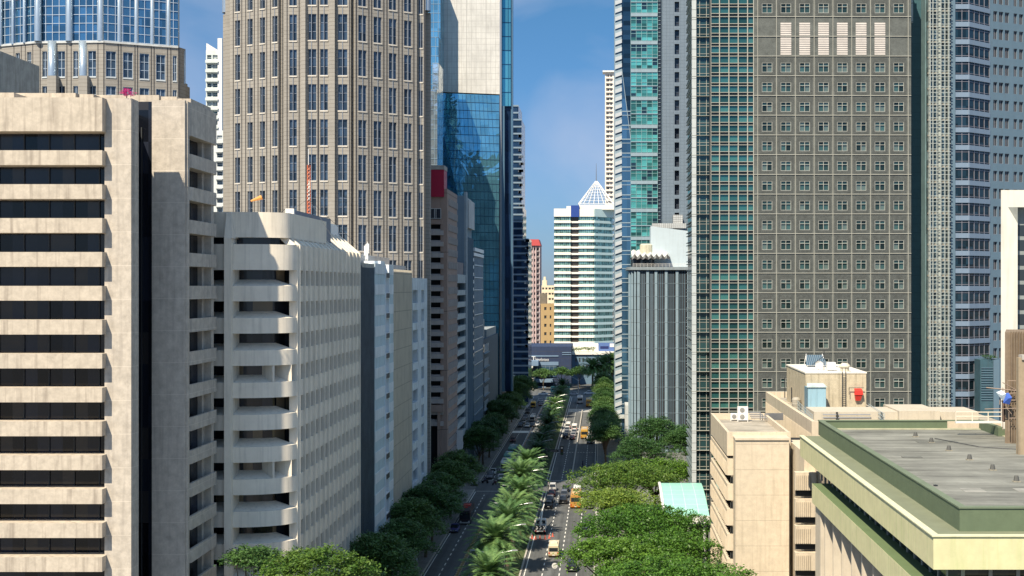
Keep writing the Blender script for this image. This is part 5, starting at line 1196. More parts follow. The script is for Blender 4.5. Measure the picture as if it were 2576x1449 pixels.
# ------------------------------------------------------------ foreground right: white building, brown ribbed block, beige complex, green roof
def right_near():
    t = thing('white_slot_building', 'tall cream white building with a slanted recess and stacked slot windows at the right edge', 'building', (PX(2560, 172), 180, 0))
    Y = 170.; wr = clad('cream_white_render', (.68, .67, .60), stain=.06, streak=.25, dirt=(.3, .28, .22)); x0 = PX(2518, Y); x1 = x0+14; zt = PZ(478, Y)
    xs = PX(2560, Y)
    mb = MB(); mb.prism([(x0, Y), (xs, Y), (xs*1.0824, Y+14), (x0*1.0824, Y+14)], 0, zt); mb.prism([(xs+.001, Y), (x1, Y), (x1, Y+14), (xs*1.0824, Y+14)], PZ(521, Y), zt)
    mb.hexa([(PX(2536, Y), Y-.01, PZ(521, Y)-.0), (xs, Y-.01, PZ(521, Y)), (xs, Y-.01, PZ(521, Y)), (PX(2536, Y), Y-.01, PZ(521, Y)), (PX(2536, Y), Y-.5, PZ(521, Y)), (xs, Y-.5, PZ(521, Y)), (xs, Y-.5, PZ(521, Y)), (PX(2536, Y), Y-.5, PZ(521, Y))]) if False else None
    part('wall', mb, wr, t)
    mb = MB(); mb.extr([(PX(2536, Y), Y-.02, PZ(521, Y)), (xs, Y-.02, PZ(521, Y)), (xs, Y-.02, PZ(561, Y))], (0, .015, 0)); part('slanted_reveal', mb, clad('reveal_grey', (.28, .30, .28)), t)
    mb = MB(); mb.prism([(xs+.5, Y+1.6), (x1, Y+1.6), (x1, Y+13), (xs*1.08, Y+13)], 0, PZ(521, Y)); part('recess_wall', mb, clad('reveal_grey_b', (.26, .30, .30)), t)
    mb = MB(); mb.lbox(Fr((0, 0), (1, 0)), 0, 12, 0, 1.45, -.2, 0); me_pts = [Vector((xs+.2, Y+1.55, PZ(592+37.6*k, Y))) for k in range(12)]
    repeat('slot_window', mb, [glass('slot_glass', (.03, .04, .05), var=.5)], t, me_pts)
    t = thing('brown_ribbed_block', 'weathered brown block with vertical ribs at the right edge behind the railing', 'building', (PX(2560, 150), 158, 0))
    Y = 150.; br = clad('weathered_brown_board', (.22, .17, .12), stain=.25, streak=.5, scale=1, dirt=(.08, .06, .05)); mb = MB(); mb.prism([(PX(2528, Y), Y), (PX(2528, Y)+12, Y), (PX(2528, Y)+12, Y+10), (PX(2528, Y)*1.07, Y+10)], 20, PZ(836, Y)); part('wall', mb, br, t)
    mb = MB()
    for i in range(14): mb.box(PX(2542, Y)+i*.32, PX(2542, Y)+i*.32+.13, Y-.22, Y-.004, 20, PZ(836, Y)+.1)
    part('rib', mb, br, t)
    # ---- beige complex
    bg_ = clad('sunlit_beige_concrete', (.60, .52, .40), stain=.12, streak=.45, scale=.9, bump=.35, dirt=(.33, .28, .21))
    bj = clad('seamed_beige_concrete', (.60, .52, .40), joints=((2, 3.6, 24.0, .05),), jcol=(.25, .21, .16), stain=.14, streak=.4, scale=1.1, bump=.4, dirt=(.36, .30, .22))
    rf = clad('pale_roof_concrete', (.40, .365, .30), stain=.25, streak=0, scale=.35, bump=.2, wear=(.12, .5, 1), wearamt=.35)
    dg = glass('shaded_strip_glass', (.03, .035, .04))
    t = thing('beige_office_complex', 'sunlit beige concrete office with ribbed sun shade bands and a blank stair tower', 'building', (24, 195, 0))
    zr = PZ(1087, 180); xa = PX(1829, 180); xb = 27.2
    mb = MB(); mb.box(xa+.9, xb, 181.0, 207, 0, zr-3.0); part('wall', mb, dg, t)
    mb = MB(); mb.box(xa, xb, 180, 180.5, zr-3.4, zr); mb.box(xa, xa+.4, 180.5, 207, zr-3.4, zr); mb.box(xa+.4, xb, 206.6, 207, zr-1, zr); mb.box(xb-.4, xb, 180.5, 206.6, zr-1, zr-.1); part('parapet', mb, bg_, t)
    mb = MB(); mb.box(xa+.4, xb-.4, 180.5, 206.6, zr-1.6, zr-1.0); part('roof', mb, rf, t)
    for k in range(1, 9):
        z1 = zr-.2-3.62*k; z0 = z1-2.4
        if z0 < 0: break
        mb = MB(); mb.box(xa, xa+.45, 180.1, 207, z0, z1); mb.box(xa+.45, xa+2.2, 180.1, 180.5, z0, z1); part('shade_band', mb, bg_, t)
        mb = MB()
        for i in range(22): mb.box(xa-.18, xa-.004, 180.5+i*1.2, 180.75+i*1.2, z0, z1-.5)
        part('rib_row', mb, bg_, t)
        mb = MB()
        for i in range(6): mb.box(xa+.5+i*.26, xa+.62+i*.26, 180.15, 180.45, z1, z1+.9)
        part('vent_grille', mb, M['darkmetal'], t)
    mb = MB(); mb.box(PX(1850, 177), PX(1985, 177), 177, 180, 0, PZ(1107, 177)); mb.box(PX(1849, 177), PX(1987, 177), 176.8, 180, PZ(1107, 177), PZ(1102, 177)); part('stair_tower', mb, bj, t)
    mb = MB(); mb.box(xa+2.2, xb, 180.1, 181, 0, zr-3.4); part('front_wall', mb, bg_, t)
    # aircon compressors in the dark slot
    mb = MB(); mb.box(27.3, 31, 186, 190, 0, 27); part('slot_wall', mb, M['dark'], t)
    # right-hand block of ribbed windows below the fascia
    Y = 168.; x0 = 26.0
    mb = MB(); mb.box(27.3, 29.6, Y+.6, Y+15, 0, 27.5); mb.box(PX(2052, Y), PX(2052, Y)+4, Y-.3, Y+6, 0, 27.5); part('wall', mb, bj, t)
    for k in range(7):
        zz = PZ(1183+67*k, Y); mb = MB(); mb.box(PX(1999, Y), PX(2052, Y)-.02, Y-.7, Y+.6, zz-2.6, zz-.2)
        part('shade_band', mb, bg_, t)
        mb = MB()
        for i in range(8): mb.box(PX(2000, Y)+i*.26, PX(2000, Y)+.10+i*.26, Y-.85, Y-.704, zz-2.5, zz-.5)
        part('rib_row', mb, bg_, t)
        mb = MB(); mb.box(PX(2001, Y), PX(2052, Y)-.1, Y+.1, Y+.58, zz-3.5, zz-2.62); part('window_band', mb, dg, t)
    # rear wing with long parapet
    zw = 30.0; xw = PX(2042, 185); 
    mb = MB(); mb.box(xw, xw+.6, 185, 237, zw-3.6, zw); mb.box(xw+.6, 62, 185, 185.6, zw-4.6, zw); mb.box(xw+.6, 47, 236.4, 237, zw-1, zw); part('parapet', mb, bg_, t)
    mb = MB(); mb.box(xw+.6, 47, 185.6, 236.4, zw-1.6, zw-1.0); mb.box(47, 62, 185.6, 206, zw-1.6, zw-1.0); part('roof', mb, rf, t)
    mb = MB(); mb.box(xw+.8, 47, 186, 236.5, 0, zw-1.7); mb.box(47, 62, 186, 205.8, 0, zw-1.7); mb.box(xw, xw+.8, 185.6, 237, 0, zw-3.61); part('wall', mb, bj, t)
    mb = MB()
    for i in range(62): mb.box(xw-.12, xw-.004, 185.4+i*.83, 185.7+i*.83, zw-7, zw-1.9)
    part('rib_row', mb, bg_, t)
    # plinth under the penthouse, sloping lit slab
    zp = 29.0
    Yp = 208.; xp0, xp1 = PX(2026, Yp), PX(2179, Yp); zpt = PZ(938, Yp)
    mb = MB(); mb.box(xw+2.2, xw+28, 196, 204, zp, zp+1.3); mb.box(PX(2262, 195), PX(2365, 195), 195, 206, zp, PZ(1034, 195)); part('roof_plinth', mb, clad('white_roof_slab', (.50, .46, .38), stain=.1), t)
    t = thing('roof_penthouse', 'stained beige concrete lift room with rooftop aerials standing on the beige office roof', 'rooftop room', ((xp0+xp1)/2, 218, zp))
    pc = clad('stained_penthouse', (.52, .46, .34), stain=.22, streak=.75, scale=1.0, bump=.4, dirt=(.24, .21, .15))
    mb = MB(); mb.box(xp0, xp1, Yp, 229, zp, zpt-.1); part('wall', mb, pc, t)
    mb = MB(); mb.box(xp0-.1, xp1+.1, Yp-.1, 229.1, zpt-.1, zpt+.12); part('roof', mb, clad('white_roof_paint', (.75, .72, .64), stain=.08), t)
    mb = MB(); xl = PX(2122, Yp)
    for dx in (-.28, .28): mb.box(xl+dx-.04, xl+dx+.04, Yp-.35, Yp-.27, zp+.2, zpt+.9)
    for i in range(18): mb.box(xl-.28, xl+.28, Yp-.34, Yp-.28, zp+.5+i*.33, zp+.55+i*.33)
    part('ladder', mb, M['darkmetal'], t)
    mb = MB()
    for (u, dz) in ((2001, 4.2), (2010, 3.0)): mb.tube((xp0-.12, Yp+(2026-u)*.9, zp+.4), (xp0-.12, Yp+(2026-u)*.9, zp+dz), .09)
    part('drain_pipe', mb, M['darkmetal'], t)
    t = thing('steel_cabinet', 'light blue steel cabinet standing against the beige penthouse wall', 'cabinet', (PX(2054, 204), 204, zp))
    mb = MB(); a, b = PX(2032, 204), PX(2078, 204); mb.box(a, b, 204, 207.4, zp+.0, PZ(975, 204)); part('body', mb, clad('sky_blue_steel', (.27, .44, .54), joints=((0, (b-a)/2, a, .06),), jcol=(.12, .2, .25), stain=.06, streak=.45, dirt=(.15, .2, .22), rough=.5), t)
    mb = MB(); mb.extr([(a-.15, 203.8, PZ(974.5, 204)), (b+.1, 203.8, PZ(974.5, 204)), (b-.1, 206, PZ(968, 204)), (a+.2, 206, PZ(968, 204))], (0, 0, .12)); part('lid', mb, clad('pale_lid', (.45, .55, .55)), t)
    t = thing('water_drum', 'ribbed grey beige water drum left of the light blue cabinet on the roof', 'tank', (PX(2003, 212), 212, zp))
    mb = MB(); mb.lathe((PX(2003, 212), 212, zp), [(.75, 0), (.78, .5), (.72, .55), (.78, 1.1), (.72, 1.15), (.76, 1.8), (.5, 2.15), (.15, 2.2)], 18); part('drum', mb, plain('drum_plastic', (.33, .31, .26), .6), t)
    t = thing('red_hood', 'small red metal hood with an opening on the penthouse wall', 'vent hood', (PX(2159, Yp), Yp, zp+2))
    mb = MB(); x = PX(2158, Yp); mb.hexa([(x-.75, Yp-.9, 32.0), (x+.7, Yp-.9, 32.0), (x+.6, Yp, 32.0), (x-.6, Yp, 32.0), (x-.65, Yp-.8, 32.7), (x+.65, Yp-.8, 32.7), (x+.6, Yp, 33.0), (x-.6, Yp, 33.0)]); mb.hexa([(x-.45, Yp-.5, 31.0), (x+.35, Yp-.5, 31.0), (x+.35, Yp, 31.0), (x-.45, Yp, 31.0), (x-.6, Yp-.8, 31.99), (x+.6, Yp-.8, 31.99), (x+.6, Yp, 31.99), (x-.6, Yp, 31.99)]); part('hood', mb, paint('hood_red', (.55, .04, .03), .4), t)
    mb = MB(); mb.box(x-1.6, x+.9, Yp-.6, Yp-.5, 33.1, 33.18); mb.box(x-1.6, x-1.52, Yp-.6, Yp-.5, 32.0, 33.1); part('frame', mb, M['darkmetal'], t)
    # rooftop kit on the penthouse
    zz = zpt+.12
    t = thing('solar_water_panel', 'blue tilted panel on a thin frame on top of the penthouse', 'panel', (PX(2053, 222), 222, zz))
    mb = MB(); x = PX(2053, 222); mb.hexa([(x-2, 221, zz+.3), (x+1.8, 221, zz+.3), (x+1.5, 223.6, zz+1.9), (x-1.4, 223.6, zz+1.9), (x-2, 221, zz+.42), (x+1.8, 221, zz+.42), (x+1.5, 223.6, zz+2.02), (x-1.4, 223.6, zz+2.02)]); part('panel', mb, glass('panel_blue', (.10, .18, .26), metal=.4, joints=((0, .35, 0, .06),), jcol=(.4, .45, .5)), t)
    mb = MB(); 
    for dx in (-1.9, 1.7): mb.tube((x+dx, 221, zz), (x+dx*.8, 223.6, zz+2.2), .05); mb.tube((x+dx, 223.6, zz), (x+dx*.8, 223.6, zz+2), .05)
    part('frame', mb, M['white'], t)
    t = thing('satellite_dish', 'small white satellite dish on top of the penthouse', 'dish', (PX(2060, 213), 213, zz))
    x = PX(2060, 213); mb = MB(); b = MB()
    prof = [(0, .0), (.3, .04), (.55, .14), (.7, .26)]
    n = 16
    for i in range(3):
        for j in range(n):
            a0, a1 = 2*math.pi*j/n, 2*math.pi*(j+1)/n
            def pp(r, h, a): return (x+r*math.cos(a), 213-h, zz+.9+r*math.sin(a))
            mb.face([pp(*prof[i], a0), pp(*prof[i], a1), pp(*prof[i+1], a1), pp(*prof[i+1], a0)])
    part('dish', mb, M['white'], t)
    mb = MB(); mb.tube((x, 213.1, zz), (x, 213.1, zz+.9), .05); part('post', mb, M['metal'], t)
    t = thing('white_equipment_box', 'white equipment box with pipes beside the dish on top of the penthouse', 'equipment', (PX(2091, 212), 212, zz))
    x = PX(2091, 212); mb = MB(); mb.box(x-.7, x+.7, 211.5, 213, zz+.2, zz+1.4); part('box', mb, M['white'], t)
    mb = MB(); mb.tube((x-3.2, 212.2, zz+.1), (x-.8, 212.2, zz+.9), .06); mb.tube((x+.8, 212.2, zz+.7), (x+2.4, 212.2, zz+.3), .07); mb.tube((x-1.2, 212.2, zz), (x-1.2, 212.2, zz+1.6), .06); part('pipe', mb, M['metal'], t)
    t = thing('roof_vent_drum', 'round white lidded vent at the head of the penthouse ladder', 'vent', (PX(2125, 210), 210, zz))
    x = PX(2125, 210); mb = MB(); mb.lathe((x, 210, zz), [(.75, 0), (.75, .7), (.95, .75), (.95, .95), (.5, 1.4)], 16); part('drum', mb, clad('cream_vent', (.6, .56, .45)), t)
    t = thing('tall_aerial', 'tall thin aerial mast on top of the penthouse', 'aerial', (PX(2073, 215), 215, zz))
    x = PX(2073, 215); mb = MB(); mb.tube((x, 215, zz), (x, 215, PZ(880, 215)), .06); mb.tube((x-.35, 215, PZ(884, 215)), (x+.35, 215, PZ(884, 215)), .04); mb.tube((x, 215, PZ(895, 215)), (x-2.0, 215, zz+.8), .06); part('mast', mb, M['darkmetal'], t)
    # rails on the rear roof
    for (u0, y0, u1, y1, lab) in ((2004, 213, 2044, 188, 'short light blue steel railing left of the light blue cabinet'), (2185, 206, 2225, 190, 'short light blue steel railing right of the penthouse')):
        t = thing('roof_railing', lab, 'railing', (PX(u0, y0), y0, zp), group='steel railings on the beige roof')
        mb = MB(); A = Vector((PX(u0, y0), y0, zp)); B = Vector((PX(u1, y1), y1, zp))
        for h in (.5, 1.05, 1.6): mb.tube(A+Vector((0, 0, h)), B+Vector((0, 0, h)), .04, n=5)
        for i in range(14): p = A.lerp(B, i/13); mb.tube(p, p+Vector((0, 0, 1.6)), .03, n=4)
        part('rail', mb, paint('railing_blue_grey', (.33, .42, .46), .5), t)
    t = thing('front_pipe_rail', 'white horizontal pipe on two brackets along the beige roof edge in front of the penthouse', 'pipe', (40, 200, zp))
    mb = MB(); mb.tube((PX(2066, 197), 195.6, zp+.9), (PX(2185, 197), 195.6, zp+.9), .10); mb.tube((PX(2066, 197), 195.6, zp+.4), (PX(2185, 197), 195.6, zp+.4), .10)
    part('pipe', mb, M['metal'], t)
    mb = MB(); mb.box(PX(2104, 195.5), PX(2108, 195.5), 195.4, 195.9, zp, zp+1.3); part('bracket', mb, M['darkmetal'], t)
    mb = MB(); mb.box(PX(2216, 195.5), PX(2220, 195.5), 195.4, 195.9, zp, zp+1.3); part('bracket', mb, M['darkmetal'], t)
    # aircon units on the low roof
    zq = zr-1.0
    def ac(x, y, w, h, nf, lab):
        t = thing('aircon_unit', lab, 'air conditioner', (x, y, zq), group='air conditioners on the lower beige roof')
        mb = MB(); mb.box(x-w/2, x+w/2, y, y+.7, zq+.25, zq+.25+h); mb.box(x-w/2, x-w/2+.1, y, y+.7, zq, zq+.25); mb.box(x+w/2-.1, x+w/2, y, y+.7, zq, zq+.25); part('casing', mb, M['white'], t)
        for i in range(nf):
            r = min(w, h/nf)*.36; mb = MB(); mb.lathe((0, 0, 0), [(r, 0), (r, .05), (r*.25, .07)], 14); me = mb.mesh('fan', [plain('fan_grey', (.25, .25, .24), .5)]); me.transform(Matrix.Rotation(R(90), 4, 'X')); part('fan', me, None, t, at=(x-w*.06, y-.005, zq+.25+h*(i+.5)/nf))
    ac(PX(1867, 204), 203, 1.7, 2.2, 2, 'tall white air conditioner with two stacked fans on the lower beige roof'); ac(PX(1848, 204), 204, 1.3, 1.0, 1, 'small single fan air conditioner left of the tall one on the lower beige roof')
    t = thing('pipe_bundle', 'tangle of pale pipes and ducts right of the tall air conditioner', 'pipes', (PX(1890, 204), 204, zq))
    mb = MB(); x = PX(1882, 204)
    for i in range(4): mb.path([(x+i*.1, 204-i*.5, zq+1.4-i*.25), (x+2+i*.3, 204-i*.5, zq+1.4-i*.25), (x+2+i*.3, 204-i*.5, zq+.2)], .10)
    mb.box(x+2.8, x+5.8, 204.5, 205, zq+.1, zq+1.2); part('pipe', mb, M['metal'], t)
right_near()
def green_roof():
    t = thing('green_roof_building', 'office with flat grey roof, green parapet and long pale yellow green fascia', 'building', (45, 130, 0))
    fa = clad('yellow_green_fascia', (.62, .60, .36), stain=.12, streak=.6, scale=.8, bump=.15, dirt=(.42, .48, .22))
    gr = clad('green_parapet', (.12, .16, .10), stain=.12, streak=.35, scale=.8, dirt=(.10, .14, .09)); led = clad('grey_green_ledge', (.19, .21, .14), stain=.12, streak=0, scale=.5)
    rf = clad('flat_roof_felt', (.22, .225, .20), joints=((0, 3.2, 0, .06), (1, 3.2, 0, .06)), jcol=(.16, .17, .14), jmix=.45, stain=.28, streak=0, scale=.16, bump=.1, wear=(.07, .45, 1), wearamt=.42)
    Yn, Yb = 98., 164.; xf = PX(2348, Yn); zl = PZ(1350, Yn); zf = PZ(1433, Yn)
    mb = MB(); mb.box(xf, xf+.4, Yn, Yb, zf, zl); mb.box(xf+.4, 75, Yn, Yn+.4, zf, zl); part('fascia', mb, fa, t)
    mb = MB(); mb.box(xf-.12, xf+.5, Yn-.12, Yb, zl, zl+.10); mb.box(xf+.5, 75, Yn-.12, Yn+.5, zl, zl+.10); part('coping', mb, clad('pale_coping', (.62, .62, .42), stain=.1), t)
    mb = MB(); mb.box(xf+.4, 75, Yn+.4, Yb, zl-.35, zl-.02); part('ledge', mb, led, t)
    xp = PX(2414, 100.2); zp = PZ(1279, 100.2); z0 = zl-.02; Ybp = 165.5
    mb = MB(); mb.box(xp, xp+.5, 100.2, Ybp, z0, zp); mb.box(xp+.5, 75, 100.2, 100.7, z0, zp); mb.box(xp+.5, PX(2470, 150), Ybp-.5, Ybp, z0, zp); part('parapet', mb, gr, t)
    xs = PX(2460, Ybp)
    mb = MB(); mb.box(xs, xs+.5, 157, Ybp-.5, z0, zp); mb.box(xs+.5, 62, 157, 157.5, z0, zp-.15); part('parapet', mb, gr, t)
    cop = clad('parapet_coping', (.15, .19, .13), stain=.15, streak=0)
    mb = MB(); mb.box(xp-.08, xp+.6, 100.1, Ybp+.08, zp+.002, zp+.12); mb.box(xp+.6, 75, 100.1, 100.8, zp+.002, zp+.12); mb.box(xp+.6, xs+.6, Ybp-.6, Ybp+.08, zp+.002, zp+.12); mb.box(xs+.0, xs+.6, 157, Ybp-.6, zp+.002, zp+.12); part('coping', mb, cop, t)
    zr = zp-1.05
    mb = MB(); mb.box(xp+.5, 75, 100.7, Ybp-.5, z0, zr); part('roof', mb, rf, t)
    mb = MB(); mb.box(xp+.5, xs, Ybp-1.2, Ybp-.5, zr, zr+.12); mb.box(xs+.5, 62, 156.3, 157, zr, zr+.12); mb.box(xp+.5, xp+.9, 101, Ybp-1.2, zr, zr+.1); part('skirting', mb, clad('pale_skirting', (.42, .42, .30)), t)
    pt = [clad('roof_patch_%d' % i, c, stain=.2, streak=0, wear=(.2, .6, 1), wearamt=.3) for i, c in enumerate(((.15, .155, .14), (.30, .30, .27), (.19, .20, .18)))]
    rp = random.Random(5)
    for i in range(14):
        px_, py_ = rp.uniform(33, 58), rp.uniform(104, 153); w, h = rp.uniform(1.0, 4.5), rp.uniform(.5, 2.2)
        mb = MB(); mb.box(px_, px_+w, py_, py_+h, zr, zr+.012+.003*i); part('roof_patch', mb, pt[i % 3], t)
    for (px_, py_) in ((31.5, 118), (40, 136), (47, 110)): mb = MB(); mb.lathe((px_, py_, zr+.06), [(.22, 0), (.22, .05), (.1, .08)], 12); part('drain', mb, M['darkmetal'], t)
    mb = MB(); mb.path([(41, 154, zr+.12), (44, 146, zr+.12), (52, 141, zr+.12), (60, 128, zr+.12)], .05, n=5); part('cable', mb, M['darkmetal'], t)
    # lower ledge and window strips
    dk = glass('strip_glass', (.02, .028, .03), cell=(1.2, 1.2, 3), var=.6)
    xw = xf+1.6; zw0 = zf-2.2
    mb = MB(); mb.box(xw, 75, Yn+1.6, Yb-6, zw0, zf); part('window_band', mb, dk, t)
    mb = MB(); y = Yn+1.6
    while y < Yb-6: mb.box(xw-.12, xw-.004, y, y+.22, zw0, zf); y += 2.6
    x = xw+1
    while x < 60: mb.box(x, x+.3, Yn+1.48, Yn+1.596, zw0, zf); x += 2.2
    part('mullion_row', mb, clad('strip_mullion', (.38, .37, .32)), t)
    zl2 = PZ(1216, 152); x2 = PX(2043, 152)
    mb = MB(); mb.box(x2, xw+2, Yn-3, 152, zl2-.6, zl2); part('ledge', mb, clad('green_ledge', (.12, .17, .08), stain=.12, streak=0), t)
    mb = MB(); mb.box(x2-.02, x2+.3, Yn-3.02, 152.02, zl2-2.3, zl2-.001); mb.box(x2+.3, 75, Yn-3.02, Yn-2.7, zl2-2.3, zl2-.001); part('fascia', mb, fa, t)
    # piers and textured wall below
    ag = clad('exposed_aggregate', (.34, .29, .21), speck=.8, stain=.2, streak=.1, scale=2, bump=.5)
    mb = MB(); mb.box(x2+2.0, x2+8, Yn, 149, 0, zl2-2.31); part('aggregate_wall', mb, ag, t)
    y = 146.; pm = clad('pale_pier', (.58, .52, .42), stain=.12, streak=.3)
    mb = MB(); mb.box(x2+.4, x2+2.6, 148.5, 152, 0, zl2-2.31); part('pier', mb, pm, t)
    while y > Yn: mb = MB(); mb.box(x2+.5, x2+2.0, y, y+.35, 0, zl2-2.31); part('pier', mb, pm, t); y -= 5.2
    mb = MB(); mb.box(xf+1.7, 75, Yn+2, Yb-6.5, 0, zw0-.01); part('wall', mb, dk, t)
    # vents on the roof
    pos = [(2303, 1099), (2343, 1114), (2387, 1134), (2439, 1157), (2497, 1183), (2557, 1212)]
    base = None; words = ['farthest', 'second farthest', 'third farthest', 'third nearest', 'second nearest', 'nearest']
    for (u, v), w in zip(pos, words):
        Yv = (HC-zr)*F/(v-V0); x = PX(u, Yv)
        if base is None:
            base = thing('roof_vent', '', 'roof vent', (x, Yv, zr), group='vents in a row on the green roof')
            mb = MB(); mb.lathe((x, Yv, zr), [(.32, 0), (.20, .55), (.18, .6)], 10); part('cone', mb, paint('vent_grey', (.12, .12, .11), .5, .3), base)
            mb = MB(); mb.box(x-.34, x+.34, Yv-.3, Yv+.3, zr, zr+.10); part('base', mb, paint('vent_base', (.3, .28, .22), .6), base)
            o = base
        else: o = copy_tree(base)
        place(o, (x, Yv, zr), 0, 'squat grey roof vent, %s in the row on the flat green building roof' % w)
    # railing, scaffold, post at the right edge
    t = thing('pipe_railing', 'white pipe railing on a white kerb at the back right of the green roof', 'railing', (PX(2480, 156), 157.2, zp))
    Y = 158.; mb = MB(); xa, xb = PX(2405, Y), 56
    for v in (1037, 1047.5): mb.tube((xa, Y, PZ(v, Y)), (xb, Y, PZ(v, Y)), .06)
    for u in (2405, 2446, 2486, 2527, 2568): x = PX(u, Y); mb.tube((x, Y, PZ(1060, Y)), (x, Y, PZ(1037, Y)), .06)
    part('rail', mb, paint('cream_pipe', (.72, .66, .55), .5), t)
    mb = MB(); mb.box(PX(2403, Y), xb, Y-.3, Y+.2, PZ(1064, Y), PZ(1059.5, Y)); part('kerb', mb, M['white'], t)
    t = thing('concrete_post', 'thick weathered concrete post with a pale cap at the right edge of the roof', 'post', (PX(2571, 140), 140, zr))
    Y = 140.; x0 = PX(2562, Y); mb = MB(); mb.box(x0, x0+.75, Y, Y+.8, zr, PZ(900, Y)); part('post', mb, clad('post_concrete', (.36, .29, .20), stain=.25, streak=.5), t)
    mb = MB(); mb.box(x0+.35, x0+1.6, Y-.2, Y+1, PZ(905, Y), PZ(893, Y)); part('cap', mb, M['kerb'], t)
    t = thing('scaffold', 'rusty pipe scaffold with crossing poles beside the concrete post', 'scaffold', (PX(2545, 150), 150, zr))
    Y = 149.; mb = MB()
    def lp(ua, va, ub, vb, r=.05, ya=0, yb=0): mb.tube((PX(ua, Y+ya), Y+ya, PZ(va, Y+ya)), (PX(ub, Y+yb), Y+yb, PZ(vb, Y+yb)), r, n=5)
    lp(2481, 975, 2560, 983, .07); lp(2477, 1029, 2562, 1027, .05); lp(2522, 962, 2562, 984); lp(2523, 975, 2523, 1082); lp(2535, 955, 2535, 1026); lp(2517, 1009, 2560, 1006); lp(2538, 1037, 2538, 1085); lp(2535, 958, 2560, 958); lp(2535, 990, 2562, 988); lp(2530, 1024, 2545, 1042); lp(2515, 1005, 2515, 1018); lp(2538, 1052, 2560, 1052)
    part('pipes', mb, paint('scaffold_pipe', (.34, .26, .20), .6, .3), t)
    mb = MB(); mb.box(PX(2522, 150.5), PX(2560, 150.5), 150.2, 150.8, PZ(1062, 150), PZ(1008, 150)); part('board', mb, plain('rusty_board', (.09, .045, .035), .8, var=.5), t)
    for (pts, col, lab) in ((((2506, 987), (2520, 982), (2530, 990), (2526, 1010), (2516, 1000)), (.55, .65, .72), 'pale white blue cloth hanging from the scaffold pole'), (((2528, 990), (2538, 988), (2545, 1000), (2540, 1018), (2524, 1014)), (.05, .12, .45), 'deep blue cloth hanging from the scaffold')):
        mb = MB(); Yc = 148.6; vs = [(PX(u, Yc), Yc+.15*math.sin(i*2.3), PZ(v, Yc)) for i, (u, v) in enumerate(pts)]; c = (sum(p[0] for p in vs)/5, Yc-.25, sum(p[2] for p in vs)/5)
        for i in range(5): mb.face([vs[i], vs[(i+1) % 5], c]); 
        mb2 = MB()
        for i in range(5):
            a, b = vs[i], vs[(i+1) % 5]; mb.face([(a[0], a[1]+.06, a[2]), (c[0], c[1]+.12, c[2]), (b[0], b[1]+.06, b[2])]); mb.face([a, (a[0], a[1]+.06, a[2]), (b[0], b[1]+.06, b[2]), b])
        solo('hanging_cloth', mb, plain('cloth_%d' % int(col[0]*100), col, .8), lab, 'cloth', group='cloths on the scaffold')
green_roof()
def glass_canopy():
    t = thing('glass_canopy', 'low barrel curved pale teal glass canopy beside the beige office complex', 'canopy', (15, 225, 0))
    te = clad('teal_roof_glass', (.30, .62, .52), joints=((0, 2.1, 0, .10), (1, 2.4, 0, .10)), jcol=(.55, .75, .68), stain=.06, streak=0, rough=.25, bump=0)
    x0, x1 = PX(1668, 222), 18.6; n = 10; yb, yf = 234., 216.
    prof = []
    za, zb = 50-(1215-V0)*yb/F, 50-(1298-V0)*yf/F
    for i in range(n+1):
        k = i/n; prof.append((yf+(yb-yf)*k, zb+(za-zb)*math.sin(k*math.pi/2)))
    mb = MB()
    for i in range(n):
        a, b = prof[i], prof[i+1]
        mb.hexa([(x0, a[0], a[1]-.2), (x1, a[0], a[1]-.2), (x1, b[0], b[1]-.2), (x0, b[0], b[1]-.2), (x0, a[0], a[1]), (x1, a[0], a[1]), (x1, b[0], b[1]), (x0, b[0], b[1])])
    part('glass_roof', mb, te, t)
    mb = MB()
    for i in range(n): mb.tube((x0-.1, prof[i][0], prof[i][1]), (x0-.1, prof[i+1][0], prof[i+1][1]), .28, n=6)
    mb.box(x0, x1, yf-.3, yf, zb-1.3, zb+.05); part('arch_rim', mb, M['white'], t)
    mb = MB(); mb.box(x0+.6, x1, 218, 233, 0, zb-.3); part('glazed_hall', mb, glass('hall_glass', (.05, .06, .05)), t)
    for x in (x0+1, x0+4.2, x1-.8): mb = MB(); mb.tube((x, 216.4, 0), (x, 216.4, zb-1), .28); part('column', mb, M['white'], t)
glass_canopy()
# ------------------------------------------------------------ vegetation
def crown_mesh(seed, blobs, nleaf, size, mat, name, flat=.55):
    """leaf-sized faces through a set of blobs (cx, cy, cz, rx, rz)"""
    rnd = random.Random(seed); V = []; Fc = []
    tot = sum(b[3]*b[3] for b in blobs)
    for (cx, cy, cz, rx, rz) in blobs:
        n = int(nleaf*rx*rx/tot)
        nc = max(6, n//26); cl = []
        for i in range(nc):      # leaf clumps on the blob's shell, mostly the upper side
            a = rnd.uniform(0, 2*math.pi); h = rnd.uniform(-.45, 1); r = math.sqrt(max(0, 1-h*h))*rnd.uniform(.72, 1.08)
            cl.append((cx+rx*r*math.cos(a), cy+rx*r*math.sin(a), cz+rz*h*rnd.uniform(.85, 1.1), rnd.uniform(.5, 1.15)))
        for i in range(n):
            c = rnd.choice(cl); s = size*rnd.uniform(.6, 1.3); g = c[3]*size*2.6
            p = Vector((c[0]+rnd.gauss(0, g), c[1]+rnd.gauss(0, g), c[2]+rnd.gauss(0, g*.42)))
            nrm = Vector((rnd.gauss(0, flat), rnd.gauss(0, flat), 1)).normalized(); a = nrm.orthogonal().normalized()
            t = rnd.uniform(0, 6.28); c2 = nrm.cross(a); e = a*math.cos(t)+c2*math.sin(t); f = nrm.cross(e)
            b = len(V); V += [p-e*s, p+f*s*.5, p+e*s, p-f*s*.5]; Fc.append((b, b+1, b+2, b+3))
    me = bpy.data.meshes.new(name); me.from_pydata([tuple(v) for v in V], [], Fc); me.materials.append(mat); me.update(); return me
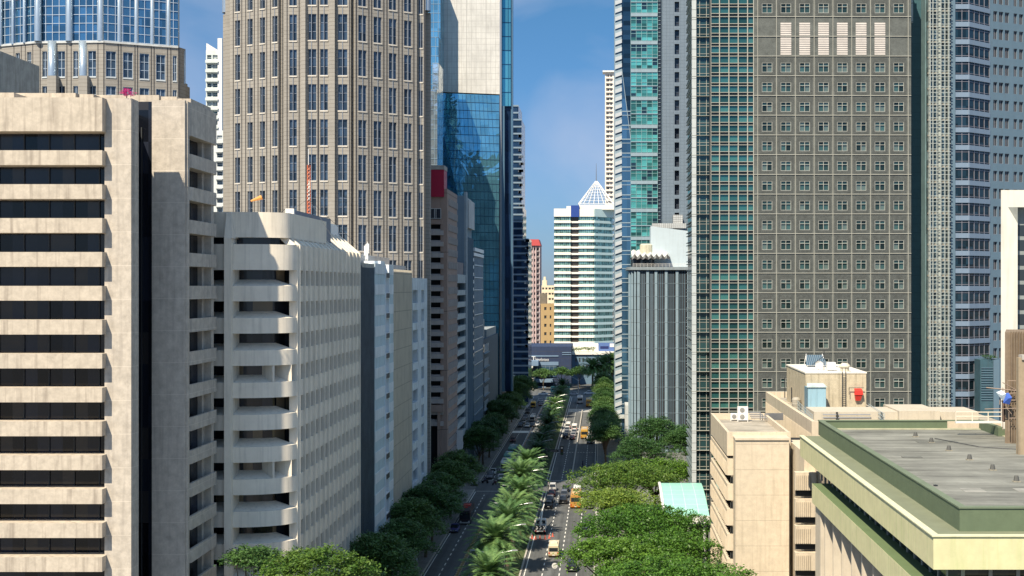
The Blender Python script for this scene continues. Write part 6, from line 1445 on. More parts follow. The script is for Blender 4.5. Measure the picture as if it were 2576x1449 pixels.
def tree_blobs(seed, Rr, H, n, dome=.35):
    rnd = random.Random(seed); out = []
    for i in range(n):
        a = i*2.4+rnd.uniform(-.4, .4); k = math.sqrt((i+.5)/n); r = k*Rr*.8
        br = Rr*rnd.uniform(.26, .42)
        out.append((r*math.cos(a), r*math.sin(a), H-br*.5-dome*Rr*k*k*rnd.uniform(.7, 1.3), br, br*.62))
    return out
def trunk_mb(seed, H, Rr, r0, blobs):
    rnd = random.Random(seed); mb = MB(); h = H*.38
    mb.path([(0, 0, 0), (.1, .05, h*.5), (0, .1, h)], [r0, r0*.8, r0*.7], n=8)
    for b in blobs[::2]:
        mb.path([(0, .1, h*rnd.uniform(.8, 1)), (b[0]*.45, b[1]*.45, h+(b[2]-h)*.55), (b[0]*.9, b[1]*.9, b[2])], [r0*.5, r0*.3, r0*.1], n=5)
    return mb
LG = leafmat('leaf_bright_green', (.026, .09, .012), (.105, .25, .03), .3)
LY = leafmat('leaf_yellow_green', (.045, .125, .018), (.20, .31, .055), .35)
LD = leafmat('leaf_dark_green', (.028, .085, .022), (.125, .25, .07), .32)
LP_ = leafmat('palm_green', (.045, .13, .045), (.18, .32, .11), .3)
def make_tree(kind, label, Rr, H, n, nleaf, size, mat, seed, cat='tree', group=None, dome=.35):
    t = thing(kind, label, cat, (0, 0, 0), group); bl = tree_blobs(seed, Rr, H, n, dome)
    part('crown', crown_mesh(seed, bl, nleaf, size, mat, 'crown'), None, t, at=(0, 0, 0))
    part('trunk', trunk_mb(seed, H, Rr, .28 if Rr < 6 else .45, bl), M['bark'], t); return t
PROTO_USED = set()
def put(proto, x, y, rz, label, group, sc=1):
    o = proto if proto.name not in PROTO_USED else copy_tree(proto)
    if proto.name not in PROTO_USED: PROTO_USED.add(proto.name)
    place(o, (x, y, 0), rz, label, group); o.scale = (sc, sc, sc); return o
# street trees on the left pavement
st = [make_tree('street_tree', 'x', 5.3, 12.3, 22, 15500, .21, LD, s, dome=.75) for s in (1, 2, 3)]
ords = ['nearest', 'second', 'third', 'fourth', 'fifth', 'sixth', 'seventh', 'eighth', 'ninth', 'tenth', 'eleventh', 'twelfth', 'thirteenth', 'fourteenth', 'fifteenth', 'sixteenth', 'seventeenth', 'eighteenth', 'nineteenth', 'twentieth']
ly = [(158, -34.8), (170, -32.5), (182, -33), (193, -34.), (205, -32.6), (218, -33.2), (230, -32.4), (243, -33), (256, -33.2), (270, -32.7), (283, -33.1), (335, -32.8), (349, -33.2), (364, -32.8), (380, -33), (397, -32.9), (415, -33), (435, -32.9), (458, -33), (482, -32.8), (508, -33), (535, -32.8)]
names = ['nearest', 'second', 'third', 'fourth', 'fifth', 'sixth', 'seventh', 'eighth', 'ninth', 'tenth', 'eleventh']
for i, (y, x) in enumerate(ly):
    near = i < 11; lab = ('dark street tree on the left pavement before the crossing, %s of that row' % names[i]) if near else ('dark street tree on the left pavement beyond the crossing, %s of that row' % names[i-11])
    put(st[i % 3], x, y, i*1.9, lab, 'street trees on the left pavement', random.Random(i).uniform(.88, 1.12))
# trees of the right pavement beyond the crossing
sr = [make_tree('street_tree', 'x', 4.4, 12.5, 18, 11500, .21, LD, s, dome=.9) for s in (11, 12)]
ry = [344, 352, 361, 371, 382, 394, 408, 424, 442, 463, 487, 514, 545]
rn = names+['twelfth', 'thirteenth']
for i, y in enumerate(ry):
    put(sr[i % 2], .9+.3*math.sin(i), y, i*2.2, 'dense clipped tree on the right pavement beyond the crossing, %s from the crossing' % rn[i], 'clipped trees on the right pavement', 1.0)
# big rain trees near right
rain = [('huge flat topped rain tree nearest the camera, in front of the beige office', 9.5, 165, 11.5, 13.3, LG, 21, 1),
        ('huge bright green rain tree left of the teal glass canopy', 6.8, 207, 11, 13.0, LG, 22, 1),
        ('yellow green spreading rain tree, farthest of the big trees by the right road', 5.0, 255, 11.5, 13.4, LY, 23, 1),
        ('yellow green rain tree leaning over the road between the two big green ones', 2.6, 231, 7.5, 12.0, LY, 24, 1),
        ('bright green rain tree at the bottom edge beside the right road', 1.8, 183, 8.0, 12.4, LG, 25, 1),
        ('green rain tree behind the yellow green ones, in front of the dark trees', 11.5, 272, 9.5, 12.0, LG, 26, 1),
        ('green rain tree by the left end of the teal glass canopy', 10.5, 190, 7.5, 12.0, LG, 27, 1)]
for lab, x, y, r, h, m, s, _ in rain:
    t = make_tree('rain_tree', lab, r, h, 22 if r > 9 else 16, int(150*r*r)+3000, .235, m, s, group='rain trees along the right road', dome=.16); t.location = (x, y, 0)
t = make_tree('rain_tree', 'yellow green sunlit rain tree in front of the rounded corner building', 7.0, 21.0, 18, 12500, .2, LY, 31, group='trees at the foot of the left buildings'); t.location = (-31.6, 137, 0)
t = make_tree('rain_tree', 'dark tree at the foot of the concrete pier, left of the yellow green tree', 3.9, 20.6, 12, 5500, .17, LD, 32, group='trees at the foot of the left buildings'); t.location = (-39.5, 140.5, 0)
dk = make_tree('dark_tree', 'x', 9, 14.5, 24, 19000, .24, LD, 41, dome=.6)
for i, (x, y, sc, lab) in enumerate(((14.5, 338, 1, 'big dark shaded tree in front of the white columned building'), (23, 330, .9, 'dark shaded tree left of the foot of the granite tower'), (10.0, 318, .78, 'dark shaded tree at the corner of the side street, right of the road'))):
    put(dk, x, y, i*2.0, lab, 'dark trees before the columned building', sc)
for i, (x, y) in enumerate(((15.5, 222), (20, 212))):
    pass
# palms
def palm_mesh(seed):
    rnd = random.Random(seed); mb = MB()
    for k in range(84):
        a = k*2.39996+rnd.uniform(-.2, .2); el = R(84)-R(95)*(k/84)+rnd.uniform(-.12, .12); Lf = rnd.uniform(4.7, 5.8)
        dirh = Vector((math.cos(a), math.sin(a), 0)); side = Vector((-math.sin(a), math.cos(a), 0)); p = Vector((0, 0, 0)); e = el; st_ = Lf/9; pts = [p.copy()]
        for i in range(9):
            p = p+(dirh*math.cos(e)+Vector((0, 0, math.sin(e))))*st_; e -= .135; pts.append(p.copy())
        mb.path(pts[::3], [.05, .04, .03, .015], n=3)
        for i in range(1, 30):
            f = i/30*9; j = min(8, int(f)); q = pts[j].lerp(pts[j+1], f-j); tang = (pts[j+1]-pts[j]).normalized()
            l = .85*math.sin(math.pi*min(1, .12+f/9*.85))+.18
            for sgn in (-1, 1):
                d = (side*sgn+tang*.65+Vector((0, 0, .18 if f < 6 else -.2))).normalized(); w = tang*.085
                tip = q+d*l+Vector((0, 0, -.14*l))
                mb.face([q-w, q+w, tip])
    return mb.mesh('crown', LP_)
pm = []
LPd = leafmat('shaded_palm_green', (.02, .06, .02), (.07, .16, .05), .25)  # darker copy of the palm leaf, shade put into its colour
for s in (1, 2, 3, 4, 5):
    t = thing('date_palm', 'x', 'palm tree', (0, 0, 0)); H = (7.0, 7.9, 8.5, 7.2, 8.0)[s-1]; cm = palm_mesh(s)
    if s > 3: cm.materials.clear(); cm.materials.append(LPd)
    part('crown', cm, None, t, at=(0, 0, H)); mb = MB(); mb.path([(0, 0, 0), (.1, 0, 2.5), (.05, .05, 5), (0, 0, H+.1)], [.42, .34, .30, .36], n=9); part('trunk', mb, M['bark'], t); pm.append(t)
py = [187, 203, 219, 235, 251, 266, 280, 293]+[328, 340, 352, 364, 377, 391, 405, 420, 436, 453, 472, 492, 515, 540]
pn = ['nearest', 'second', 'third', 'fourth', 'fifth', 'sixth', 'seventh', 'eighth', 'ninth', 'tenth', 'eleventh', 'twelfth', 'thirteenth', 'fourteenth', 'fifteenth']
for i, y in enumerate(py):
    rr = random.Random(i+50); near = i < 8
    lab = 'feathery date palm in the median %s the crossing, %s palm of that stretch' % ('before' if near else 'beyond', pn[i if near else i-8])
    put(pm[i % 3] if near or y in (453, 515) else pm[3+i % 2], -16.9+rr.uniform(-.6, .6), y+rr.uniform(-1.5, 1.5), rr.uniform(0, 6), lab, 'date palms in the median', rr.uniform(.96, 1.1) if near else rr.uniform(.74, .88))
for i, (x, y, w) in enumerate(((-4.6, 606, 'leftmost'), (.8, 610, 'middle'), (5.2, 612, 'rightmost'))):
    put(pm[i], x, y, i, 'sunlit date palm beyond the far junction, %s of the three there' % w, 'date palms beyond the far junction', 1.45)
# far hedge-like trees in front of the low blocks
ft = make_tree('far_tree', 'x', 5.5, 10, 10, 4200, .32, LD, 51)
for i, (x, y, lab) in enumerate(((-20, 612, 'dark far tree under the right end of the navy block'), (-11, 616, 'dark far tree in front of the grey blue office block'), (-28, 600, 'dark far tree in front of the lettered navy block'), (-2, 622, 'dark far tree behind the three far palms'), (8, 618, 'dark far tree right of the three far palms'))):
    put(ft, x, y, i, lab, 'dark trees at the end of the street')
# shrubs
mb = MB()
def shrub(name, label, loc, r, h, mat, n, seed, cat='shrub', size=.12):
    t = thing(name, label, cat, loc); bl = [(random.Random(seed+i).uniform(-r*.5, r*.5), random.Random(seed+i+9).uniform(-r*.3, r*.3), h*.5, r*.55, h*.5) for i in range(4)]
    part('foliage', crown_mesh(seed, bl, n, size, mat, 'foliage'), None, t, at=loc)
    mb = MB(); mb.path([loc, (loc[0], loc[1], loc[2]+h*.5)], .05, n=5); part('stem', mb, M['bark'], t); return t
LPk = leafmat('bougainvillea_pink', (.45, .02, .14), (.75, .08, .25), .3)
shrub('bougainvillea', 'bright pink flowering bougainvillea on top of the concrete office roof', (PX(318, 128.5), 128.6, PZ(247, 128.5)), 1.0, .9, LPk, 900, 61, 'flowering shrub', .06)
shrub('roof_shrub', 'green shrub trailing over the ledge of the banded tower at the right', (PX(2492, 254), 256, PZ(904, 255)), 1.5, 1.0, LD, 500, 62)
for i in range(5): shrub('terrace_shrub', 'bushy %s on the white terrace under the white banded tower' % ['green shrub at the left end', 'yellow shrub second from left', 'olive shrub in the middle', 'light shrub, fourth from the left', 'small shrub at the right end'][i], (PX(1446+11*i, 640), 641, PZ(892, 640)+1.6), 1.8, 2.2, LY, 300, 70+i, size=.25)
# ------------------------------------------------------------ street furniture
t = thing('guard_fence', 'low fence of stubby posts and a rail along the left road median edge', 'fence', (-24.75, 220, 0))
mb = MB(); mb.box(-24.85, -24.65, 150, 262, .02, .35); part('kerb_wall', mb, M['kerb'], t)
mb = MB(); mb.box(-24.80, -24.72, 150, 262, .85, .97); mb.box(-24.80, -24.72, 150, 262, .55, .62); part('rail', mb, plain('fence_yellow_paint', (.42, .30, .14), .7), t)
pp = MB(); pp.box(-.14, .14, -.14, .14, .35, 1.15); fm = plain('fence_post_paint', (.46, .36, .20), .8)
repeat('post', pp, [fm], t, [(-24.75, 151+i*1.5, 0) for i in range(74)])
t = thing('inner_fence', 'low rail fence along the median edge of the left road beyond the crossing', 'fence', (-23.0, 430, 0))
mb = MB(); mb.box(-24.5, -24.35, 324, 560, .02, .5); part('kerb_wall', mb, plain('fence_kerb', (.5, .38, .3), .8), t)
def lamp(x, y, lab):
    t = thing('street_lamp', lab, 'street lamp', (x, y, 0), group='double arm street lamps in the median')
    mb = MB(); mb.tube((x, y, .2), (x, y, 8.6), .11, .07); part('pole', mb, M['metal'], t)
    for s in (-1, 1):
        mb = MB(); mb.path([(x, y, 8.4), (x+s*1.2, y, 9.1), (x+s*2.9, y, 9.4)], .05, n=5); part('arm', mb, M['metal'], t)
        mb = MB(); mb.hexa([(x+s*2.8, y-.16, 9.35), (x+s*3.7, y-.16, 9.40), (x+s*3.7, y+.16, 9.40), (x+s*2.8, y+.16, 9.35), (x+s*2.8, y-.10, 9.52), (x+s*3.6, y-.10, 9.55), (x+s*3.6, y+.10, 9.55), (x+s*2.8, y+.10, 9.52)]); part('lamp_head', mb, plain('lamp_head_grey', (.20, .21, .22), .4), t)
for i, y in enumerate([192, 213, 234, 255, 277, 298]): lamp(-16.6, y, 'double arm street lamp among the median palms before the crossing, %s lamp of that stretch' % pn[i])
for i, y in enumerate([330, 352, 374, 396, 419, 443, 468, 495]): lamp(-16.6, y, 'double arm street lamp among the median palms beyond the crossing, %s lamp of that stretch' % pn[i])
t = thing('street_lamp', 'tall ornate double arm street lamp standing alone at the far junction', 'street lamp', (-10.3, 548, 0))
mb = MB(); mb.tube((-10.3, 548, 0), (-10.3, 548, 9.6), .2, .12)
for z in (5.2, 6.6, 8.4): mb.lathe((-10.3, 548, z), [(.15, 0), (.36, .15), (.15, .3)], 8)
part('pole', mb, M['metal'], t)
for s in (-1, 1):
    mb = MB(); mb.path([(-10.3, 548, 8.8), (-10.3+s*.9, 548, 9.0), (-10.3+s*2.0, 548, 9.9), (-10.3+s*3.0, 548, 10.2)], .09, n=5); part('arm', mb, M['metal'], t)
    mb = MB(); mb.hexa([(-10.3+s*2.9, 547.8, 10.1), (-10.3+s*4.1, 547.8, 10.2), (-10.3+s*4.1, 548.2, 10.2), (-10.3+s*2.9, 548.2, 10.1), (-10.3+s*2.9, 547.8, 10.4), (-10.3+s*4.0, 547.8, 10.4), (-10.3+s*4.0, 548.2, 10.4), (-10.3+s*2.9, 548.2, 10.4)]); part('lamp_head', mb, M['white'], t)
t = thing('traffic_light', 'black traffic light hanging from an arm over the right road at the crossing', 'traffic light', (-14.8, 332, 0))
mb = MB(); mb.tube((-14.8, 332, 0), (-14.8, 332, 7), .12); part('pole', mb, M['darkmetal'], t)
mb = MB(); mb.tube((-14.8, 332, 6.6), (-10.2, 332, 6.7), .07); part('arm', mb, M['darkmetal'], t)
mb = MB(); mb.box(-11.0, -10.2, 331.7, 332.1, 5.2, 7.6); part('housing', mb, M['black'], t)
for k, c in enumerate(((.9, .85, .75), (.10, .07, .02), (.02, .08, .04))):
    mb = MB(); mb.tube((-10.6, 331.6, 7.1-k*.75), (-10.6, 331.71, 7.1-k*.75), .24, n=12); part('lens', mb, paint('lens_%d' % k, c, .2), t)
t = thing('street_name_sign', 'dark street name sign with faint pale lettering beside the traffic light', 'sign', (-12.6, 332, 6.2))
mb = MB(); mb.box(-14.3, -11.5, 331.75, 331.85, 6.0, 6.55); part('board', mb, M['black'], t)
mb = MB(); mb.box(-13.9, -11.9, 331.70, 331.745, 6.2, 6.34); part('lettering', mb, plain('faint_letters', (.3, .3, .3), .6), t)
t = thing('speed_sign', 'round white road sign on a thin pole at the bottom of the right road', 'sign', (-8.2, 212, 0))
mb = MB(); x = -8.0; mb.tube((x, 212, 0), (x, 212, 2.6), .05); part('pole', mb, M['metal'], t)
mb = MB(); mb.tube((x, 211.9, 2.6), (x, 211.96, 2.6), .48, n=16, m=0); mb.tube((x, 211.86, 2.6), (x, 211.9, 2.6), .34, n=16, m=1); part('disc', mb, [M['white'], plain('sign_face', (.5, .5, .45))], t)
for i, (x, y, lab) in enumerate(((-.9, 322, 'slim white traffic post at the near end of the clipped right hand trees'), (-1.0, 262, 'slim white traffic post under the yellow green tree by the right road'))):
    mb = MB(); mb.tube((x, y, 0), (x, y, 4.2), .14); solo('traffic_post', mb, M['white'], lab, 'post', group='white posts on the right kerb')
t = thing('bus_stop_shelter', 'small white roofed shelter under the street trees at the left crossing', 'shelter', (-35, 322, 0))
mb = MB(); mb.box(-36.4, -32.6, 321, 325, 2.7, 2.9); part('roof', mb, M['white'], t); mb = MB(); mb.box(-36.3, -36.2, 321, 325, .16, 2.7); mb.box(-32.8, -32.7, 321, 321.1, .16, 2.7); mb.box(-32.8, -32.7, 324.9, 325, .16, 2.7); part('frame', mb, M['metal'], t)
# ------------------------------------------------------------ vehicles
def wheel(par, x, y, r, w):
    mb = MB(); mb.tube((x-w/2, y, r), (x+w/2, y, r), r, n=14); wo_ = part('wheel', mb, M['rubber'], par)
    mb = MB(); s = 1 if x > 0 else -1; mb.tube((x+s*w/2, y, r), (x+s*(w/2+.02), y, r), r*.55, n=10); part('rim', mb, M['metal'], wo_)
RED = paint('tail_light_red', (.45, .01, .01), .2); LAMPW = paint('headlight_glass', (.8, .8, .78), .15, .2)
VG = glass('vehicle_glass', (.02, .025, .03), spec=.7, rough=.05)
PLT = paint('number_plate', (.6, .6, .58), .5)
def loft(mb, secs, m=0):
    """sections (y, halfwidth, z0, z1, halfwidth_top)"""
    b = len(mb.v)
    for (y, w, z0, z1, wt) in secs: mb.v += [(-w, y, z0), (w, y, z0), (w, y, z0+(z1-z0)*.6), (wt, y, z1), (-wt, y, z1), (-w, y, z0+(z1-z0)*.6)]
    for i in range(len(secs)-1):
        for j in range(6):
            k = (j+1) % 6; mb.f.append((b+i*6+j, b+i*6+k, b+i*6+6+k, b+i*6+6+j)); mb.m.append(m)
    mb.f.append(tuple(b+5-j for j in range(6))); mb.m.append(m); e = b+6*(len(secs)-1); mb.f.append(tuple(e+j for j in range(6))); mb.m.append(m)
def car(name, cat, col, L=4.4, Wd=1.76, H=1.5, kind='sedan'):
    """nose towards +Y"""
    p = plain(name+'_paint_%d' % int(sum(col)*1000), col, .28, .15, .03, 1, spec=.6); t = thing(name, 'x', cat, (0, 0, 0)); h = L/2; w = Wd/2
    belt = .92 if kind == 'sedan' else 1.08
    mb = MB(); loft(mb, [(-h, w*.86, .40, .86 if kind == 'sedan' else belt, w*.80), (-h+.12, w*.97, .26, belt-.02, w*.86), (-h*.4, w, .24, belt, w*.90), (h*.42, w, .24, belt-.02, w*.90), (h*.78, w*.97, .25, belt-.14, w*.82), (h-.05, w*.82, .34, .72, w*.66)]); part('body', mb, p, t)
    if kind == 'sedan': g = [(-h*.72, belt), (-h*.40, H-.04), (h*.12, H-.04), (h*.46, belt)]
    else: g = [(-h*.97, belt), (-h*.88, H-.05), (h*.22, H-.05), (h*.50, belt)]
    mb = MB(); (a, za), (b, zb_), (c, zc), (d, zd) = g; wt = w*.74
    mb.hexa([(-w*.88, a, za-.02), (w*.88, a, za-.02), (w*.88, d, zd-.02), (-w*.88, d, zd-.02), (-wt, b, zb_), (wt, b, zb_), (wt, c, zc), (-wt, c, zc)]); part('window', mb, VG, t)
    mb = MB(); mb.hexa([(-wt-.02, b-.05, zb_-.02), (wt+.02, b-.05, zb_-.02), (wt+.02, c+.05, zc-.02), (-wt-.02, c+.05, zc-.02), (-wt+.08, b+.08, H), (wt-.08, b+.08, H), (wt-.08, c-.1, H), (-wt+.08, c-.1, H)])
    for s in (-1, 1):
        for (ya, zaa, yb, zbb, x1, x2) in ((a, za, b, zb_, w*.885, wt+.01), (d, zd, c, zc, w*.885, wt+.01), ((a+d)/2, za, (b+c)/2, zb_, w*.885, wt+.01)): mb.tube((s*x1, ya, zaa-.02), (s*x2, yb, zbb), .045, n=4)
    part('roof', mb, p, t)
    for s in (-1, 1):
        mb = MB(); mb.box(s*w*.60-.18, s*w*.60+.18, -h-.01+.03, -h+.12, .66, .82 if kind == 'sedan' else 1.0); part('taillight', mb, RED, t)
        mb = MB(); mb.box(s*w*.58-.16, s*w*.58+.16, h-.16, h-.02, .56, .70); part('headlight', mb, LAMPW, t)
        for y in (-h*.60, h*.62): wheel(t, s*(w-.12), y, .32 if kind == 'sedan' else .36, .22)
    mb = MB(); mb.box(-w*.85, w*.85, -h-.04, -h+.12, .30, .46); mb.box(-w*.8, w*.8, h-.12, h+.02, .26, .40); part('bumper', mb, M['darkmetal'], t)
    mb = MB(); mb.box(-.22, .22, -h-.055, -h-.042, .50, .62); part('number_plate', mb, PLT, t); return t
def bus(name, cat, col, col2, L=9., Wd=2.5, H=3.05, roofcol=None):
    p = plain(name+'_paint_%d' % int(sum(col)*1000), col, .35, .05, .05, 1); p2 = plain(name+'_trim_%d' % int(sum(col2)*1000), col2, .35, .05, .05, 1); t = thing(name, 'x', cat, (0, 0, 0)); h = L/2; w = Wd/2
    mb = MB(); loft(mb, [(-h, w*.94, .5, H-.12, w*.86), (-h+.15, w, .38, H, w*.9), (h-.3, w, .38, H, w*.9), (h, w*.94, .48, H-.3, w*.82)]); part('body', mb, p, t)
    for s in (-1, 1):
        mb = MB(); n = max(3, int(L/1.5))
        for i in range(n): a = -h+.5+i*(L-1.)/n; mb.box(s*w-.02, s*w+.02, a, a+(L-1.)/n-.14, H*.46, H*.66) if False else mb.hexa([(s*w*1.0-.02, a, H*.45), (s*w*1.0+.02, a, H*.45), (s*w*1.0+.02, a+(L-1.)/n-.14, H*.45), (s*w-.02, a+(L-1.)/n-.14, H*.45), (s*w-.03, a, H*.74), (s*w+.012, a, H*.74), (s*w+.012, a+(L-1.)/n-.14, H*.74), (s*w-.03, a+(L-1.)/n-.14, H*.74)])
        part('side_window', mb, VG, t)
        mb = MB(); mb.box(s*w-.01, s*w+.025, -h+.3, h-.4, H*.30, H*.36); part('stripe', mb, p2, t)
        mb = MB(); mb.box(s*w*.78-.14, s*w*.78+.14, -h-.03, -h+.1, .75, 1.0); part('taillight', mb, RED, t)
        mb = MB(); mb.box(s*w*.72-.16, s*w*.72+.16, h-.1, h+.03, .62, .82); part('headlight', mb, LAMPW, t)
        for y in (-h*.58, h*.62): wheel(t, s*(w-.18), y, .46, .28)
    mb = MB(); mb.box(-w*.82, w*.82, -h-.025, -h+.05, H*.50, H*.80); part('rear_window', mb, VG, t)
    mb = MB(); mb.hexa([(-w*.84, h-.06, H*.40), (w*.84, h-.06, H*.40), (w*.84, h+.03, H*.40), (-w*.84, h+.03, H*.40), (-w*.80, h-.12, H*.82), (w*.80, h-.12, H*.82), (w*.80, h+.0, H*.82), (-w*.80, h+.0, H*.82)]); part('windscreen', mb, VG, t)
    mb = MB(); mb.box(-w*.62, w*.62, -h*.5, h*.05, H, H+.22); mb.box(-w*.3, w*.3, h*.25, h*.5, H, H+.1); part('roof_unit', mb, plain('roof_unit_%d' % int(sum(roofcol or (.6, .6, .6))*1000), roofcol or (.6, .6, .6), .5), t)
    mb = MB(); mb.box(-w*.9, w*.9, -h-.06, -h+.1, .36, .62); mb.box(-w*.9, w*.9, h-.1, h+.06, .34, .58); part('bumper', mb, p2, t)
    mb = MB(); mb.box(-.25, .25, -h-.075, -h-.062, .42, .56); part('number_plate', mb, PLT, t); return t
def person_mesh(pose, mats):
    """one skinned figure: 0 standing, 1 walking, 2 riding; faces +Y"""
    if pose == 2: J = {'pel': (0, 0, .82), 'ch': (0, .10, 1.22), 'nk': (0, .14, 1.42), 'hd': (0, .18, 1.60), 'sl': (-.20, .12, 1.36), 'el': (-.27, .34, 1.16), 'hl': (-.26, .60, 1.12), 'sr': (.20, .12, 1.36), 'er': (.27, .34, 1.16), 'hr': (.26, .60, 1.12), 'pl': (-.11, .02, .80), 'kl': (-.20, .42, .72), 'fl': (-.18, .30, .30), 'tl': (-.18, .44, .26), 'pr': (.11, .02, .80), 'kr': (.20, .42, .72), 'fr': (.18, .30, .30), 'tr': (.18, .44, .26)}
    else:
        s = .28 if pose == 1 else .04
        J = {'pel': (0, 0, .95), 'ch': (0, .01, 1.25), 'nk': (0, .02, 1.45), 'hd': (0, .04, 1.62), 'sl': (-.19, .01, 1.38), 'el': (-.24, -s*.5, 1.12), 'hl': (-.23, s*.3, .88), 'sr': (.19, .01, 1.38), 'er': (.24, s*.5, 1.12), 'hr': (.23, s*1.0, .90), 'pl': (-.10, 0, .90), 'kl': (-.11, s*.8, .50), 'fl': (-.11, s, .09), 'tl': (-.11, s+.17, .04), 'pr': (.10, 0, .90), 'kr': (.11, -s*.3, .50), 'fr': (.11, -s, .09), 'tr': (.11, -s+.17, .04)}
    Rd = {'pel': .15, 'ch': .16, 'nk': .065, 'hd': .11, 'sl': .07, 'el': .05, 'hl': .035, 'sr': .07, 'er': .05, 'hr': .035, 'pl': .10, 'kl': .065, 'fl': .045, 'tl': .04, 'pr': .10, 'kr': .065, 'fr': .045, 'tr': .04}
    E = [('pel', 'ch'), ('ch', 'nk'), ('nk', 'hd'), ('ch', 'sl'), ('sl', 'el'), ('el', 'hl'), ('ch', 'sr'), ('sr', 'er'), ('er', 'hr'), ('pel', 'pl'), ('pl', 'kl'), ('kl', 'fl'), ('fl', 'tl'), ('pel', 'pr'), ('pr', 'kr'), ('kr', 'fr'), ('fr', 'tr')]
    ks = list(J); me = bpy.data.meshes.new('p'); me.from_pydata([J[k] for k in ks], [(ks.index(a), ks.index(b)) for a, b in E], [])
    o = bpy.data.objects.new('p', me); COL.objects.link(o); m = o.modifiers.new('s', 'SKIN'); o.modifiers.new('u', 'SUBSURF').levels = 1
    for i, k in enumerate(ks): me.skin_vertices[0].data[i].radius = (Rd[k], Rd[k]); me.skin_vertices[0].data[i].use_root = (k == 'pel')
    dg = bpy.context.evaluated_depsgraph_get(); r = bpy.data.meshes.new_from_object(o.evaluated_get(dg)); bpy.data.objects.remove(o)
    for m in mats: r.materials.append(m)
    hz = J['nk'][2]; wz = J['pel'][2]
    for pl in r.polygons:
        c = pl.center; pl.material_index = 0 if (c.z > hz+.02 or (abs(c.x) > .17 and c.z < hz-.18 and c.z > wz-.12 and pose != 2) or (pose == 2 and c.y > .42 and c.z > 1.0)) else (1 if c.z > wz else 2); pl.use_smooth = True
    return r
SK = plain('skin', (.38, .22, .14), .5); HAIR = plain('black_hair', (.01, .01, .01), .5)
def person(pose, shirt, trouser, lab, loc, rz, idx, group=None):
    r = person_mesh(pose, [SK, plain('shirt_%d' % idx, shirt, .8), plain('trousers_%d' % idx, trouser, .8)])
    o = bpy.data.objects.new('person', r); link(o, None, loc); o.rotation_euler.z = rz; o['label'] = lab; o['category'] = 'person'
    if group: o['group'] = group
    mb = MB(); z = 1.66 if pose != 2 else 1.64; y = .02 if pose != 2 else .16
    mb.lathe((0, y, z-.06), [(.10, 0), (.125, .05), (.11, .11), (.05, .15)], 10)
    c = bpy.data.objects.new('hair' if pose != 2 else 'helmet', mb.mesh('hair', HAIR)); COL.objects.link(c); c.parent = o; return o
def motorbike(lab, x, y, rz, col, shirt, idx, rider=True):
    t = thing('motorcycle', lab, 'motorcycle', (0, 0, 0), group='motorcycles on the roads'); p = paint('bike_paint_%d' % idx, col, .3)
    for yy in (-.62, .66):
        mb = MB(); mb.tube((-.06, yy, .30), (.06, yy, .30), .30, n=14); part('wheel', mb, M['rubber'], t)
    mb = MB(); mb.hexa([(-.13, -.7, .55), (.13, -.7, .55), (.13, .3, .40), (-.13, .3, .40), (-.12, -.8, .80), (.12, -.8, .80), (.14, .35, .78), (-.14, .35, .78)]); mb.hexa([(-.1, .2, .55), (.1, .2, .55), (.1, .5, .6), (-.1, .5, .6), (-.15, .1, .85), (.15, .1, .85), (.15, .5, 1.0), (-.15, .5, 1.0)]); part('body', mb, p, t)
    mb = MB(); mb.box(-.13, .13, -.75, .1, .80, .86); part('seat', mb, M['black'], t)
    mb = MB(); mb.tube((0, .66, .3), (0, .45, 1.02), .035); mb.tube((-.32, .48, 1.06), (.32, .48, 1.06), .025); part('handlebar', mb, M['metal'], t)
    mb = MB(); mb.box(-.08, .08, .50, .58, .82, .95); part('headlight', mb, LAMPW, t)
    t.location = (x, y, .03); t.rotation_euler.z = rz
    if rider: person(2, shirt, (.03, .035, .06), 'rider in a helmet on the '+lab, (x, y, .03), rz, idx, 'riders')
# prototypes (nose to +Y)
V = {}
V['black_sedan'] = car('sedan_car', 'car', (.012, .012, .015)); V['grey_sedan'] = car('sedan_car', 'car', (.20, .20, .21)); V['white_sedan'] = car('sedan_car', 'car', (.62, .62, .60))
V['silver_sedan'] = car('sedan_car', 'car', (.36, .37, .39)); V['maroon_sedan'] = car('sedan_car', 'car', (.10, .02, .025)); V['blue_sedan'] = car('sedan_car', 'car', (.06, .06, .22))
V['black_suv'] = car('suv_car', 'suv', (.014, .014, .016), 4.7, 1.88, 1.82, 'suv'); V['white_suv'] = car('suv_car', 'suv', (.60, .60, .58), 4.7, 1.86, 1.82, 'suv'); V['grey_suv'] = car('suv_car', 'suv', (.13, .14, .16), 4.6, 1.84, 1.78, 'suv')
V['white_van'] = bus('passenger_van', 'van', (.62, .62, .60), (.05, .05, .05), 4.9, 1.9, 2.15, (.6, .6, .58))
V['cream_van'] = bus('jeepney', 'minibus', (.60, .52, .36), (.30, .22, .12), 5.2, 2.0, 2.3, (.70, .66, .50))
V['orange_bus'] = bus('city_bus', 'bus', (.46, .24, .06), (.45, .15, .02), 9.5, 2.5, 3.1, (.62, .50, .30)); V['yellow_bus'] = bus('city_bus', 'bus', (.46, .27, .05), (.12, .06, .02), 10, 2.5, 3.1, (.45, .40, .32))
V['white_bus'] = bus('city_bus', 'bus', (.55, .56, .56), (.10, .10, .12), 9, 2.45, 3.05, (.35, .37, .38)); V['green_bus'] = bus('city_bus', 'bus', (.10, .26, .22), (.35, .38, .36), 9, 2.45, 3.05, (.38, .42, .42))
V['dark_bus'] = bus('city_bus', 'bus', (.035, .028, .035), (.5, .5, .5), 8.5, 2.4, 3.2, (.50, .06, .05)); V['yellow_van'] = bus('jeepney', 'minibus', (.62, .40, .06), (.1, .06, .02), 5.5, 2.0, 2.4, (.6, .5, .3))
VU = set()
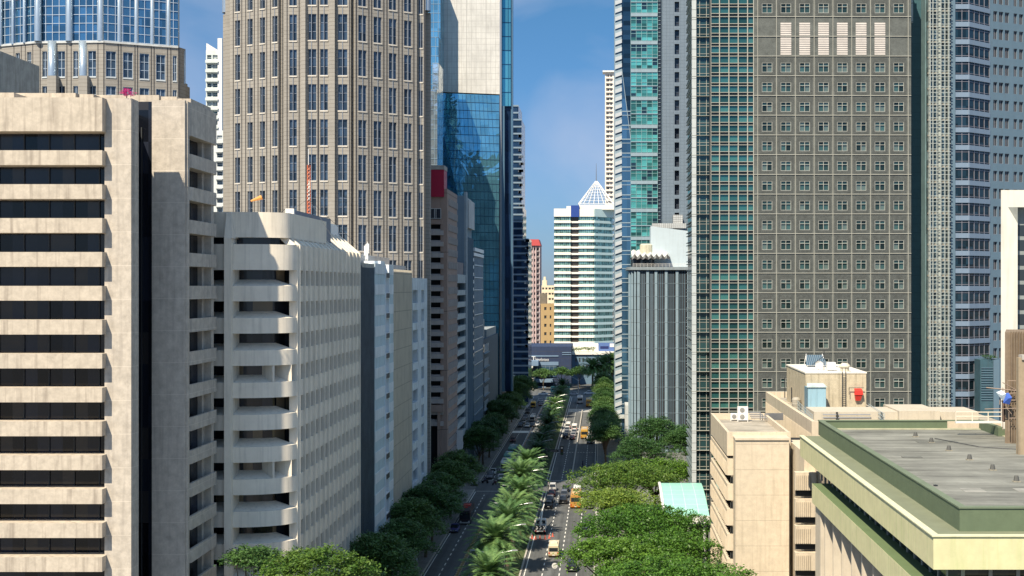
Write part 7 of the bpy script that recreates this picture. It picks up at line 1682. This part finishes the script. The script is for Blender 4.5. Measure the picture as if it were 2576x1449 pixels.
def drive(k, x, y, lab, oncoming=False, grp=None):
    p = V[k]; o = p if k not in VU else copy_tree(p); VU.add(k)
    place(o, (x, y, .02), math.pi if oncoming else 0, lab, grp or ('vehicles on the left road' if oncoming else 'vehicles on the right road'))
for a in [('cream_van', -8.9, 232.6, 'cream yellow jeepney alone at the bottom of the right road'), ('black_suv', -5.3, 220.5, 'black suv half hidden under the rain tree at the bottom edge'),
          ('black_suv', -3.4, 251, 'black suv driving away beside the yellow green tree'), ('silver_sedan', -2.9, 282, 'silver car right of the orange bus'),
          ('orange_bus', -5.9, 285.5, 'orange bus waiting at the near crossing'), ('white_van', -5.9, 299.5, 'white van just ahead of the orange bus'),
          ('black_sedan', -12, 282.5, 'black car last in the left lane queue at the near crossing'), ('grey_sedan', -12, 290.4, 'grey car second from last in the left lane queue'), ('maroon_sedan', -11.9, 298.2, 'maroon car third from last in the left lane queue'), ('white_suv', -12, 306.6, 'white suv first in the left lane queue'),
          ('black_suv', -8.9, 288.5, 'black suv last in the middle lane queue left of the orange bus'), ('grey_suv', -8.9, 296.7, 'dark grey suv ahead of the black one in the middle lane queue'), ('black_sedan', -8.8, 305, 'black car first in the middle lane queue'),
          ('black_suv', -11.9, 412, 'black suv last in the far left lane queue'), ('grey_suv', -11.8, 421, 'grey suv second in the far left lane queue'), ('white_suv', -11.9, 430, 'white suv third in the far left lane queue'), ('white_van', -11.9, 440, 'white van first in the far left lane queue'),
          ('maroon_sedan', -9.7, 408, 'maroon car last in the far middle lane queue'), ('silver_sedan', -9.5, 416, 'silver car second in the far middle lane queue'), ('grey_sedan', -9.4, 424, 'grey car third in the far middle lane queue'), ('white_van', -9.5, 434, 'white van first in the far middle lane queue'),
          ('yellow_bus', -5.7, 413, 'yellow bus in the bus lane beside the far queue'), ('white_van', -3.9, 398, 'white van close behind the yellow bus'),
          ('white_bus', -9.3, 534, 'boxy white truck like bus near the far junction'), ('yellow_bus', -5.3, 521, 'yellow bus near the far junction')]:
    drive(*a)
for a in [('white_sedan', -25.9, 322.5, 'white car at the front of the left road queue'), ('grey_suv', -29.1, 325.5, 'dark grey suv beside the white car at the left road crossing'), ('white_bus', -26, 338.5, 'white bus behind the white car on the left road'), ('green_bus', -26.2, 352, 'green bus second in the left road bus line'), ('green_bus', -26.1, 367, 'green bus last in the left road bus line'), ('silver_sedan', -23.9, 347, 'silver car squeezed right of the buses on the left road'),
          ('dark_bus', -28.7, 266, 'dark bus with a red roof unit half under the left street trees'), ('blue_sedan', -30.0, 255, 'purple blue car by the left kerb in front of the dark bus'), ('silver_sedan', -32.0, 315, 'silver car turning out of the side street at the left'),
          ('black_suv', -28.9, 444, 'dark suv at the front left of the far left road queue'), ('white_sedan', -26.4, 443, 'white car second from the left in the far left road queue'), ('black_sedan', -24.6, 445, 'black car third from the left in the far left road queue'), ('white_sedan', -22.9, 447, 'white car rightmost in the far left road queue'),
          ('silver_sedan', -28.6, 456, 'silver car in the second row of the far left road queue, leftmost'), ('white_van', -25.7, 463, 'white van in the second row of the far left road queue'), ('grey_suv', -23.0, 458, 'dark suv in the second row of the far left road queue, rightmost'),
          ('black_suv', -29.2, 492, 'dark van like suv behind the far left road queue'), ('yellow_van', -28.3, 516, 'yellow jeepney near the far junction on the left road'), ('maroon_sedan', -25.6, 522, 'maroon car right of the yellow jeepney'), ('grey_sedan', -25.4, 531, 'grey car behind the maroon one near the far junction'), ('silver_sedan', -23.2, 512, 'silver car by the fence near the far junction')]:
    drive(*a, oncoming=True)
for a in [('grey_suv', -28.8, 470, 'dark suv in the third row of the far left road queue, leftmost'), ('white_sedan', -26.0, 476, 'white car in the third row of the far left road queue, middle'), ('black_sedan', -23.2, 473, 'black car in the third row of the far left road queue, rightmost'), ('maroon_sedan', -28.6, 402, 'maroon car alone ahead of the far left road queue by the left kerb'), ('silver_sedan', -26.4, 540, 'silver car at the far junction on the left road'), ('grey_sedan', -25.8, 381, 'grey car alone behind the green buses on the left road'), ('white_sedan', -28.9, 332.5, 'white car behind the dark grey suv beside the white bus')]:
    drive(*a, oncoming=True)
crossing = [('white_sedan', -27, 574), ('grey_sedan', -20, 577), ('silver_sedan', -13, 573), ('white_suv', -6, 577), ('white_sedan', -1, 573), ('silver_sedan', 5, 577), ('green_bus', -19.5, 586)]
wz = ['white car leftmost on the far cross road', 'grey car on the far cross road left of the median palms', 'silver car on the far cross road behind the tall lamp', 'white suv on the far cross road ahead of the right road', 'white car on the far cross road near the three palms', 'silver car rightmost on the far cross road', 'pale green bus crossing behind the far median palms']
for (k, x, y), lab in zip(crossing, wz):
    drive(k, x, y, lab, False, 'vehicles on the far cross road'); o = [o for o in bpy.data.objects if o.get('label') == lab][0]; o.rotation_euler.z = R(90)
# parked row in the shade right of the palms beyond the crossing
# utility truck with boom and chevron board
t = thing('utility_truck', 'white utility truck with a raised boom and a chevron board parked at the median kerb', 'truck', (-12.4, 254, 0), group='vehicles on the right road')
x, y = -12.4, 254
mb = MB(); mb.box(x-1.1, x+1.1, y-3.2, y+1.6, .75, 1.05); mb.box(x-1.05, x-.95, y-3.2, y+1.6, 1.05, 1.6); mb.box(x+.95, x+1.05, y-3.2, y+1.6, 1.05, 1.6); part('bed', mb, M['white'], t)
mb = MB(); loft(mb, [(0, 1.08, .5, 2.3, 1.0), (1.3, 1.08, .5, 2.3, 1.0), (1.9, 1.05, .5, 1.5, .95)]); mb.v = [(a+x, b+y+1.7, c) for a, b, c in mb.v]; part('cab', mb, M['white'], t)
mb = MB(); mb.box(x-.85, x+.85, y+1.66, y+1.70, 1.45, 2.1); part('rear_window', mb, VG, t)
mb = MB(); mb.tube((x, y-.6, 1.05), (x, y-.6, 2.2), .35); part('turret', mb, M['white'], t)
mb = MB(); mb.tube((x, y-.6, 2.2), (x+.1, y+5.5, 3.6), .20, .14); mb.tube((x+.1, y+5.5, 3.6), (x+.3, y+8.5, 4.2), .10); part('boom', mb, M['white'], t)
mb = MB(); mb.box(x-1.05, x+1.05, y-3.34, y-3.26, 1.1, 2.0); bd = part('chevron_board', mb, M['black'], t)
mb = MB()
for i in range(3):
    a = x-.75+i*.7
    for (z0, z1) in ((1.2, 1.55), (1.9, 1.55)): mb.hexa([(a-.13, y-3.36, z0), (a+.13, y-3.36, z0), (a+.13, y-3.35, z0), (a-.13, y-3.35, z0), (a+.17, y-3.36, z1), (a+.43, y-3.36, z1), (a+.43, y-3.35, z1), (a+.17, y-3.35, z1)])
part('chevrons', mb, M['white'], bd)
for s in (-1, 1):
    for yy in (-2.1, 2.4): mb = MB(); mb.tube((x+s*.95-.14, y+yy, .42), (x+s*.95+.14, y+yy, .42), .42, n=14); part('wheel', mb, M['rubber'], t)
    mb = MB(); mb.box(x+s*.85-.15, x+s*.85+.15, y-3.28, y-3.2, .8, .95); part('taillight', mb, RED, t)
cone = thing('traffic_cone', 'x', 'traffic cone', (0, 0, 0)); mb = MB(); mb.lathe((0, 0, .03), [(.22, 0), (.05, .75)], 10); part('cone', mb, paint('cone_orange', (.55, .12, .08), .5), cone); mb = MB(); mb.box(-.3, .3, -.3, .3, .02, .06); part('base', mb, paint('cone_base', (.4, .1, .07), .6), cone)
cl_ = ['leftmost', 'second from the left', 'third from the left', 'third from the right', 'second from the right', 'rightmost']
for i, (cx, cy) in enumerate(((-14.0+.2, 247.5), (-13.1, 247), (-12.2, 246.8), (-11.2, 247), (-10.4, 247.8), (-9.8, 249.5))):
    o = cone if i == 0 else copy_tree(cone); place(o, (cx, cy, 0), 0, 'orange traffic cone behind the utility truck, %s of six' % cl_[i], 'traffic cones behind the utility truck')
motorbike('dark motorcycle riding in the bus lane beyond the crossing', -5.3, 347, 0, (.03, .03, .05), (.05, .06, .10), 1)
motorbike('motorcycle left of the grey suv at the left crossing', -29.6, 317, 1.3, (.05, .05, .06), (.06, .07, .12), 2)
motorbike('motorcycle in the middle of the left crossing', -27, 314.5, 2.6, (.10, .02, .02), (.12, .12, .14), 3)
motorbike('motorcycle right of the white car at the left crossing', -24.9, 317.5, math.pi, (.03, .03, .03), (.25, .25, .26), 4)
motorbike('motorcycle beside the median kerb ahead of the white suv', -13.2, 309, 0, (.04, .04, .05), (.20, .20, .22), 5)
cols = [((.5, .5, .5), 'white'), ((.45, .05, .06), 'red'), ((.05, .08, .3), 'blue'), ((.02, .02, .02), 'black'), ((.5, .35, .08), 'mustard'), ((.3, .3, .32), 'grey'), ((.35, .05, .2), 'plum'), ((.1, .3, .3), 'teal')]
for i, (px_, py_) in enumerate(((5.5, 368), (6.5, 372), (4.9, 376), (7.4, 380), (6.2, 386), (5.3, 392), (7.6, 362), (6.6, 398))):
    person(i % 2, cols[i][0], (.03, .03, .05), 'person in a %s shirt %s on the right pavement under the clipped trees' % (cols[i][1], 'walking' if i % 2 else 'standing'), (px_, py_, .16), i*1.1, 20+i, 'people on the right pavement')
